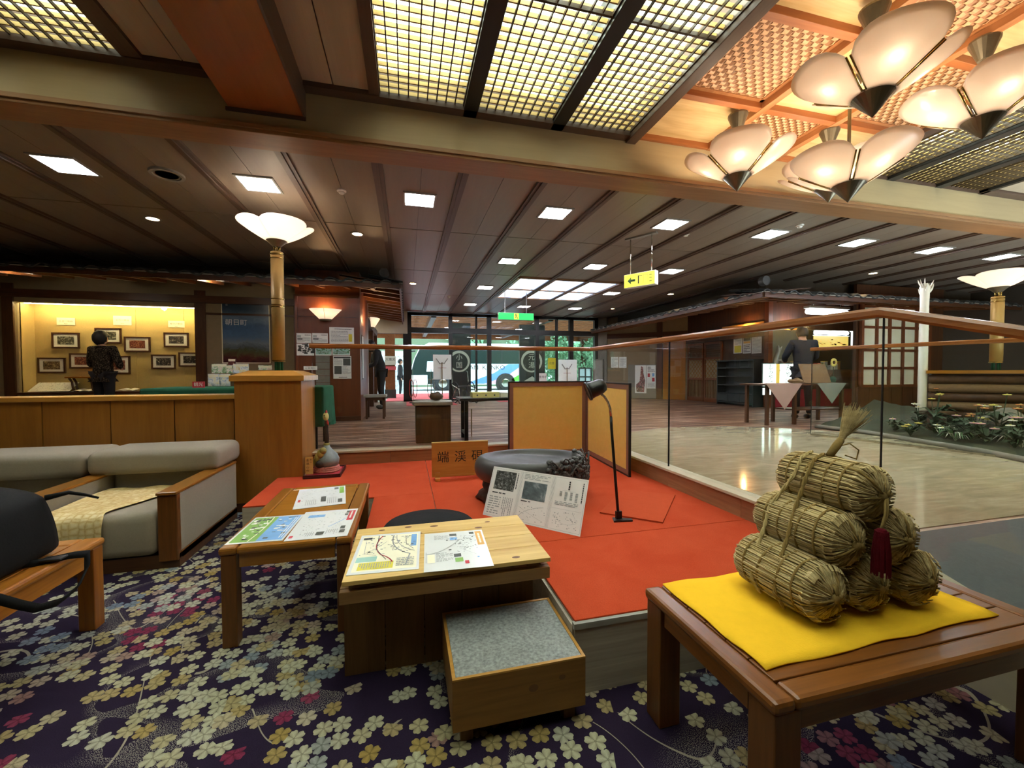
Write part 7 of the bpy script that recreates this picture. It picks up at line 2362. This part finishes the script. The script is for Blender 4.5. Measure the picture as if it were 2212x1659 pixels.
# ================================================================== PEOPLE
def skin(name, verts, edges, radii, mat, parent, sub=2, root=0):
    me = bpy.data.meshes.new(name)
    me.from_pydata(verts, edges, [])
    o = bpy.data.objects.new(name, me)
    COL.objects.link(o); o.parent = parent
    me.materials.append(M_(mat))
    sm = o.modifiers.new('skin', 'SKIN'); sm.use_smooth_shade = True
    if not me.skin_vertices: me.skin_vertices.new()
    for i, r in enumerate(radii):
        d = me.skin_vertices[0].data[i]
        d.radius = r if isinstance(r, tuple) else (r, r)
        d.use_root = (i == root)
    s = o.modifiers.new('subdivision', 'SUBSURF'); s.levels = s.render_levels = sub
    return o
def hand(wrist, elbow, side, parent, down=None):
    """palm with four unequal bent fingers and a thumb, continuing the forearm"""
    w, e = Vector(wrist), Vector(elbow)
    d = (w - e).normalized()
    s = d.cross(Vector((0, 1, 0)))
    if s.length < .1: s = d.cross(Vector((1, 0, 0)))
    s.normalize(); n = s.cross(d)
    V, E, R = [w - d * .02, w + d * .045, w + d * .085], [(0, 1), (1, 2)], [(.024, .017), (.036, .015), (.034, .014)]
    for k, (off, L) in enumerate(((-.027, .064), (-.009, .076), (.009, .070), (.026, .055))):
        b = w + d * .088 + s * off
        i = len(V)
        V += [b, b + d * L * .5 - n * .010, b + d * L * .88 - n * .034]; E += [(2, i), (i, i + 1), (i + 1, i + 2)]; R += [.0085, .008, .0065]
    i = len(V)
    V += [w + d * .035 + s * -.040 * side, w + d * .070 + s * -.052 * side - n * .018]; E += [(1, i), (i, i + 1)]; R += [.010, .0085]
    return skin('hand', [tuple(v) for v in V], E, R, 'skin', parent, 1, 0)
def person(label, loc, rz, H, J, top, bottom, hair, coat=0.0, hairlong=0.0, hands=True):
    """figure facing local -Y; J overrides joint positions given as fractions of the height H"""
    t = thing('person', label, 'person', loc, rz)
    j = dict(pel=(0, 0, .53), spi=(0, .0, .62), che=(0, 0, .73), uch=(0, .004, .79), nek=(0, .005, .835), hd0=(0, -.008, .88), hd1=(0, -.010, .945),
             shL=(.105, 0, .805), elL=(.14, .01, .625), wrL=(.15, -.03, .48), shR=(-.105, 0, .805), elR=(-.14, .01, .625), wrR=(-.15, -.03, .48),
             hpL=(.055, 0, .505), knL=(.06, -.008, .28), anL=(.06, .012, .045), toL=(.065, -.07, .018), hpR=(-.055, 0, .505), knR=(-.06, -.008, .28), anR=(-.06, .012, .045), toR=(-.065, -.07, .018))
    j.update(J)
    P = {k: tuple(c * H for c in v) for k, v in j.items()}
    names = list(P)
    ix = {k: i for i, k in enumerate(names)}
    rad = dict(pel=(.085, .065), spi=(.075, .055), che=(.088, .062), uch=(.07, .05), nek=.034, hd0=.040, hd1=.050, shL=.036, elL=.026, wrL=.018, shR=.036, elR=.026, wrR=.018,
               hpL=.052, knL=.034, anL=.022, toL=.016, hpR=.052, knR=.034, anR=.022, toR=.016)
    ed = [('pel', 'spi'), ('spi', 'che'), ('che', 'uch'), ('uch', 'nek'), ('nek', 'hd0'), ('hd0', 'hd1'), ('uch', 'shL'), ('shL', 'elL'), ('elL', 'wrL'), ('uch', 'shR'), ('shR', 'elR'), ('elR', 'wrR'),
          ('pel', 'hpL'), ('hpL', 'knL'), ('knL', 'anL'), ('anL', 'toL'), ('pel', 'hpR'), ('hpR', 'knR'), ('knR', 'anR'), ('anR', 'toR')]
    sc = lambda r, k=1.0: tuple(x * H * k for x in r) if isinstance(r, tuple) else r * H * k
    bn = [k for k in names if k[:2] != 'to']
    bi = {k: i for i, k in enumerate(bn)}
    body = skin('body', [P[k] for k in bn], [(bi[a], bi[b]) for a, b in ed if a in bi and b in bi], [sc(rad[k], .92 if k[:2] in ('ne', 'hd', 'wr') else .66) for k in bn], 'skin', t)
    def wear(name, keys, grow, mat, extra=None):
        kk = list(keys); ii = {k: i for i, k in enumerate(kk)}
        e2 = [(ii[a], ii[b]) for a, b in ed if a in ii and b in ii]
        vs = [P[k] for k in kk]; rr = [sc(rad[k], grow * (1.12 if (name == 'jacket' and k == 'pel') else 1)) for k in kk]
        if extra:
            for (k0, off, r) in extra:
                vs.append(tuple(P[k0][q] + off[q] * H for q in range(3))); rr.append(sc(r)); e2.append((ii[k0], len(vs) - 1))
        return skin(name, vs, e2, rr, mat, t)
    rad['pel'] = (.066, .054)
    wear('trousers', ('pel', 'hpL', 'knL', 'anL', 'hpR', 'knR', 'anR'), 1.18, bottom)
    ex = [('pel', (0, .0, -coat), (.080, .066))] if coat else None
    wear('jacket', ('pel', 'spi', 'che', 'uch', 'shL', 'elL', 'wrL', 'shR', 'elR', 'wrR'), 1.30, top, ex)
    MB().tube([(P['nek'][0] + .046 * H * math.cos(q * .5236), P['nek'][1] + .042 * H * math.sin(q * .5236), P['nek'][2] - .012 * H) for q in range(12)], .012 * H, 6, closed=True).build('collar', top, t, smooth=True)
    for s in 'LR':
        a, b = Vector(P['an' + s]), Vector(P['to' + s])
        skin('shoe', [tuple(a + Vector((0, .012 * H, -.022 * H))), tuple(a.lerp(b, .5) + Vector((0, 0, -.006 * H))), tuple(b)], [(0, 1), (1, 2)], [.030 * H, .030 * H, .026 * H], 'shoe_black', t, 1)
        if hands: hand(P['wr' + s], P['el' + s], 1 if s == 'L' else -1, t)
    # head: cranium, face details, hair
    h0, h1 = Vector(P['hd0']), Vector(P['hd1'])
    up = (h1 - h0).normalized(); c = h0.lerp(h1, .55)
    HM = Matrix.Translation(c) @ Vector((0, 0, 1)).rotation_difference(up).to_matrix().to_4x4()
    MB().ball((0, 0, .0), (.047 * H, .056 * H, .066 * H), 18, 14, M=HM).build('head', 'skin', t, smooth=True)
    MB().tube([(0, -.052 * H, .008 * H), (0, -.064 * H, -.010 * H), (0, -.054 * H, -.016 * H)], [.004 * H, .008 * H, .007 * H], 8, M=HM).build('nose', 'skin', t, smooth=True)
    for s in (-1, 1):
        MB().ball((s * .018 * H, -.050 * H, .010 * H), (.007 * H, .005 * H, .004 * H), 8, 6, M=HM).build('eye', 'ink_black', t, smooth=True)
        MB().ball((s * .047 * H, .002 * H, -.002 * H), (.005 * H, .011 * H, .018 * H), 8, 6, M=HM).build('ear', 'skin', t, smooth=True)
    MB().ball((0, -.050 * H, -.032 * H), (.014 * H, .005 * H, .0035 * H), 8, 6, M=HM).build('mouth', 'comb_red', t, smooth=True)
    hm = MB(); r = random.Random(int(H * 100))
    n, mm = 26, 14
    prof_v, prof_f = [], []
    for q in range(mm + 1):
        ph = math.pi * q / mm
        for i in range(n):
            a = 2 * math.pi * i / n
            x, y, z = math.sin(ph) * math.cos(a), math.sin(ph) * math.sin(a), math.cos(ph)
            k = 1.10 + .03 * math.sin(9 * a + 4 * ph) + hairlong * .16
            v = Vector((x * .049 * H * k * (1 + hairlong * .10), (y * .057 + .006) * H * k, (z * .066 + .004) * H * k))
            prof_v.append(v)
    for q in range(mm):
        for i in range(n):
            a, b = 2 * math.pi * (i + .5) / n, math.pi * (q + .5) / mm
            y, z = math.sin(b) * math.sin(a), math.cos(b)
            lim = .18 if y < -.35 else (-.10 if y < .1 else -.62 - .25 * hairlong)
            if z > lim: prof_f.append((q * n + i, q * n + (i + 1) % n, (q + 1) * n + (i + 1) % n, (q + 1) * n + i))
    o = hm.add(prof_v, prof_f, 0, HM).build('hair', hair, t, smooth=True); mods(o, solid=.008)
    return t
# woman before the alcove, seen from behind, head turned to the right
p = at(223, 800, 8.75)
person('person in a dark patterned jacket viewing the alcove, seen from behind', (p.x, 8.75, LB), math.pi - .25, 1.60,
       dict(elL=(.165, -.02, .62), wrL=(.09, -.10, .60), elR=(-.165, -.02, .62), wrR=(-.09, -.10, .60), shL=(.11, 0, .80), shR=(-.11, 0, .80), hd0=(.012, -.008, .88), hd1=(.02, -.012, .94)), 'jacket_pattern', 'trouser_dark', 'hair_black', .06, 1.0)
# man at the shop table, dark jacket, from behind
person('person in a dark navy jacket standing at the shop table, seen from behind', (6.98, 5.98, LB), math.pi - .35, 1.70,
       dict(elL=(.16, -.05, .65), wrL=(.09, -.17, .62), elR=(-.16, -.05, .65), wrR=(-.10, -.17, .60), nek=(0, -.012, .832), hd0=(0, -.025, .875), hd1=(0, -.035, .94)), 'suit_navy', 'trouser_dark', 'hair_black', .05)
# man in dark suit leaning at the reception
p = at(812, 800, 10.3)
person('person in a dark suit leaning over the reception counter', (p.x + .12, 10.3, LB), -math.pi / 2 + .2, 1.70,
       dict(spi=(0, -.015, .62), che=(0, -.06, .72), uch=(0, -.085, .77), nek=(0, -.11, .81), hd0=(0, -.135, .85), hd1=(0, -.15, .91), shL=(.105, -.07, .79), shR=(-.105, -.07, .79), elL=(.14, -.10, .62), wrL=(.10, -.22, .57), elR=(-.14, -.10, .62), wrR=(-.10, -.22, .57)), 'suit_dark', 'trouser_dark', 'hair_black', .10)
# man outside, in profile facing right
p = at(865, 850, 19.3)
person('person in dark clothes standing outside on the porch beside the bus', (p.x, 19.3, .22), math.pi / 2, 1.72, dict(), 'suit_dark', 'trouser_dark', 'hair_black', .03)
